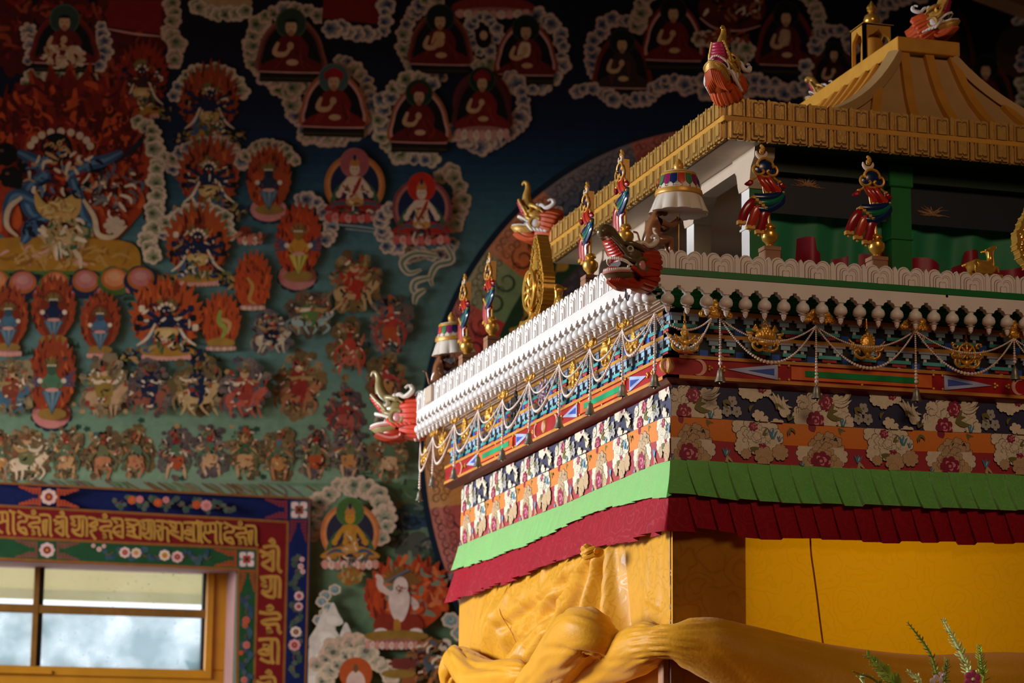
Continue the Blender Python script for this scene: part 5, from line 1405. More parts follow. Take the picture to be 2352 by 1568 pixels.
def spray_plant(label, pts, mat, leafL, n, seed, y=FYD, lw=.32, r=.0022):
    rr = random.Random(seed)
    P = [onY(x, yy, y) for x, yy in pts]
    P.append(Vector((vz.x+rr.uniform(-.02, .02), y, -.93)))
    P = smooth_path(P, 8)
    t = thing('leafy_spray', label, 'flower spray', tuple(P[-1]), 0, 'leafy sprays in the bottom right corner')
    b = MB(); b.tube(P, [lerp(r*.5, r*1.2, min(1, i/12)) for i in range(len(P))], n=6); b.build('stem', mat, t)
    b = MB(); m = int(8*(len(pts)-1))
    for k in range(n):
        f = k/n; i = f*m; i0 = int(i); p = P[i0].lerp(P[i0+1], i-i0); d = (P[i0]-P[i0+1]).normalized()
        a = rr.uniform(0, 6.28); sd = Vector((1 if k % 2 else -1, rr.uniform(-.8, .8), 0)); sd = (sd-d*sd.dot(d)).normalized()
        u = (d*.75+sd*.75).normalized(); L = 1.25*leafL*(.45+.6*f)*rr.uniform(.8, 1.2); w_ = sd.cross(u).normalized().cross(u)
        b.tube([p, p+u*L*.35+sd*L*.08, p+u*L*.75+sd*L*.06, p+u*L], [L*.09, L*lw*.55, L*lw*.45, L*.05], n=6, flat=.45)
    b.build('leaves', mat, t)
    return t
spray_plant('green leafy spray leaning left, in front of the rolled curtain', [(1992, 1504), (2010, 1522), (2030, 1540), (2052, 1566), (2075, 1600)], m_fg, .020, 46, 1)
spray_plant('thin dark green spray, tall one left of the pink flower', [(2085, 1430), (2105, 1455), (2125, 1482), (2140, 1510), (2150, 1545), (2160, 1580)], m_fd, .011, 34, 2)
spray_plant('pale green spray rising highest above the pink flower', [(2166, 1423), (2180, 1448), (2196, 1478), (2212, 1510), (2226, 1545), (2236, 1580)], m_fp, .016, 44, 3, r=.0026)
spray_plant('upright green spray right of the pink flower', [(2249, 1482), (2252, 1510), (2256, 1540), (2256, 1575)], m_fg, .015, 30, 4)
spray_plant('short feathery spray behind the white flower', [(2175, 1514), (2174, 1535), (2170, 1560), (2166, 1590)], m_fd, .013, 26, 5)
spray_plant('small pale spray just left of the white flower', [(2084, 1540), (2098, 1551), (2110, 1563), (2120, 1580)], m_fp, .010, 24, 6)
spray_plant('white-budded stem reaching farthest left', [(1958, 1541), (1975, 1548), (1995, 1553), (2015, 1566), (2040, 1590)], m_fd, .006, 14, 7)
spray_plant('small pale spray at the bottom edge under the budded stem', [(1980, 1552), (1985, 1562), (1992, 1578)], m_fp, .009, 14, 8)
def blossom(label, px, mat, r, n, seed, c2=None):
    rr = random.Random(seed); c = onY(px[0], px[1], FYD-.02)
    t = thing('blossom', label, 'flower', tuple(c))
    b = MB(); b.tube([c, Vector((vz.x, FYD, -.93))], .0015, n=6); b.build('stem', m_fg, t)
    for k in range(n):
        a = 2*PI*k/n+.4; u = Vector((math.cos(a), -.35, math.sin(a))).normalized(); w_ = Vector((-math.sin(a), 0, math.cos(a)))
        b = MB(); b.ball(c+u*r*.55, r*.5, sc=(1.0, .25, .8), n=12, k=8, rot=Matrix.Rotation(-a, 3, 'Y')); b.build('petal', mat, t)
    b = MB(); b.ball(c+Vector((0, -.006, 0)), r*.22); b.build('stamen', m_pety if not c2 else c2, t)
blossom('white and pink blossom with yellow centre at the bottom edge', (2150, 1566), m_petw, .016, 5, 1)
blossom('small white double bud above the white blossom', (2163, 1550), m_petw, .009, 3, 2, m_petw)
blossom('magenta pink flower at the bottom right', (2232, 1560), m_petp, .020, 6, 3, m_fp)
# ================================================================ THE PAINTED WALL
# flat pigment shapes laid on the plaster of the back wall; outlines are given as seen from the camera and cast onto the wall
class Paint:
    def __init__(s):
        s.v = []; s.f = []; s.c = []; s.grid = {}
    def layer(s, P):
        x0, x1 = min(p[0] for p in P), max(p[0] for p in P); y0, y1 = min(p[1] for p in P), max(p[1] for p in P)
        keys = [(i, j) for i in range(int(x0//6), int(x1//6)+1) for j in range(int(y0//6), int(y1//6)+1)]
        l = 1+max((s.grid.get(k, 0) for k in keys), default=0)
        for k in keys: s.grid[k] = l
        return l
    def poly(s, P, col, lay=None):
        if len(P) < 3: return
        l = s.layer(P) if lay is None else lay
        o = len(s.v); Y = WY-.0006-.00006*l
        for (x, y) in P:
            q = onY(x, y, WY); s.v.append((q.x, Y, q.z))
        s.f.append(tuple(range(o, o+len(P)))); s.c.append((lin(col[0]), lin(col[1]), lin(col[2]), 1))
    def stroke(s, pts, w, col, n=5, taper=True):
        P = [Vector((p[0], p[1], 0)) for p in pts]
        if n > 1: P = smooth_path(P, n)
        L = []; R_ = []; N = len(P)
        for i, p in enumerate(P):
            t = P[min(i+1, N-1)]-P[max(i-1, 0)]
            if t.length < 1e-6: continue
            t.normalize(); f = i/(N-1); ww = w*.5*(1 if not taper else (.35+.65*math.sin(PI*min(1, f*.9+.1))))
            L.append((p.x-t.y*ww, p.y+t.x*ww)); R_.append((p.x+t.y*ww, p.y-t.x*ww))
        s.strip(L, R_, col)
    def strip(s, L, R_, col):
        # ribbon as quads sharing one layer
        if len(L) < 2: return
        l = s.layer(L+R_); Y = WY-.0006-.00006*l; o = len(s.v)
        for (a, b) in zip(L, R_):
            for (x, y) in (a, b): q = onY(x, y, WY); s.v.append((q.x, Y, q.z))
        cc = (lin(col[0]), lin(col[1]), lin(col[2]), 1)
        for i in range(len(L)-1): s.f.append((o+2*i, o+2*i+1, o+2*i+3, o+2*i+2)); s.c.append(cc)
    def build(s, name, mat, parent):
        me = bpy.data.meshes.new(name); me.from_pydata(s.v, [], s.f)
        at = me.color_attributes.new('pigment', 'FLOAT_COLOR', 'CORNER')
        buf = []
        for f, c in zip(s.f, s.c): buf += list(c)*len(f)
        at.data.foreach_set('color', buf)
        me.materials.append(mat); me.update()
        o = bpy.data.objects.new(name, me); C.objects.link(o); o.parent = parent
        return o
m_pig = bpy.data.materials.new('mural_pigment'); m_pig.use_nodes = True
nt = m_pig.node_tree; bs = nt.nodes['Principled BSDF']; bs.inputs['Roughness'].default_value = .62; bs.inputs['Specular IOR Level'].default_value = .25
at = nt.nodes.new('ShaderNodeVertexColor'); at.layer_name = 'pigment'
tc = nt.nodes.new('ShaderNodeTexCoord'); nz = nt.nodes.new('ShaderNodeTexNoise'); nz.inputs['Scale'].default_value = 26; nz.inputs['Detail'].default_value = 6
mr = nt.nodes.new('ShaderNodeMapRange'); mr.inputs['To Min'].default_value = .58; mr.inputs['To Max'].default_value = 1.22
mx = nt.nodes.new('ShaderNodeMix'); mx.data_type = 'RGBA'; mx.blend_type = 'MULTIPLY'; mx.inputs['Factor'].default_value = 1
nt.links.new(tc.outputs['Object'], nz.inputs['Vector']); nt.links.new(nz.outputs['Fac'], mr.inputs['Value'])
nt.links.new(at.outputs['Color'], mx.inputs['A']); nt.links.new(mr.outputs['Result'], mx.inputs['B']); nt.links.new(mx.outputs['Result'], bs.inputs['Base Color'])
pt = Paint(); rm = random.Random(77)
CREAM, PINK, SKIN, BLK = (226,200,168), (214,150,134), (206,160,116), (14,14,18)
RED, DRED, ORG, DORG = (146,36,22), (82,18,12), (178,76,34), (122,44,20)
DBL, OLV, GRN, TAN, BRN, GRY = (22,34,64), (120,112,52), (62,92,58), (176,138,84), (112,82,46), (128,112,112)
def mixc(a, b, t): return tuple(lerp(x, y, t) for x, y in zip(a, b))
def ell(x, y, rx, ry, n=22, a0=0, a1=2*PI, rot=0):
    ca, sa = math.cos(rot), math.sin(rot)
    return [(x+rx*math.cos(a)*ca-ry*math.sin(a)*sa, y+rx*math.cos(a)*sa+ry*math.sin(a)*ca) for a in [lerp(a0, a1, i/n) for i in range(n+(0 if a1-a0 > 6.2 else 1))]]
def lobed(x, y, rx, ry, n, dep, ph=0.0, k=5):
    return [(x+rx*(1-dep+dep*abs(math.sin(n*a/2+ph))**.6)*math.cos(a), y+ry*(1-dep+dep*abs(math.sin(n*a/2+ph))**.6)*math.sin(a)) for a in [2*PI*i/(n*k) for i in range(n*k)]]
def spl(P, n=5): return [(p.x, p.y) for p in smooth_path([Vector((a, b, 0)) for a, b in P], n, closed=True)]
# ---- sky to meadow ground: navy overhead, teal, then sage green
GR = [(-60, (8,9,20)), (60, (7,9,22)), (190, (10,18,42)), (300, (15,36,62)), (390, (30,66,86)), (480, (60,98,108)), (600, (88,122,120)), (820, (96,130,122)), (940, (112,140,112)), (1090, (128,154,122)), (1300, (112,138,104)), (1640, (104,128,92))]
def gcol(y):
    for (a, ca), (b, cb) in zip(GR, GR[1:]):
        if y <= b: return mixc(ca, cb, (y-a)/(b-a))
    return GR[-1][1]
for j in range(-30, 860, 10):
    y0 = j*2; pt.poly([(-60, y0), (2450, y0), (2450, y0+20), (-60, y0+20)] if y0 < 1090 else [(660, y0), (2450, y0), (2450, y0+20), (660, y0+20)], gcol(y0+8), lay=0)
pt.grid.clear()
# ---- vocabulary
def cloudlet(x, y, r, tint, rot=0.0):
    n = rm.choice((5, 6, 7)); ph = rm.uniform(0, 3)
    pt.poly(lobed(x, y, r, r*.86, n, .22, ph), mixc(CREAM, (200,150,130), rm.uniform(0, .4)))
    pt.poly(lobed(x, y, r*.74, r*.62, n, .20, ph), mixc(tint, CREAM, .25))
    pt.poly(lobed(x+r*.1, y+r*.1, r*.50, r*.42, n, .2, ph), tint)
    a = rm.uniform(0, 6)
    pt.stroke([(x+r*.34*math.cos(a+k*.8)*(1-k*.11), y+r*.30*math.sin(a+k*.8)*(1-k*.11)) for k in range(7)], r*.13, mixc(CREAM, tint, .35), 3)
TB_, TG_ = (60,78,104), (104,118,74)
def chain(pts, r, tint=None, gap=1.0):
    P = smooth_path([Vector((a, b, 0)) for a, b in pts], 8); last = None; D = []
    for p in P:
        if last is None or (p-last).length > r*gap:
            last = p; D.append((p.x+rm.uniform(-.3, .3)*r, p.y+rm.uniform(-.3, .3)*r, r*rm.uniform(.75, 1.35), rm.choice((5, 6, 7)), rm.uniform(0, 3), tint or rm.choice((TB_, TG_, TG_))))
    cc = mixc(CREAM, (196,140,120), rm.uniform(.1, .5))
    for (x, y, q, n, ph, t) in D:
        q *= 1.12; n = rm.choice((5, 5, 6)); ox, oy = q*.12*math.cos(ph*2), q*.12*math.sin(ph*2)
        pt.poly(lobed(x, y, q*1.05, q*.95, n, .30, ph), mixc(cc, t, .55)); pt.poly(lobed(x, y, q, q*.9, n, .30, ph), cc)
        pt.poly(lobed(x+ox, y+oy, q*.72, q*.64, n, .34, ph), mixc(cc, t, .38)); pt.poly(lobed(x+ox*1.6, y+oy*1.6, q*.46, q*.40, n, .36, ph), mixc(cc, t, .8))
        pt.poly(lobed(x+ox*2.4, y+oy*2.4, q*.24, q*.2, 4, .3, ph), mixc(t, BLK, .45))
        for s_ in (0, 2.1, 4.2): pt.stroke([(x+q*.45*math.cos(s_+ph)+q*.24*math.cos(ph+s_+k*.9)*(1-k*.12), y+q*.4*math.sin(s_+ph)+q*.22*math.sin(ph+s_+k*.9)*(1-k*.12)) for k in range(5)], q*.09, mixc(cc, mixc(t, BLK, .4), .6), 3)
def ring(cx, cy, rx, ry, a0, a1, r, tint=None): chain([(cx+rx*math.cos(math.radians(a)), cy+ry*math.sin(math.radians(a))) for a in frange(a0, a1, 14)], r, tint)
def flame(x, y, rx, ry, c1=ORG, c2=DRED, n=26, tip=.30, lines=60):
    P = []
    for i in range(n*2):
        a = 2*PI*i/(n*2); up = max(0, -math.sin(a)); e = 1+(tip*rm.uniform(.5, 1.2) if i % 2 else -.04)*(.55+.45*up)
        P.append((x+rx*e*math.cos(a+.05)*(.97), y+ry*e*math.sin(a)-(ry*.10 if i % 2 else 0)))
    pt.poly(P, mixc(c1, c2, .25))
    for k in range(lines):
        a = rm.uniform(0, 2*PI); d = rm.uniform(.35, 1.0); px, py = x+rx*d*math.cos(a), y+ry*d*math.sin(a); L = rx*rm.uniform(.12, .3)
        pt.stroke([(px, py+L*.5), (px+rm.uniform(-.3, .3)*L, py), (px+rm.uniform(-.4, .4)*L, py-L)], rx*rm.uniform(.05, .12), rm.choice((c1, c2, c2, mixc(c1, (226,120,50), .4), mixc(c1, c2, .6), mixc(c2, BLK, .3))), 3)
def flecks(x, y, rx, ry, n, cols, w, L):
    n = int(n*1.5); w *= 1.25
    for k in range(n):
        a = rm.uniform(0, 2*PI); d = math.sqrt(rm.uniform(0, 1)); px, py = x+rx*d*math.cos(a), y+ry*d*math.sin(a); t = rm.uniform(0, PI); l = L*rm.uniform(.4, 1.2)
        pt.stroke([(px-l*math.cos(t)*.5, py-l*math.sin(t)*.5), (px+rm.uniform(-.3, .3)*l, py+rm.uniform(-.3, .3)*l), (px+l*math.cos(t)*.5, py+l*math.sin(t)*.5)], w*rm.uniform(.6, 1.3), rm.choice(cols), 3)
def lotus(x, y, w, h, c1=PINK, c2=CREAM, n=9):
    pt.poly(ell(x, y, w/2, h/2), mixc(c1, DRED, .35))
    for k in range(n):
        f = (k+.5)/n; px = x+(f-.5)*w*.95; py = y+h*.16*math.cos((f-.5)*2.6)
        pt.poly(lobed(px, py, w/n*.55, h*.40, 3, .1), c2 if k % 2 else c1); pt.poly(ell(px, py-h*.04, w/n*.28, h*.2, 10), mixc(c1, c2, .5 if k % 2 else .1))
def monk(x, y0, y1, w, halo, robe, arch, hat=None, inner=None, base='plank', white=False, dark=BLK):
    # seated figure between y0 (halo top) and y1 (seat bottom)
    robe = mixc(robe, BLK, .15); arch = mixc(arch, BLK, .12)
    h = y1-y0; cy = y0+h*.56
    A = spl([(x-w*.5, y1-h*.14), (x-w*.52, cy), (x-w*.42, y0+h*.34), (x-w*.22, y0+h*.16), (x, y0+h*.08), (x+w*.22, y0+h*.16), (x+w*.42, y0+h*.34), (x+w*.52, cy), (x+w*.5, y1-h*.14)], 4)
    pt.poly(A, arch); pt.poly([(lerp(x, a, .91), lerp(cy, b, .90)) for a, b in A], mixc(arch, DRED, .5) if not white else PINK); pt.poly([(lerp(x, a, .83), lerp(cy, b, .80)) for a, b in A], dark)
    pt.poly(ell(x, y0+h*.21, w*.25, w*.25), mixc(halo, CREAM, .2)); pt.poly(ell(x, y0+h*.21, w*.23, w*.23), halo)
    R_ = spl([(x-w*.46, y1-h*.15), (x-w*.42, y1-h*.26), (x-w*.24, y1-h*.34), (x-w*.25, y0+h*.52), (x-w*.16, y0+h*.40), (x-w*.05, y0+h*.36), (x+w*.06, y0+h*.36), (x+w*.18, y0+h*.40), (x+w*.28, y0+h*.54), (x+w*.27, y1-h*.34), (x+w*.44, y1-h*.26), (x+w*.47, y1-h*.15)], 4)
    pt.poly(R_, robe)
    if inner: pt.poly(spl([(x-w*.15, y0+h*.60), (x-w*.10, y0+h*.42), (x, y0+h*.40), (x+w*.08, y0+h*.44), (x+w*.05, y0+h*.60)], 4), inner)
    for k in range(7):
        s_ = rm.choice((-1, 1)); pt.stroke([(x+s_*w*rm.uniform(.05, .2), y0+h*rm.uniform(.45, .6)), (x+s_*w*rm.uniform(.12, .28), y1-h*.30), (x+s_*w*rm.uniform(.05, .40), y1-h*.18)], w*.025, mixc(robe, BLK if k % 2 else ORG, .35), 3)
    pt.stroke([(x-w*.2, y0+h*.46), (x-w*.26, y0+h*.60), (x-w*.10, y0+h*.62), (x+w*.0, y0+h*.52)], w*.085, SKIN, 4); pt.poly(ell(x+w*.02, y1-h*.27, w*.10, w*.05, 12), SKIN); pt.poly(ell(x-w*.01, y0+h*.51, w*.055, w*.065, 10), SKIN)
    pt.poly(ell(x, y0+h*.26, w*.092, w*.125, 16), SKIN); pt.poly(ell(x, y0+h*.34, w*.05, w*.05, 10), mixc(SKIN, robe, .3))
    pt.poly(ell(x, y0+h*.195, w*.095, w*.06, 12, PI, 2*PI), BLK if not hat else hat)
    if hat: pt.poly(spl([(x-w*.13, y0+h*.23), (x-w*.15, y0+h*.14), (x, y0+h*.07), (x+w*.15, y0+h*.14), (x+w*.13, y0+h*.23), (x, y0+h*.18)], 4), hat)
    for s_ in (-1, 1): pt.poly(ell(x+s_*w*.035, y0+h*.255, w*.016, w*.009, 8), BRN)
    pt.stroke([(x-w*.02, y0+h*.30), (x+w*.02, y0+h*.30)], w*.012, DRED, 1)
    if base == 'plank':
        pt.poly([(x-w*.5, y1-h*.15), (x+w*.5, y1-h*.13), (x+w*.5, y1), (x-w*.5, y1-h*.02)], (22,14,14)); pt.stroke([(x-w*.5, y1-h*.15), (x, y1-h*.135), (x+w*.5, y1-h*.13)], w*.022, PINK, 2, False)
        pt.stroke([(x-w*.5, y1-h*.06), (x+w*.5, y1-h*.045)], w*.03, (60,52,24), 1, False)
    else:
        lotus(x, y1-h*.08, w*1.06, h*.19)
def bodhi(x, y, r, ringc, halo, body, dress, base, inside=DBL):
    pt.poly(ell(x, y, r, r*1.02, 30), ringc); pt.poly(ell(x, y, r*.90, r*.92, 30), mixc(ringc, (240,180,110), .35)); pt.poly(ell(x, y, r*.80, r*.83, 30), inside)
    pt.poly(ell(x, y-r*.72, r*.48, r*.50), mixc(halo, CREAM, .15)); pt.poly(ell(x, y-r*.72, r*.45, r*.47), halo)
    for s_ in (-1, 1):
        pt.stroke([(x+s_*r*.25, y-r*.15), (x+s_*r*.55, y+r*.15), (x+s_*r*.75, y+r*.65), (x+s_*r*.45, y+r*.75)], r*.16, GRN, 4)
        pt.stroke([(x+s_*r*.22, y-r*.2), (x+s_*r*.42, y+r*.12), (x+s_*r*.50, y+r*.32)], r*.17, body, 4); pt.poly(ell(x+s_*r*.52, y+r*.3, r*.1, r*.12, 10), body)
        pt.poly(spl([(x+s_*r*.05, y+r*.55), (x+s_*r*.4, y+r*.45), (x+s_*r*.95, y+r*.70), (x+s_*r*.9, y+r*.85), (x+s_*r*.2, y+r*.8)], 4), dress); pt.stroke([(x+s_*r*.1, y+r*.66), (x+s_*r*.5, y+r*.58), (x+s_*r*.8, y+r*.74)], r*.12, (70,84,96), 3)
    pt.poly(spl([(x-r*.26, y-r*.25), (x+r*.26, y-r*.25), (x+r*.20, y+r*.10), (x+r*.26, y+r*.5), (x-r*.26, y+r*.5), (x-r*.20, y+r*.1)], 4), body)
    pt.stroke([(x+r*.2, y-r*.25), (x+r*.05, y+r*.1), (x-r*.15, y+r*.45)], r*.13, dress, 3); pt.poly(ell(x, y+r*.55, r*.3, r*.14, 12), (200,140,70))
    pt.poly(ell(x, y-r*.52, r*.17, r*.22, 14), body); pt.poly(spl([(x-r*.17, y-r*.65), (x-r*.1, y-r*.85), (x, y-r*1.0), (x+r*.1, y-r*.85), (x+r*.17, y-r*.65)], 3), (190,120,60)); pt.poly(ell(x, y-r*.9, r*.06, r*.1, 8), DBL)
    for s_ in (-1, 1): pt.poly(ell(x+s_*r*.06, y-r*.53, r*.03, r*.018, 8), BRN)
    flecks(x, y+r*.3, r*.4, r*.35, 14, (CREAM, (200,140,70), dress, (120,80,40)), r*.05, r*.2)
    lotus(x, y+r*1.02, r*2.0, r*.42, *base); flecks(x, y+r*.88, r*.9, r*.12, 12, ((70,84,96), DRED, CREAM, GRN), r*.06, r*.3)
def wrath(x, y, w, h, body=DBL, c1=ORG, c2=DRED, cloud=True, base=True):
    if cloud: ring(x, y-h*.04, w*.52, h*.46, 195, 345, w*.10)
    flame(x, y-h*.05, w*.44, h*.42, c1, c2)
    if base: lotus(x, y+h*.44, w*.66, h*.10, PINK, (224,160,140), 11); pt.poly(ell(x, y+h*.37, w*.36, h*.07), (176,124,44)); flecks(x-w*.42, y+h*.42, w*.12, h*.10, 12, (BRN, TAN, BLK, DBL, OLV), w*.035, w*.10); flecks(x+w*.42, y+h*.42, w*.12, h*.10, 12, (BRN, TAN, BLK, DBL, OLV), w*.035, w*.10)
    for k in range(11):
        a = lerp(-2.6, -.5, k/10); pt.stroke([(x, y-h*.12), (x+w*.10*math.cos(a), y-h*.12+h*.10*math.sin(a)), (x+w*.20*math.cos(a), y-h*.12+h*.20*math.sin(a))], w*.05, rm.choice((BRN, OLV, DORG)), 3)
    for s_ in (-1, 1):
        for k in range(3):
            pt.stroke([(x+s_*w*.08, y-h*.02), (x+s_*w*(.2+.04*k), y-h*(.10-.09*k)), (x+s_*w*(.30+.03*k), y-h*(.16-.12*k))], w*.06, body, 3); pt.poly(lobed(x+s_*w*(.31+.03*k), y-h*(.17-.12*k), w*.045, w*.05, 4, .2), rm.choice((BLK, CREAM, BLK, DBL)))
        pt.stroke([(x+s_*w*.06, y+h*.14), (x+s_*w*.22, y+h*.18), (x+s_*w*.20, y+h*.34), (x+s_*w*.30, y+h*.36)], w*.095, body if s_ > 0 else (64,92,120), 4)
        pt.stroke([(x+s_*w*.14, y+h*.02), (x+s_*w*.24, y+h*.20), (x+s_*w*.38, y+h*.30)], w*.04, CREAM, 4)
    pt.poly(ell(x, y+h*.0, w*.12, h*.12, 14), body); pt.poly(ell(x, y-h*.13, w*.085, h*.075, 14), mixc(body, BLK, .3))
    for k in range(5): a = lerp(-2.7, -.4, k/4); pt.poly(ell(x+w*.10*math.cos(a), y-h*.14+h*.09*math.sin(a), w*.026, w*.026, 8), CREAM)
    for s_ in (-1, 1): pt.poly(ell(x+s_*w*.03, y-h*.14, w*.016, w*.016, 8), CREAM)
    pt.poly(ell(x, y-h*.10, w*.03, h*.016, 8), RED)
    pt.poly(spl([(x-w*.15, y+h*.10), (x, y+h*.07), (x+w*.15, y+h*.10), (x+w*.12, y+h*.20), (x, y+h*.235), (x-w*.12, y+h*.20)], 4), (206,164,96)); pt.poly(ell(x, y+h*.15, w*.08, h*.05, 10), (222,186,120))
    flecks(x, y+h*.28, w*.26, h*.10, 26, (CREAM, OLV, (64,92,120), TAN, BLK, ORG, GRN), w*.03, w*.12); flecks(x, y-h*.02, w*.34, h*.22, 18, (CREAM, BLK, DBL, TAN), w*.025, w*.10)
def kila(x, y, w, h, body=(70,104,122), inner=DORG, c1=ORG, pinkb=False, cone=(96,124,138), wings=False):
    if pinkb: pt.poly(lobed(x, y+h*.36, w*.40, h*.20, 12, .12), (34,40,52)); pt.poly(ell(x, y+h*.35, w*.36, h*.17), (206,128,118))
    flame(x, y-h*.06, w*.44, h*.42, c1, DRED, 22, .16)
    if not pinkb: pt.poly(ell(x, y, w*.28, h*.34), inner)
    pt.poly(ell(x, y+h*.36, w*.27, h*.07), (150,112,48))
    if not pinkb: lotus(x, y+h*.44, w*.62, h*.10, PINK, (224,160,140), 9)
    for k in range(9): a = lerp(-2.7, -.4, k/8); pt.stroke([(x, y-h*.14), (x+w*.2*math.cos(a), y-h*.14+h*.16*math.sin(a))], w*.07, rm.choice((BRN, OLV)), 1)
    for s_ in (-1, 1):
        if wings:
            for k in range(4): pt.stroke([(x+s_*w*.12, y-h*.02), (x+s_*w*.28, y-h*(.06-.03*k)), (x+s_*w*.44, y-h*(.14-.06*k))], w*.05, (70,74,100), 3)
        pt.stroke([(x+s_*w*.06, y-h*.06), (x+s_*w*.18, y+h*.0), (x+s_*w*.12, y+h*.07)], w*.08, body, 3); pt.poly(ell(x+s_*w*.22, y-h*.02, w*.05, w*.05, 8), CREAM)
    pt.poly(ell(x, y-h*.02, w*.13, h*.11, 12), body); pt.poly(ell(x, y-h*.14, w*.09, h*.06, 12), mixc(body, BLK, .3))
    for k in range(4): pt.poly(ell(x-w*.07+w*.045*k, y-h*.195, w*.02, w*.02, 7), CREAM)
    pt.poly([(x-w*.20, y+h*.09), (x+w*.20, y+h*.09), (x, y+h*.37)], mixc(cone, BLK, .35)); pt.poly([(x-w*.17, y+h*.10), (x-w*.06, y+h*.10), (x-.5, y+h*.34)], cone); pt.poly([(x-w*.02, y+h*.10), (x+w*.06, y+h*.10), (x, y+h*.34)], mixc(cone, CREAM, .15)); pt.poly([(x+w*.10, y+h*.10), (x+w*.17, y+h*.10), (x+.5, y+h*.34)], cone)
    pt.poly(ell(x, y+h*.085, w*.13, h*.025, 10), PINK)
def rider(x, y, w, h, cl=None, horse=(196,170,130), coat=None, dance=False):
    cl = cl or rm.choice(((124,98,58), (112,92,88), (130,100,62), (104,86,84))); coat = coat or rm.choice((RED, DBL, GRN, (150,60,40), (70,100,110)))
    for k in range(15):
        a = rm.uniform(0, 6.28); d = rm.uniform(.1, .95); q = w*rm.uniform(.12, .22); pt.poly(lobed(x+w*.36*d*math.cos(a), y+h*.36*d*math.sin(a), q, q*1.1, rm.choice((5, 6, 7)), .26, rm.uniform(0, 3)), mixc(cl, BLK, rm.uniform(0, .25)))
    for k in range(30):
        a = rm.uniform(0, 6.28); d = math.sqrt(rm.uniform(.2, 1)); px, py = x+w*.44*d*math.cos(a), y+h*.43*d*math.sin(a); r = w*.08*rm.uniform(.6, 1.2)
        pt.poly(lobed(px, py, r, r*.9, 5, .22), mixc(cl, rm.choice((BLK, BLK, CREAM, TAN)), rm.uniform(.08, .32))); pt.stroke([(px+r*.5*math.cos(a+q), py+r*.5*math.sin(a+q)) for q in (0, 1, 2, 3)], r*.22, mixc(cl, BLK, .45), 3)
    if dance:
        for s_ in (-1, 1):
            pt.stroke([(x, y+h*.10), (x+s_*w*.16, y+h*.20), (x+s_*w*rm.uniform(.05, .25), y+h*.40)], w*.085, horse, 4); pt.stroke([(x, y-h*.08), (x+s_*w*.20, y-h*.02), (x+s_*w*.30, y-h*rm.uniform(-.08, .2))], w*.065, horse, 4)
            pt.stroke([(x+s_*w*.1, y-h*.05), (x+s_*w*.3, y+h*.1), (x+s_*w*.25, y+h*.3)], w*.05, coat, 4)
        pt.poly(ell(x, y, w*.13, h*.14, 12), coat); pt.poly(spl([(x-w*.16, y+h*.06), (x+w*.16, y+h*.06), (x+w*.14, y+h*.2), (x, y+h*.26), (x-w*.14, y+h*.2)], 3), rm.choice((ORG, horse, (190,130,70))))
        pt.poly(ell(x, y-h*.20, w*.075, h*.07, 12), rm.choice((horse, (90,110,120), RED)))
        flecks(x, y-h*.28, w*.12, h*.06, 8, (BRN, BLK, ORG), w*.04, w*.12)
    else:
        pt.poly(spl([(x-w*.34, y+h*.10), (x-w*.1, y+h*.04), (x+w*.15, y+h*.06), (x+w*.30, y-h*.04), (x+w*.40, y+h*.02), (x+w*.28, y+h*.14), (x+w*.18, y+h*.24), (x-w*.1, y+h*.24), (x-w*.3, y+h*.26)], 4), horse)
        for dx in (-.28, -.12, .12, .24): pt.stroke([(x+w*dx, y+h*.18), (x+w*(dx+rm.uniform(-.08, .08)), y+h*.28), (x+w*(dx+rm.uniform(-.12, .12)), y+h*.40)], w*.05, horse, 3)
        pt.stroke([(x-w*.34, y+h*.1), (x-w*.44, y+h*.2), (x-w*.40, y+h*.34)], w*.05, mixc(horse, BLK, .3), 3)
        pt.poly(spl([(x-w*.14, y-h*.14), (x+w*.10, y-h*.14), (x+w*.14, y+h*.06), (x+w*.06, y+h*.16), (x-w*.16, y+h*.12)], 4), coat); pt.stroke([(x, y+h*.05), (x+w*.06, y+h*.18), (x+w*.0, y+h*.26)], w*.09, coat, 3)
        for s_ in (-1, 1): pt.stroke([(x, y-h*.08), (x+s_*w*.18, y-h*.06), (x+s_*w*.28, y-h*rm.uniform(.0, .2))], w*.07, rm.choice((coat, CREAM, TAN)), 3)
        pt.poly(ell(x-w*.01, y-h*.21, w*.08, h*.07, 12), mixc(coat, BLK, .4) if coat in (DBL, GRN) else SKIN)
        for k in range(7): a = lerp(-2.8, -.3, k/6); pt.stroke([(x, y-h*.22), (x+w*.15*math.cos(a), y-h*.22+h*.12*math.sin(a))], w*.05, rm.choice((BRN, OLV, DORG)), 1)
    flecks(x, y, w*.4, h*.36, 34, (CREAM, TAN, BLK, coat, (170,70,50), cl, mixc(cl, BLK, .5)), w*.03, w*.11)
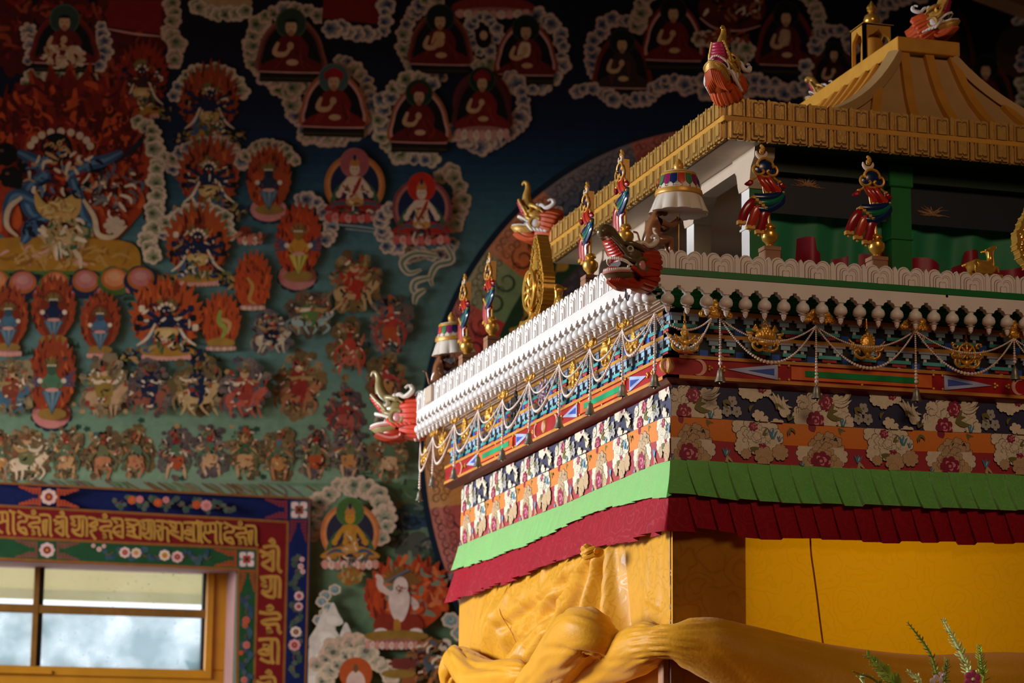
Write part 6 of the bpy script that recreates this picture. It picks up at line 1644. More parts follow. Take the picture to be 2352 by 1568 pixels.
# ---- far hills and little plants in the meadow
for (x, y) in ((60, 1098), (180, 980), (325, 965), (420, 1098), (480, 1090), (590, 985), (605, 1095), (650, 1090), (300, 700), (255, 690), (200, 985)): pt.poly(lobed(x, y, 9, 7, 5, .4), (34,70,52))
for (x, y, s_) in ((205, 672, 1), (290, 690, 1), (70, 815, 1.2), (165, 800, 1), (490, 830, 1), (275, 830, 1)):
    for k in range(4): pt.poly([(x+k*6*s_-9, y), (x+k*6*s_-4, y-rm.uniform(10, 20)*s_), (x+k*6*s_+2, y)], (44,74,50))
pt.stroke([(600, 1110), (900, 1120), (1050, 1140)], 10, mixc(GR[9][1], (60,90,60), .3), 3)
for (x, y, rx, ry, c) in ((930, 1130, 110, 30, (86,112,76)), (900, 1175, 90, 26, (112,98,62)), (965, 1175, 60, 22, (60,84,80)), (930, 1200, 80, 18, (52,74,96)), (950, 1250, 60, 30, (90,92,80)), (1000, 1300, 60, 40, (74,96,70)), (880, 1080, 60, 24, (104,130,92))): pt.poly(lobed(x, y, rx, ry, 7, .25), c); flecks(x, y, rx*.8, ry*.8, 12, (c, mixc(c, BLK, .4), mixc(c, CREAM, .3)), 5, 26)
# ---- upper left group
for (x, y, rx, ry) in ((30, 60, 50, 120), (300, 60, 90, 120), (300, 160, 90, 70), (150, 30, 80, 40)): pt.poly(lobed(x, y, rx, ry, 9, .1), DRED); flecks(x, y, rx*.9, ry*.9, 26, (DRED, (130,24,14), (70,12,10), (150,60,30)), 9, 40)
pt.poly([(250, 0), (370, 0), (372, 78), (245, 60)], (126,22,16)); pt.stroke([(245, 66), (310, 78), (372, 84)], 5, PINK, 3)
chain([(392, -10), (402, 40), (388, 70), (404, 110), (398, 160)], 17, TG_); chain([(60, 190), (85, 170), (120, 180), (170, 172), (215, 186)], 15, TG_); chain([(62, 70), (70, 110), (62, 150)], 15, TB_); chain([(232, 60), (240, 110), (228, 160)], 15, TB_)
monk(148, 12, 168, 140, (46,66,52), (120,22,16), (140,40,24)); pt.poly(lobed(148, 130, 52, 28, 9, .25), (214,176,136)); flecks(148, 130, 46, 24, 18, (CREAM, (190,140,100), (120,22,16)), 6, 26)
wrath(325, 190, 130, 170, (70,30,16), (160,44,22), DRED, False)
# ---- the great wrathful figure
flame(150, 395, 205, 210, (188,66,24), DRED, 30, .12, 60); flame(150, 300, 170, 120, (140,34,18), (80,14,10), 26, .12, 60); flecks(150, 330, 190, 150, 130, ((150,44,20), (200,80,34), DRED, (110,24,14), (80,16,12)), 9, 44)
for k in range(60):
    a = rm.uniform(3.2, 6.2); d = rm.uniform(60, 190); x, y = 150+d*math.cos(a), 390+d*.9*math.sin(a); r = rm.uniform(8, 16)
    pt.stroke([(x+r*(1-q*.13)*math.cos(q*.9+a), y+r*(1-q*.13)*math.sin(q*.9+a)) for q in range(7)], 4.5, rm.choice(((196,76,34), (90,18,12), (150,44,20))), 3)
chain([(318, 282), (346, 306), (352, 336), (372, 362), (352, 400), (362, 440), (350, 480), (352, 520), (336, 556), (350, 596)], 17, TG_)
pt.poly(spl([(-40, 560), (60, 545), (200, 548), (300, 560), (322, 600), (300, 622), (150, 624), (-40, 618)], 4), (172,118,34)); flecks(140, 590, 150, 22, 40, ((196,150,80), (150,96,30), PINK, (190,140,70)), 6, 40)
for k in range(9): a = lerp(-2.9, -.2, k/8); pt.poly(ell(138+70*math.cos(a), 345+42*math.sin(a), 9, 9, 10), CREAM)
pt.poly(ell(130, 340, 36, 34, 18), (16,18,26)); flecks(130, 345, 30, 26, 14, (BLK, (190,140,90), RED), 5, 16)
for (x, y) in ((118, 334), (136, 330), (146, 342)): pt.poly(ell(x, y, 6, 6, 10), (220,180,110)); pt.poly(ell(x, y, 2.6, 2.6, 8), BLK)
pt.poly(ell(128, 362, 9, 5, 10), RED)
for (x, y, r) in ((12, 356, 30), (25, 408, 28), (62, 432, 26), (165, 440, 24), (212, 424, 24), (222, 378, 24), (60, 380, 22)): pt.poly(lobed(x, y, r, r*.92, 7, .12), (12,12,16)); pt.poly(ell(x-r*.3, y-r*.3, r*.18, r*.12, 8), (120,84,60))
for (a, b, c, d) in (((100, 400), (60, 440), (70, 490), (100, 500)), ((160, 400), (180, 460), (190, 500), (230, 545)), ((110, 420), (90, 380), (60, 360), (40, 350)), ((150, 410), (200, 380), (240, 370), (280, 350)), ((110, 500), (70, 520), (60, 545), (50, 560)), ((90, 470), (40, 450), (20, 470), (10, 520))): pt.stroke([a, b, c, d], 30, (50,80,110), 4); pt.stroke([a, b, c, d], 10, (90,124,146), 4)
pt.poly(spl([(80, 440), (105, 470), (140, 462), (180, 445), (182, 490), (150, 512), (110, 506), (82, 480)], 4), (206,160,84)); flecks(132, 482, 40, 20, 24, ((226,190,120), (170,120,60)), 3, 26)
pt.poly(lobed(80, 525, 26, 22, 5, .2), (20,26,40)); flecks(75, 525, 24, 18, 14, (DBL, BLK, (60,90,120)), 5, 22)
for P in (((190, 460), (215, 500), (225, 540), (260, 545), (290, 520)), ((50, 455), (20, 480), (15, 520), (40, 545)), ((130, 510), (150, 560), (180, 590), (185, 618)), ((95, 520), (120, 560), (130, 600))): pt.stroke(P, 13, (214,184,146), 5)
flecks(150, 545, 60, 40, 46, ((150,140,90), CREAM, TAN, GRN, (200,160,110)), 7, 34); flecks(265, 440, 60, 60, 46, (CREAM, (130,120,110), ORG, DRED, (90,90,100)), 6, 30); flecks(150, 400, 90, 60, 50, (BLK, CREAM, (200,150,100), DBL, (90,124,146), RED), 6, 28)
for k in range(6): pt.stroke([(262, 378), (285+k*6, 360-k*4), (312+k*4, 330-k*5)], 6, (30,34,44), 3)
pt.poly(lobed(262, 520, 26, 22, 7, .25), (206,176,146)); pt.stroke([(-30, 625), (150, 628), (290, 626), (330, 610)], 9, (84,110,50), 4)
for k, x in enumerate((-12, 52, 126, 196, 262, 322)):
    y = 648+5*math.sin(k); c = ((70,100,42), (26,34,62))[k % 2]; i = ((214,130,80), (190,110,104))[k % 2]
    pt.poly(lobed(x, y+4, 40, 36, 5, .12), c); pt.poly(ell(x, y-2, 31, 26), (178,96,38)); pt.poly(ell(x, y-4, 24, 20), i); pt.poly(ell(x, y-8, 14, 10), mixc(i, CREAM, .3)); pt.poly(ell(x+34, y+22, 9, 9, 10), (200,112,104))
# ---- columns of lesser wrathful figures
wrath(480, 245, 150, 175); wrath(478, 415, 155, 175); wrath(452, 572, 160, 180, DBL, (206,96,36)); wrath(380, 742, 180, 180, DBL, (206,90,34), DORG, False)
ring(615, 395, 60, 62, 200, 345, 14); kila(615, 425, 116, 165, (40,50,64), DORG, (190,80,32), True)
ring(690, 520, 66, 60, 270, 400, 16, TB_); kila(683, 570, 122, 185, (196,132,40), DORG, (206,74,30), True, (206,178,70), True)
lotus(572, 552, 60, 26, (190,110,90), CREAM, 5); flecks(572, 540, 36, 14, 12, (DORG, (190,110,80)), 5, 24)
kila(18, 742, 104, 160); kila(122, 722, 116, 165, DBL); kila(228, 752, 104, 150, (74,104,128)); kila(118, 880, 124, 200, (80,118,84), DORG, ORG, True, (96,124,138), True)
flame(578, 652, 42, 62, (206,80,32), DORG, 20, .2); pt.stroke([(565, 640), (578, 660), (570, 690), (585, 700)], 9, (200,140,70), 4); lotus(578, 708, 60, 14)
flame(505, 745, 44, 62, (206,84,34), DORG, 20, .2); pt.stroke([(505, 715), (500, 740), (515, 760), (500, 790)], 12, (150,160,70), 4); pt.stroke([(505, 735), (525, 745), (520, 770)], 10, (206,150,90), 4); pt.poly(ell(505, 790, 32, 12), (170,130,50)); lotus(505, 802, 72, 13)
# ---- riders and dancers
rider(25, 892, 120, 150, (150,130,92), (70,104,120), (130,60,40)); rider(240, 890, 130, 165, (140,116,84), (190,150,110), (150,120,50)); rider(343, 890, 120, 160, (104,90,84), (150,84,60), DBL); rider(452, 888, 130, 170, (128,104,62), (200,164,110), DBL); rider(560, 895, 130, 165, (110,92,90), (190,90,70), (160,60,44)); rider(688, 880, 130, 175, (130,100,60), (176,110,70), (150,44,36))
rider(622, 765, 110, 120, (112,100,98), (200,180,150), (20,26,44)); rider(712, 722, 130, 120, (110,90,70), (150,170,160), (90,120,60)); rider(812, 652, 140, 160, (136,104,56), (190,150,100), (170,44,28)); rider(800, 800, 110, 160, (130,104,60), (190,90,66), (180,60,40), True); rider(893, 745, 110, 175, (112,92,84), (186,84,60), (176,54,40), True); rider(882, 872, 110, 130, (120,94,56), (180,84,60), (170,60,50), True); rider(792, 945, 110, 150, (100,82,78), (170,80,64), (150,50,44), True); rider(895, 985, 100, 150, (112,88,62), (170,84,56), (160,60,40), True)
for i, (x, w) in enumerate(((0, 90), (64, 120), (152, 96), (236, 100), (312, 96), (404, 100), (482, 100), (562, 100), (640, 96), (724, 100), (800, 100), (890, 100))): rider(x, 1040+rm.uniform(-6, 6), w, 148, None, rm.choice(((200,150,100), (206,160,116), (190,120,80))) if i != 1 else (224,196,160), rm.choice((GRN, (84,110,80), (110,110,70), (160,60,44) if x > 600 else (90,110,80))), i != 1)
for k in range(60): x = rm.uniform(0, 900); pt.stroke([(x, 1100+x*.02), (x+20, 1112+x*.02), (x+rm.uniform(20, 60), 1124+x*.03)], 5, rm.choice((BRN, (130,110,80), (112,92,88), (110,130,90))), 3)
for k in range(26): x = rm.uniform(0, 640); y = rm.uniform(820, 1000); pt.poly(lobed(x, y, rm.uniform(4, 9), rm.uniform(4, 8), 5, .3), rm.choice(((90,60,50), (150,60,40), (70,90,90), TAN)))
# ---- seated masters in the dark sky
pt.poly(ell(520, 6, 60, 24), (190,150,100)); chain([(450, 10), (480, 30), (530, 34), (575, 20)], 16, TG_)
ring(670, 110, 92, 90, 50, 310, 19); ring(760, 230, 92, 92, -80, 200, 19); monk(667, 20, 192, 144, (40,58,38), (118,18,16), (150,84,64))
pt.poly([(742, -10), (868, -10), (872, 58), (738, 44)], (120,20,16)); pt.poly([(738, 44), (872, 58), (872, 78), (738, 62)], (20,12,12)); chain([(880, -5), (888, 30), (880, 62), (850, 84), (800, 74), (756, 66)], 17, TB_)
monk(765, 146, 318, 140, (70,92,84), (140,26,18), (200,110,60), (150,22,22), None, 'plank', True)
ring(1010, 90, 84, 88, 90, 265, 18); ring(1210, 120, 84, 88, -70, 110, 18, TB_); pt.poly(ell(1132, 18, 96, 26), (130,40,30)); lotus(1132, 30, 180, 26); ring(1110, 80, 32, 38, 0, 350, 14, TB_); pt.poly(ell(1110, 90, 18, 22), BLK); pt.poly(ell(1110, 82, 9, 11, 10), SKIN); chain([(1085, 140), (1110, 150), (1135, 140)], 14, TG_)
monk(1010, 8, 172, 132, (10,26,20), (120,20,18), (150,70,50), None, (214,160,104)); monk(1207, 32, 196, 128, (10,26,20), (120,24,18), (160,74,54), None, (226,190,150), 'plank', True)
ring(960, 275, 88, 92, 70, 300, 18); ring(1105, 240, 94, 92, -40, 130, 19, TB_); monk(960, 180, 354, 128, (24,50,32), (116,18,18), (190,110,60), (100,16,18), None, 'plank', True)
pt.poly(ell(1106, 240, 68, 76), (110,36,44)); monk(1105, 150, 322, 122, (16,42,28), (140,26,16), (96,36,46), (130,18,20), None, 'lotus')
bodhi(812, 428, 70, (190,110,50), (170,84,84), (224,186,156), (150,36,22), ((196,70,60), (214,140,126))); pt.stroke([(740, 516), (830, 524), (900, 536)], 4, (150,164,160), 3); pt.stroke([(790, 528), (880, 538)], 4, (180,180,170), 1)
ring(1030, 470, 26, 74, -120, 60, 18, TG_); ring(905, 520, 30, 40, 90, 280, 15, TB_); ring(965, 560, 76, 24, 0, 180, 17, (44,74,110)); bodhi(965, 482, 68, (140,64,70), (190,40,20), (226,192,164), (168,40,24), ((200,90,80), (222,160,140)))
for P in (((1020, 565), (1035, 600), (1000, 612), (985, 640), (990, 660)), ((1000, 590), (950, 585), (920, 605), (935, 630), (965, 622)), ((985, 640), (950, 650), (948, 672), (975, 668)), ((972, 668), (952, 682), (948, 702))): pt.stroke(P, 17, (206,180,150), 5); pt.stroke(P, 7, (96,118,96), 5)
ring(1430, 130, 72, 86, 60, 300, 17, TB_); monk(1428, 62, 226, 120, (10,24,18), (60,40,28), (130,44,22)); chain([(1325, 212), (1370, 205), (1400, 226), (1450, 234), (1510, 226)], 15, TB_)
ring(1545, 60, 80, 90, 180, 260, 16, TG_); monk(1545, -12, 165, 126, (10,16,14), (120,22,16), (150,44,26), None, None, 'plank', True)
pt.poly(ell(1680, 20, 78, 54), (84,18,14)); pt.stroke([(1606, 42), (1640, 66), (1700, 72), (1745, 60)], 5, PINK, 4); flecks(1680, 20, 66, 40, 30, (DRED, (150,90,50), BLK, CREAM), 6, 26); chain([(1610, 92), (1650, 96), (1700, 106), (1720, 130), (1690, 140)], 16, TG_); flecks(1660, 90, 60, 16, 24, (ORG, (120,60,30), RED), 6, 22)
ring(1805, 60, 76, 90, -80, 60, 17, TG_); monk(1803, -2, 176, 122, (8,12,12), (100,20,18), (130,40,26), None, (190,150,120), 'plank')
chain([(1500, 206), (1560, 196), (1620, 210), (1690, 204), (1760, 214), (1830, 206), (1880, 226)], 17, TB_); chain([(1530, 186), (1600, 190), (1700, 186), (1780, 196)], 15, TB_); ring(1912, 110, 40, 40, 180, 360, 15, TB_); monk(1912, 92, 236, 96, (8,20,16), (60,22,18), (90,40,30)); chain([(1850, 150), (1845, 190), (1850, 220)], 13, TB_)
ring(2090, 60, 80, 70, 150, 300, 17, TB_); ring(2260, 40, 90, 130, -40, 100, 17, TB_); ring(2290, 200, 60, 80, -60, 90, 17, TG_); monk(2262, 118, 300, 120, (6,12,12), (90,22,14), (96,40,22)); monk(2170, -20, 190, 120, (6,12,12), (60,16,14), (60,26,20)); pt.poly(ell(2335, 120, 50, 60), (60,40,24)); chain([(2350, 120), (2340, 160)], 13, TB_)
# ---- lower right: golden figure, white wrathful figure, clouds
ring(800, 1190, 84, 74, 150, 395, 22, (128,140,110)); bodhi(800, 1226, 68, (200,110,60), (72,104,48), (196,134,36), (186,120,40), ((206,140,120), (226,190,170)), (44,40,58)); pt.poly(lobed(800, 1325, 30, 22, 5, .2), (150,104,40)); flecks(800, 1322, 26, 18, 14, (ORG, TAN, OLV), 5, 18)
for k in range(9): cloudlet(715+rm.uniform(0, 60), 1355+k*14, 15, (104,132,142))
for (x, y, r) in ((742, 1440, 40), (722, 1492, 36), (790, 1460, 30), (760, 1408, 24), (715, 1540, 40)): pt.poly(spl([(x-r, y+r), (x-r*.5, y), (x, y-r), (x+r*.5, y), (x+r, y+r), (x, y+r*1.3)], 4), (222,206,190)); pt.poly(ell(x, y+r*.7, r*.6, r*.4), (236,222,206))
chain([(720, 1520), (770, 1490), (830, 1480), (860, 1500)], 20, (150,150,124)); chain([(740, 1560), (790, 1510), (850, 1515), (900, 1560)], 20, (150,150,124))
flame(930, 1370, 96, 84, (196,72,28), (140,40,18), 26, .16, 60); flecks(950, 1350, 80, 70, 60, ((206,84,34), (150,50,24), (120,130,104), (214,110,60)), 8, 30)
for k in range(11): a = lerp(-2.7, -.2, k/10); pt.stroke([(915, 1345), (915+30*math.cos(a), 1345+26*math.sin(a)), (915+52*math.cos(a), 1345+46*math.sin(a))], 9, (134,88,40), 3)
for P in (((900, 1370), (870, 1350), (868, 1330), (858, 1322)), ((930, 1370), (950, 1390), (944, 1400))): pt.stroke(P, 16, (224,190,172), 4)
for s_ in (-1, 1): pt.poly(spl([(910, 1420), (910+s_*40, 1412), (910+s_*58, 1440), (910+s_*30, 1458), (908, 1454)], 4), (140,44,26)); pt.poly(ell(910+s_*40, 1452, 16, 9, 10), (226,200,186))
pt.poly(spl([(888, 1370), (905, 1352), (932, 1360), (935, 1390), (922, 1425), (905, 1428), (892, 1405)], 4), (228,198,184)); pt.poly(ell(915, 1348, 17, 22), (226,196,180)); flecks(912, 1352, 12, 14, 8, (BRN, (190,110,90)), 3, 10); pt.stroke([(935, 1310), (905, 1325), (880, 1340)], 7, (110,104,112), 3); pt.poly(spl([(900, 1425), (915, 1430), (912, 1470), (900, 1470)], 3), (180,120,44))
pt.poly(ell(905, 1462, 74, 14), (150,110,44)); lotus(905, 1480, 150, 24, (206,140,120), (228,190,174), 13); pt.poly(ell(812, 1548, 38, 38), (190,84,34)); pt.poly(ell(812, 1570, 22, 30), (224,186,168)); pt.poly(ell(812, 1536, 6, 10, 8), BRN)
for k in range(9): pt.poly(lobed(rm.uniform(920, 1040), rm.uniform(1490, 1568), rm.uniform(14, 26), rm.uniform(12, 22), 6, .25), rm.choice(((150,84,44), (112,86,60), (150,60,36), (190,150,130), (90,80,84))))
flecks(985, 1520, 56, 50, 60, ((160,90,50), BRN, DRED, CREAM, (90,90,100), (190,110,60)), 7, 24); pt.poly(lobed(920, 1525, 34, 14, 7, .2), (120,50,40)); pt.poly(ell(910, 1548, 40, 10), (150,112,44)); cloudlet(1030, 1425, 22, (120,140,140)); cloudlet(1050, 1455, 22, (120,140,140))
# ---- the great round halo behind the shrine (circle on the wall)
HCx, HCz, HR_ = 2.177, .564, 1.562
halo = Paint()
def hp(r, a): return (HCx+r*math.cos(a), HCz+r*math.sin(a))
def hpoly(P, col, l):
    o = len(halo.v)
    for (x, z) in P: halo.v.append((x, WY-.030-.0003*l, z))
    halo.f.append(tuple(range(o, o+len(P)))); halo.c.append((lin(col[0]), lin(col[1]), lin(col[2]), 1))
def sector(r0, r1, a0, a1, col, l, n=8): hpoly([hp(r1, lerp(a0, a1, i/n)) for i in range(n+1)]+[hp(r0, lerp(a1, a0, i/n)) for i in range(n+1)], col, l)
DG = math.radians
def hcurl(x, z, sz, ph, col, l, w):
    # little spiral scroll painted as a ribbon
    N = 14; o = len(halo.v); cc = (lin(col[0]), lin(col[1]), lin(col[2]), 1); Y = WY-.030-.0003*l
    for i in range(N+1):
        u = i/N; r = sz*(1-.80*u); a = ph+u*8.2; ww = sz*w*.5*math.sin(PI*min(1, .15+u*.9))
        for s_ in (-1, 1): halo.v.append((x+(r+s_*ww)*math.cos(a), Y, z+(r+s_*ww)*math.sin(a)))
    for i in range(N): halo.f.append((o+2*i, o+2*i+1, o+2*i+3, o+2*i+2)); halo.c.append(cc)
sector(1.535, HR_, DG(80), DG(215), (20,36,52), 1, 90)
SEG = [(80, 96.5, (120,30,24)), (96.5, 113, (140,34,26)), (113, 131, (44,60,78)), (131, 145.5, (176,84,36)), (145.5, 155.2, (96,112,72)), (155.2, 165, (150,44,38)), (165, 178, (56,74,96)), (178, 191, (176,110,44)), (191, 202, (150,52,48)), (202, 216, (70,92,120))]
for (a0, a1, c) in SEG:
    for (r0, r1, t) in ((1.300, 1.36, 0), (1.36, 1.40, .12), (1.40, 1.44, .26), (1.44, 1.48, .42), (1.48, 1.535, .58)): sector(r0, r1, DG(a0), DG(a1), mixc(tuple(min(255, v*1.25) for v in c), (224,176,150), t*.9), 2)
    k = 0
    for q in range(int((a1-a0)/1.35)):
        for (rr_, sz) in ((1.502, .022), (1.458, .021)):
            a = DG(a0+.7+q*1.35+rm.uniform(-.2, .2)); x, z = hp(rr_+rm.uniform(-.008, .008), a); ph = rm.uniform(0, 6)
            hcurl(x, z, sz, ph, mixc(c, BLK, .45), 4, .20)
    for q in range(int((a1-a0)/4.5)):
        a = DG(a0+2.6+q*4.5); x, z = hp(1.385, a)
        hcurl(x, z, .056, a, mixc(c, BLK, .6), 5, .17); hcurl(x+.05*math.cos(a+1.5), z+.05*math.sin(a+1.5), .022, a+2.4, mixc(c, BLK, .5), 6, .2)
sector(1.18, 1.300, DG(80), DG(216), (34,60,32), 2, 60)
for k in range(22):
    a0 = DG(84+k*6.0); w_ = DG(2.4)
    hpoly([hp(1.235+.030*math.sin(PI*i/8)*(1+.25*math.sin(5*i)), a0+w_*(i/8-.5)*1.6) for i in range(9)]+[hp(1.235-.030*math.sin(PI*i/8), a0-w_*(i/8-.5)*1.6) for i in range(9)], (176,132,48), 4)
    sector(1.231, 1.240, a0+w_*.7, a0+DG(6)-w_*.7, (150,96,40), 3, 3)
sector(.98, 1.18, DG(80), DG(216), (70,58,62), 2, 60)
for k in range(420):
    a = DG(rm.uniform(82, 214)); r_ = rm.uniform(.99, 1.17); x, z = hp(r_, a); s_ = .013
    hpoly([(x+s_*math.cos(q), z+s_*math.sin(q)*.8) for q in (0, 1.05, 2.1, 3.14, 4.2, 5.2)], mixc((96,82,84), BLK, rm.uniform(0, .5)), 3+k % 3)
sector(0.02, .98, DG(80), DG(216), (150,66,30), 2, 60)
for k in range(150):
    a = DG(rm.uniform(95, 214)); r_ = rm.uniform(.45, 1.0); x, z = hp(r_, a); s_ = rm.uniform(.02, .07); c = rm.choice(((176,120,40), (176,120,40), (40,26,26), (156,44,34), (190,90,40), (100,30,22), (80,74,90)))
    n = rm.choice((4, 5, 6)); hpoly([(x+s_*(1-.3*abs(math.sin(n*q/2)))*math.cos(q), z+s_*.7*(1-.3*abs(math.sin(n*q/2)))*math.sin(q)) for q in [2*PI*i/24 for i in range(24)]], c, 4+k % 14)
# pale garment folds painted inside the halo
hpoly([hp(r_, DG(a)) for r_, a in ((.92, 158), (.86, 168), (.86, 182), (.95, 196), (.3, 200), (.2, 120), (.62, 140))], (190,160,136), 20)
for k in range(7):
    a = 150+k*7; P = [hp(.84-.02*k, DG(a)), hp(.7, DG(a+4)), hp(.5, DG(a+2))]
    hpoly([P[0], (P[1][0], P[1][1]+.02), P[2], (P[1][0], P[1][1]-.01)], (120,132,130), 22)
hb = Paint()
# ---- painted border round the window, with gold letters on red
def Q(t, u):  # along the top: t = px x ; u 0 outer edge .. 3 inner edge (bands)
    ys = ((1111.5, .0510), (1163.5, .0564), (1235.5, .0450), (1285.0, .0435))
    i = min(2, int(u)); f = u-i; a = ys[i][0]+ys[i][1]*t; b = ys[i+1][0]+ys[i+1][1]*t
    return (t, lerp(a, b, f))
def V(y, u):  # down the right side: u 0 outer .. 3 inner
    xs = ((708, -.0262), (657, -.0256), (588, -.0260), (544.5, -.0130))
    i = min(2, int(u)); f = u-i; a = xs[i][0]+xs[i][1]*(y-1148-[0, 52, 114, 160][i]); b = xs[i+1][0]+xs[i+1][1]*(y-1148-[0, 52, 114, 160][i+1])
    return (lerp(a, b, f), y)
BL, RD, GN, OC = (8,24,78), (118,10,16), (28,74,40), (140,84,34)
def xt(u): return (708, 657, 588, 544.5)[int(u)]
for (u, c) in ((0, BL), (1, RD), (2, GN)):
    x1 = (708, 657, 588)[u]; pt.poly([Q(-60, u), Q(x1, u), Q(x1, u+1), Q(-60, u+1)], c)
    y0 = Q(x1, u)[1]; pt.poly([V(y0, u), V(1640, u), V(1640, u+1), V(y0, u+1)], c)
for u in (0, 1, 2, 3):
    x1 = xt(u); w = 5 if u in (0,) else 6
    pt.stroke([Q(-60, u), Q(x1/2, u), Q(x1, u)], w, OC, 1, False); y0 = Q(x1, u)[1]; pt.stroke([V(y0, u), V(1640, u)], w, OC, 1, False)
pt.stroke([(710, 1149), (699, 1640)], 3, (20,40,60), 1, False)
def flower(P, r, c=(226,190,176), core=(150,50,30)):
    x, y = P
    for k in range(8): a = 2*PI*k/8; pt.poly(ell(x+r*.62*math.cos(a), y+r*.62*math.sin(a), r*.40, r*.36, 10), c)
    pt.poly(ell(x, y, r*.5, r*.5, 12), core); pt.poly(ell(x, y, r*.2, r*.2, 8), (200,120,60))
def tile(P, r, core):
    x, y = P; pt.poly([(x-r, y-r), (x+r, y-r), (x+r, y+r), (x-r, y+r)], (96,110,110))
    for sx in (-1, 1):
        for sy in (-1, 1): pt.poly(lobed(x+sx*r*.5, y+sy*r*.5, r*.46, r*.46, 4, .12), (232,196,188)); pt.poly(ell(x+sx*r*.26, y+sy*r*.26, r*.24, r*.24, 10), core)
    pt.poly(ell(x, y, r*.22, r*.22, 8), (60,30,24))
def fret(f, t, u0, d, col, step=7.5):
    # stepped key fret tapering away from a flower
    for k, (h0, h1) in enumerate(((.10, .90), (.16, .84), (.16, .40), (.12, .34), (.10, .28), (.08, .22), (.08, .16))):
        for (a, b) in (((h0, h1),) if k == 0 else ((h0, max(h0+.08, h1 if h1 < .5 else .40)), (1-max(h0+.08, h1 if h1 < .5 else .40), 1-h0))):
            t0, t1 = t+d*k*step, t+d*(k+.8)*step
            pt.poly([f(t0, u0+a), f(t1, u0+a), f(t1, u0+b), f(t0, u0+b)], col)
    for k in range(6):
        t0, t1 = t+d*k*step, t+d*(k+1.2)*step; pt.poly([f(t0, u0+.13), f(t1, u0+.13), f(t1, u0+.20), f(t0, u0+.20)], col); pt.poly([f(t0, u0+.80), f(t1, u0+.80), f(t1, u0+.87), f(t0, u0+.87)], col)
fret(Q, 128, 0, 1, (176,70,34)); fret(Q, 92, 0, -1, (176,70,34)); flower(Q(110, .5), 19); fret(Q, 128, 2, 1, (120,70,56)); fret(Q, 84, 2, -1, (120,70,56)); flower(Q(106, 2.5), 18, (214,176,168), (120,40,36))
fret(Q, 656, 0, -1, (130,44,50)); fret(V, 1196, 0, 1, (120,40,48)); tile((683, 1173), 20, (150,60,34)); fret(Q, 540, 2, -1, (160,70,30)); fret(V, 1310, 2, 1, (150,70,30)); tile((563, 1286), 18, (176,56,26))
def vine(f, a, b, u0, seed, bl):
    r_ = random.Random(seed); n = int(abs(b-a)/7)
    for k in range(n):
        t = lerp(a, b, k/n); u = u0+.5+.22*math.sin(k*.9); x, y = f(t, u); pt.poly(lobed(x+r_.uniform(-3, 3), y+r_.uniform(-4, 4), r_.uniform(5, 9), r_.uniform(5, 9), 5, .3), r_.choice(bl))
        if k % 4 == 1: pt.stroke([f(t-8, u0+.5), f(t, u0+.6), f(t+10, u0+.45)], 2.5, (120,74,40), 3)
    return
lf = ((72,84,72), (60,80,66), (84,92,76)); lf2 = ((52,76,92), (44,66,84), (60,84,92))
vine(Q, 262, 540, 0, 3, lf); vine(Q, 240, 480, 2, 4, lf2); vine(V, 1280, 1560, 0, 5, lf); vine(V, 1370, 1600, 2, 6, lf2)
for (P, r, c, k) in ((Q(300, .45), 10, (196,90,44), (196,90,44)), (Q(318, .4), 9, (206,120,120), (206,120,120)), (Q(360, .5), 10, (196,80,34), (196,80,34)), (Q(378, .36), 8, (206,130,130), (200,110,110)), (Q(448, .5), 10, (196,80,40), (190,70,40)), (Q(470, .5), 13, (214,140,140), (206,120,120)), (Q(284, 2.45), 13, (226,190,176), (170,60,70)), (Q(310, 2.45), 12, (226,190,170), (200,150,80)), (Q(375, 2.5), 13, (230,200,170), (190,130,50)), (Q(404, 2.55), 14, (224,176,170), (150,50,60)), (Q(225, 2.35), 6, (226,180,170), (206,150,140)), (Q(212, 2.2), 5, (226,180,170), (206,150,140)), (Q(236, 2.2), 5, (226,180,170), (206,150,140)),
    (V(1302, .35), 7, (226,176,176), (206,140,140)), (V(1286, .3), 6, (226,176,176), (206,140,140)), (V(1314, .25), 6, (226,176,176), (206,140,140)), (V(1370, .4), 11, (226,180,180), (150,40,60)), (V(1394, .4), 10, (226,180,180), (150,40,60)), (V(1452, .5), 13, (232,200,184), (120,84,50)), (V(1482, .55), 14, (220,150,150), (150,50,50)), (V(1425, 2.55), 9, (190,90,70), (180,70,60)), (V(1437, 2.6), 7, (190,90,50), (170,70,30)), (V(1482, 2.5), 9, (206,110,100), (190,90,80)), (V(1500, 2.8), 6, (190,80,50), (170,60,40)), (V(1562, 2.6), 8, (206,110,100), (190,90,80))): flower(P, r, c, k)
GL, GH = (176,126,50), (206,156,76)
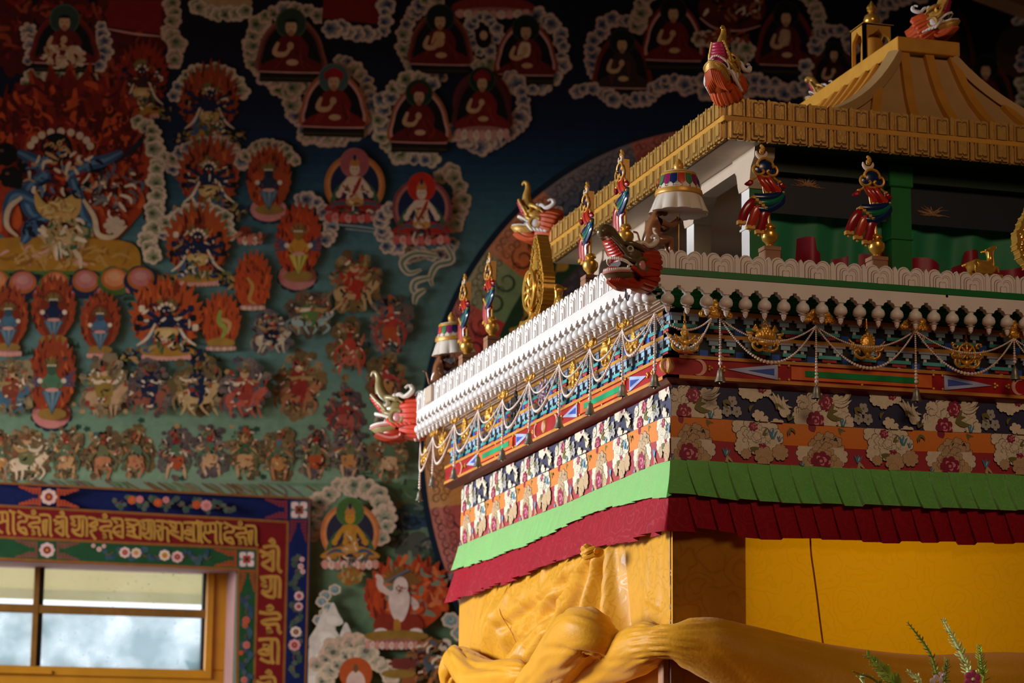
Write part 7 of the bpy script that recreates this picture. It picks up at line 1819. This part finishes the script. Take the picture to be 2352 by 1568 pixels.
GLY = {  # strokes in a unit box, y down
 'ma': [[(-.1, .14), (.5, .08), (.78, .12), (.82, .5), (.82, .86), (.95, 1)], [(.45, .12), (.46, .45), (.3, .52), (.08, .5), (.02, .66), (.25, .86), (.5, .95)], [(.12, .2), (.14, .5)], [(.46, .45), (.8, .46)]],
 'bar': [[(-.1, .0), (.3, .05), (.5, .2), (.52, .8), (.8, 1)], [(.5, .04), (.8, .1)]],
 'hi': [[(.1, .0), (.6, .12), (.95, .22), (.9, .42), (.4, .44), (.15, .56), (.3, .72), (.75, .70), (.9, .82), (1, 1)], [(.1, .28), (.5, .20)], [(.1, .72), (.45, .86), (.9, .96)]],
 'dum': [[(.0, .18), (.45, .24), (.85, .22), (.95, .42), (.5, .46), (.15, .55), (.4, .66), (.85, .64), (.92, .9), (1.05, 1)], [(.35, .76), (.55, .86), (.4, .96), (.65, .9)], [(.35, .02), (.5, -.06), (.62, .04), (.48, .1), (.36, .04)]],
 'na': [[(.0, .12), (.5, .1), (.82, .2), (.84, .85), (1, 1)], [(.3, .34), (.32, .8), (.55, .96)], [(.3, .36), (.65, .32)], [(.56, .3), (.5, .9)]],
 'om': [[(.1, .18), (.5, .14), (.8, .22), (.82, .85), (1, 1)], [(-.05, .28), (.3, .38), (.55, .30)], [(.05, .5), (.3, .42), (.5, .52), (.3, .64), (.1, .72), (.35, .86), (.62, .95)], [(.58, .25), (.60, .95)], [(.4, .02), (.5, -.08), (.62, .02), (.5, .1)]],
 'dya': [[(.0, .14), (.6, .1), (.9, .2), (.92, .95)], [(.08, .2), (.25, .32), (.1, .42), (.35, .5)], [(.5, .16), (.5, .6), (.25, .7), (.1, .62)], [(.1, .7), (.35, .86), (.7, .92)], [(.7, .18), (.70, .92)]],
 'eight': [[(.0, .12), (.6, .14), (.9, .24), (.4, .36), (.2, .46), (.7, .54), (.8, .62), (.3, .7), (.4, .82), (.8, 1.05)], [(.8, .26), (.95, .4), (.5, .48)]],
 'va': [[(.0, .12), (.5, .1), (.84, .2), (.86, .95)], [(.84, .4), (.5, .42), (.2, .56), (.3, .68), (.7, .66)], [(.1, .64), (.5, .82), (.86, .9)], [(.2, .18), (.5, .3)]],
 'bra': [[(.0, .12), (.6, .12), (.95, .2)], [(.1, .24), (.5, .36), (.9, .3), (.92, .95)], [(.1, .46), (.4, .42), (.6, .54), (.3, .64), (.15, .58)], [(.1, .76), (.5, .84), (.9, .88)], [(.5, .36), (.55, .7), (.75, .9)]],
 'ka': [[(.0, .1), (.6, .1), (1, .16)], [(.5, .1), (.5, .95)], [(.1, .3), (.4, .4), (.2, .56), (.0, .5)], [(.5, .4), (.85, .42), (.88, .9), (1, 1)], [(.2, .6), (.3, .9), (.5, .92)]],
 'ya': [[(.0, .1), (.5, .14), (.88, .2), (.9, .95)], [(.45, .16), (.5, .4), (.2, .5), (.1, .58), (.4, .7), (.88, .86)], [(.1, .2), (.3, .34), (.5, .38)], [(.3, .52), (.7, .56)]],
 'dma': [[(.0, .12), (.6, .1), (.9, .2), (.92, .98)], [(.2, .3), (.5, .36), (.2, .46), (.05, .56), (.35, .64), (.55, .6)], [(.62, .14), (.64, .8), (.75, .95)], [(.1, .76), (.4, .88), (.65, .9)], [(.3, .5), (.6, .48)]]}
ROW = [('ma', -12, 22), ('bar', 20, 37), ('hi', 36, 60), ('dum', 60, 90), ('na', 88, 118), ('om', 122, 157), ('dya', 158, 200), ('eight', 199, 222), ('dum', 222, 254), ('va', 252, 283), ('bra', 283, 322), ('dya', 320, 354), ('ka', 353, 386), ('ya', 383, 418), ('dma', 417, 455), ('bar', 448, 466), ('ma', 463, 498), ('bar', 493, 511), ('hi', 507, 533), ('dum', 533, 562), ('na', 558, 588)]
def glyph(nm, f, w):
    for st in GLY[nm]:
        pt.stroke([f(a, b) for a, b in st], w, GL, 4, False)
    for st in GLY[nm]: pt.stroke([(f(a, b)[0]+1.1, f(a, b)[1]) for a, b in st], 1.4, GH, 4, True)
for nm, x0, x1 in ROW: glyph(nm, lambda a, b, x0=x0, x1=x1: Q(lerp(x0, x1, a), 1.14+.76*b), 6.6)
for nm, y0, y1 in (('om', 1246, 1316), ('dya', 1320, 1378), ('dum', 1396, 1456), ('dma', 1462, 1528), ('om', 1546, 1612)): glyph(nm, lambda a, b, y0=y0, y1=y1: V(lerp(y0, y1, b), 1.9-.74*a), 8.5)
mu = pt.build('painted_mural', m_pig, wall_back)
halo.build('painted_halo', m_pig, wall_back)
# ================================================================ LIGHT, CAMERA
def area(name, loc, rot, sx, sy, power, col, spread=180):
    l = bpy.data.lights.new(name, 'AREA'); l.shape = 'RECTANGLE'; l.size = sx; l.size_y = sy
    l.energy = power; l.color = col; l.spread = math.radians(spread)
    o = bpy.data.objects.new(name, l); C.objects.link(o); o.location = loc; o.rotation_euler = rot
    return o
# daylight outside the big side window (faces +X)
area('side_window_daylight', (-7.0, 2.4, 2.1), (0, -PI/2, 0), 4.0, 4.4, 2350, (.95, .98, 1.0))
# warm dim fill light added before the shrine, above the picture
area('front_fill', (.1, -3.7, 1.75), (math.radians(62), 0, math.radians(-8)), 1.6, .8, 25, (1.0, .68, .44), 150)
w = bpy.data.worlds.new('World'); bpy.context.scene.world = w; w.use_nodes = True
bg = w.node_tree.nodes['Background']; bg.inputs['Color'].default_value = (.80, .90, 1.0, 1); bg.inputs['Strength'].default_value = 1.9
cam = bpy.data.cameras.new('Camera'); co = bpy.data.objects.new('Camera', cam); C.objects.link(co)
mt = Matrix((RIGHT, UP, -FWD)).transposed().to_4x4(); mt.translation = CAM
co.matrix_world = mt
cam.sensor_width = 36.0; cam.lens = FPX/2352*36.0; cam.clip_start = .05; cam.clip_end = 200
cam.dof.use_dof = True; cam.dof.focus_distance = 5.55; cam.dof.aperture_fstop = 6.0
bpy.context.scene.camera = co
sc = bpy.context.scene
sc.view_settings.view_transform = 'Standard'; sc.view_settings.look = 'None'; sc.view_settings.gamma = 1.0
sc.view_settings.use_curve_mapping = False; sc.view_settings.exposure = 0.0
sc.cycles.use_denoising = True
sc.cycles.max_bounces = 6; sc.cycles.diffuse_bounces = 3; sc.cycles.glossy_bounces = 3; sc.cycles.transparent_max_bounces = 8
sc.cycles.caustics_reflective = False; sc.cycles.caustics_refractive = False
sc.cycles.sample_clamp_indirect = 4.0
for o in list(bpy.context.scene.objects):
    if o.parent is None: o.location.z += ZLIFT
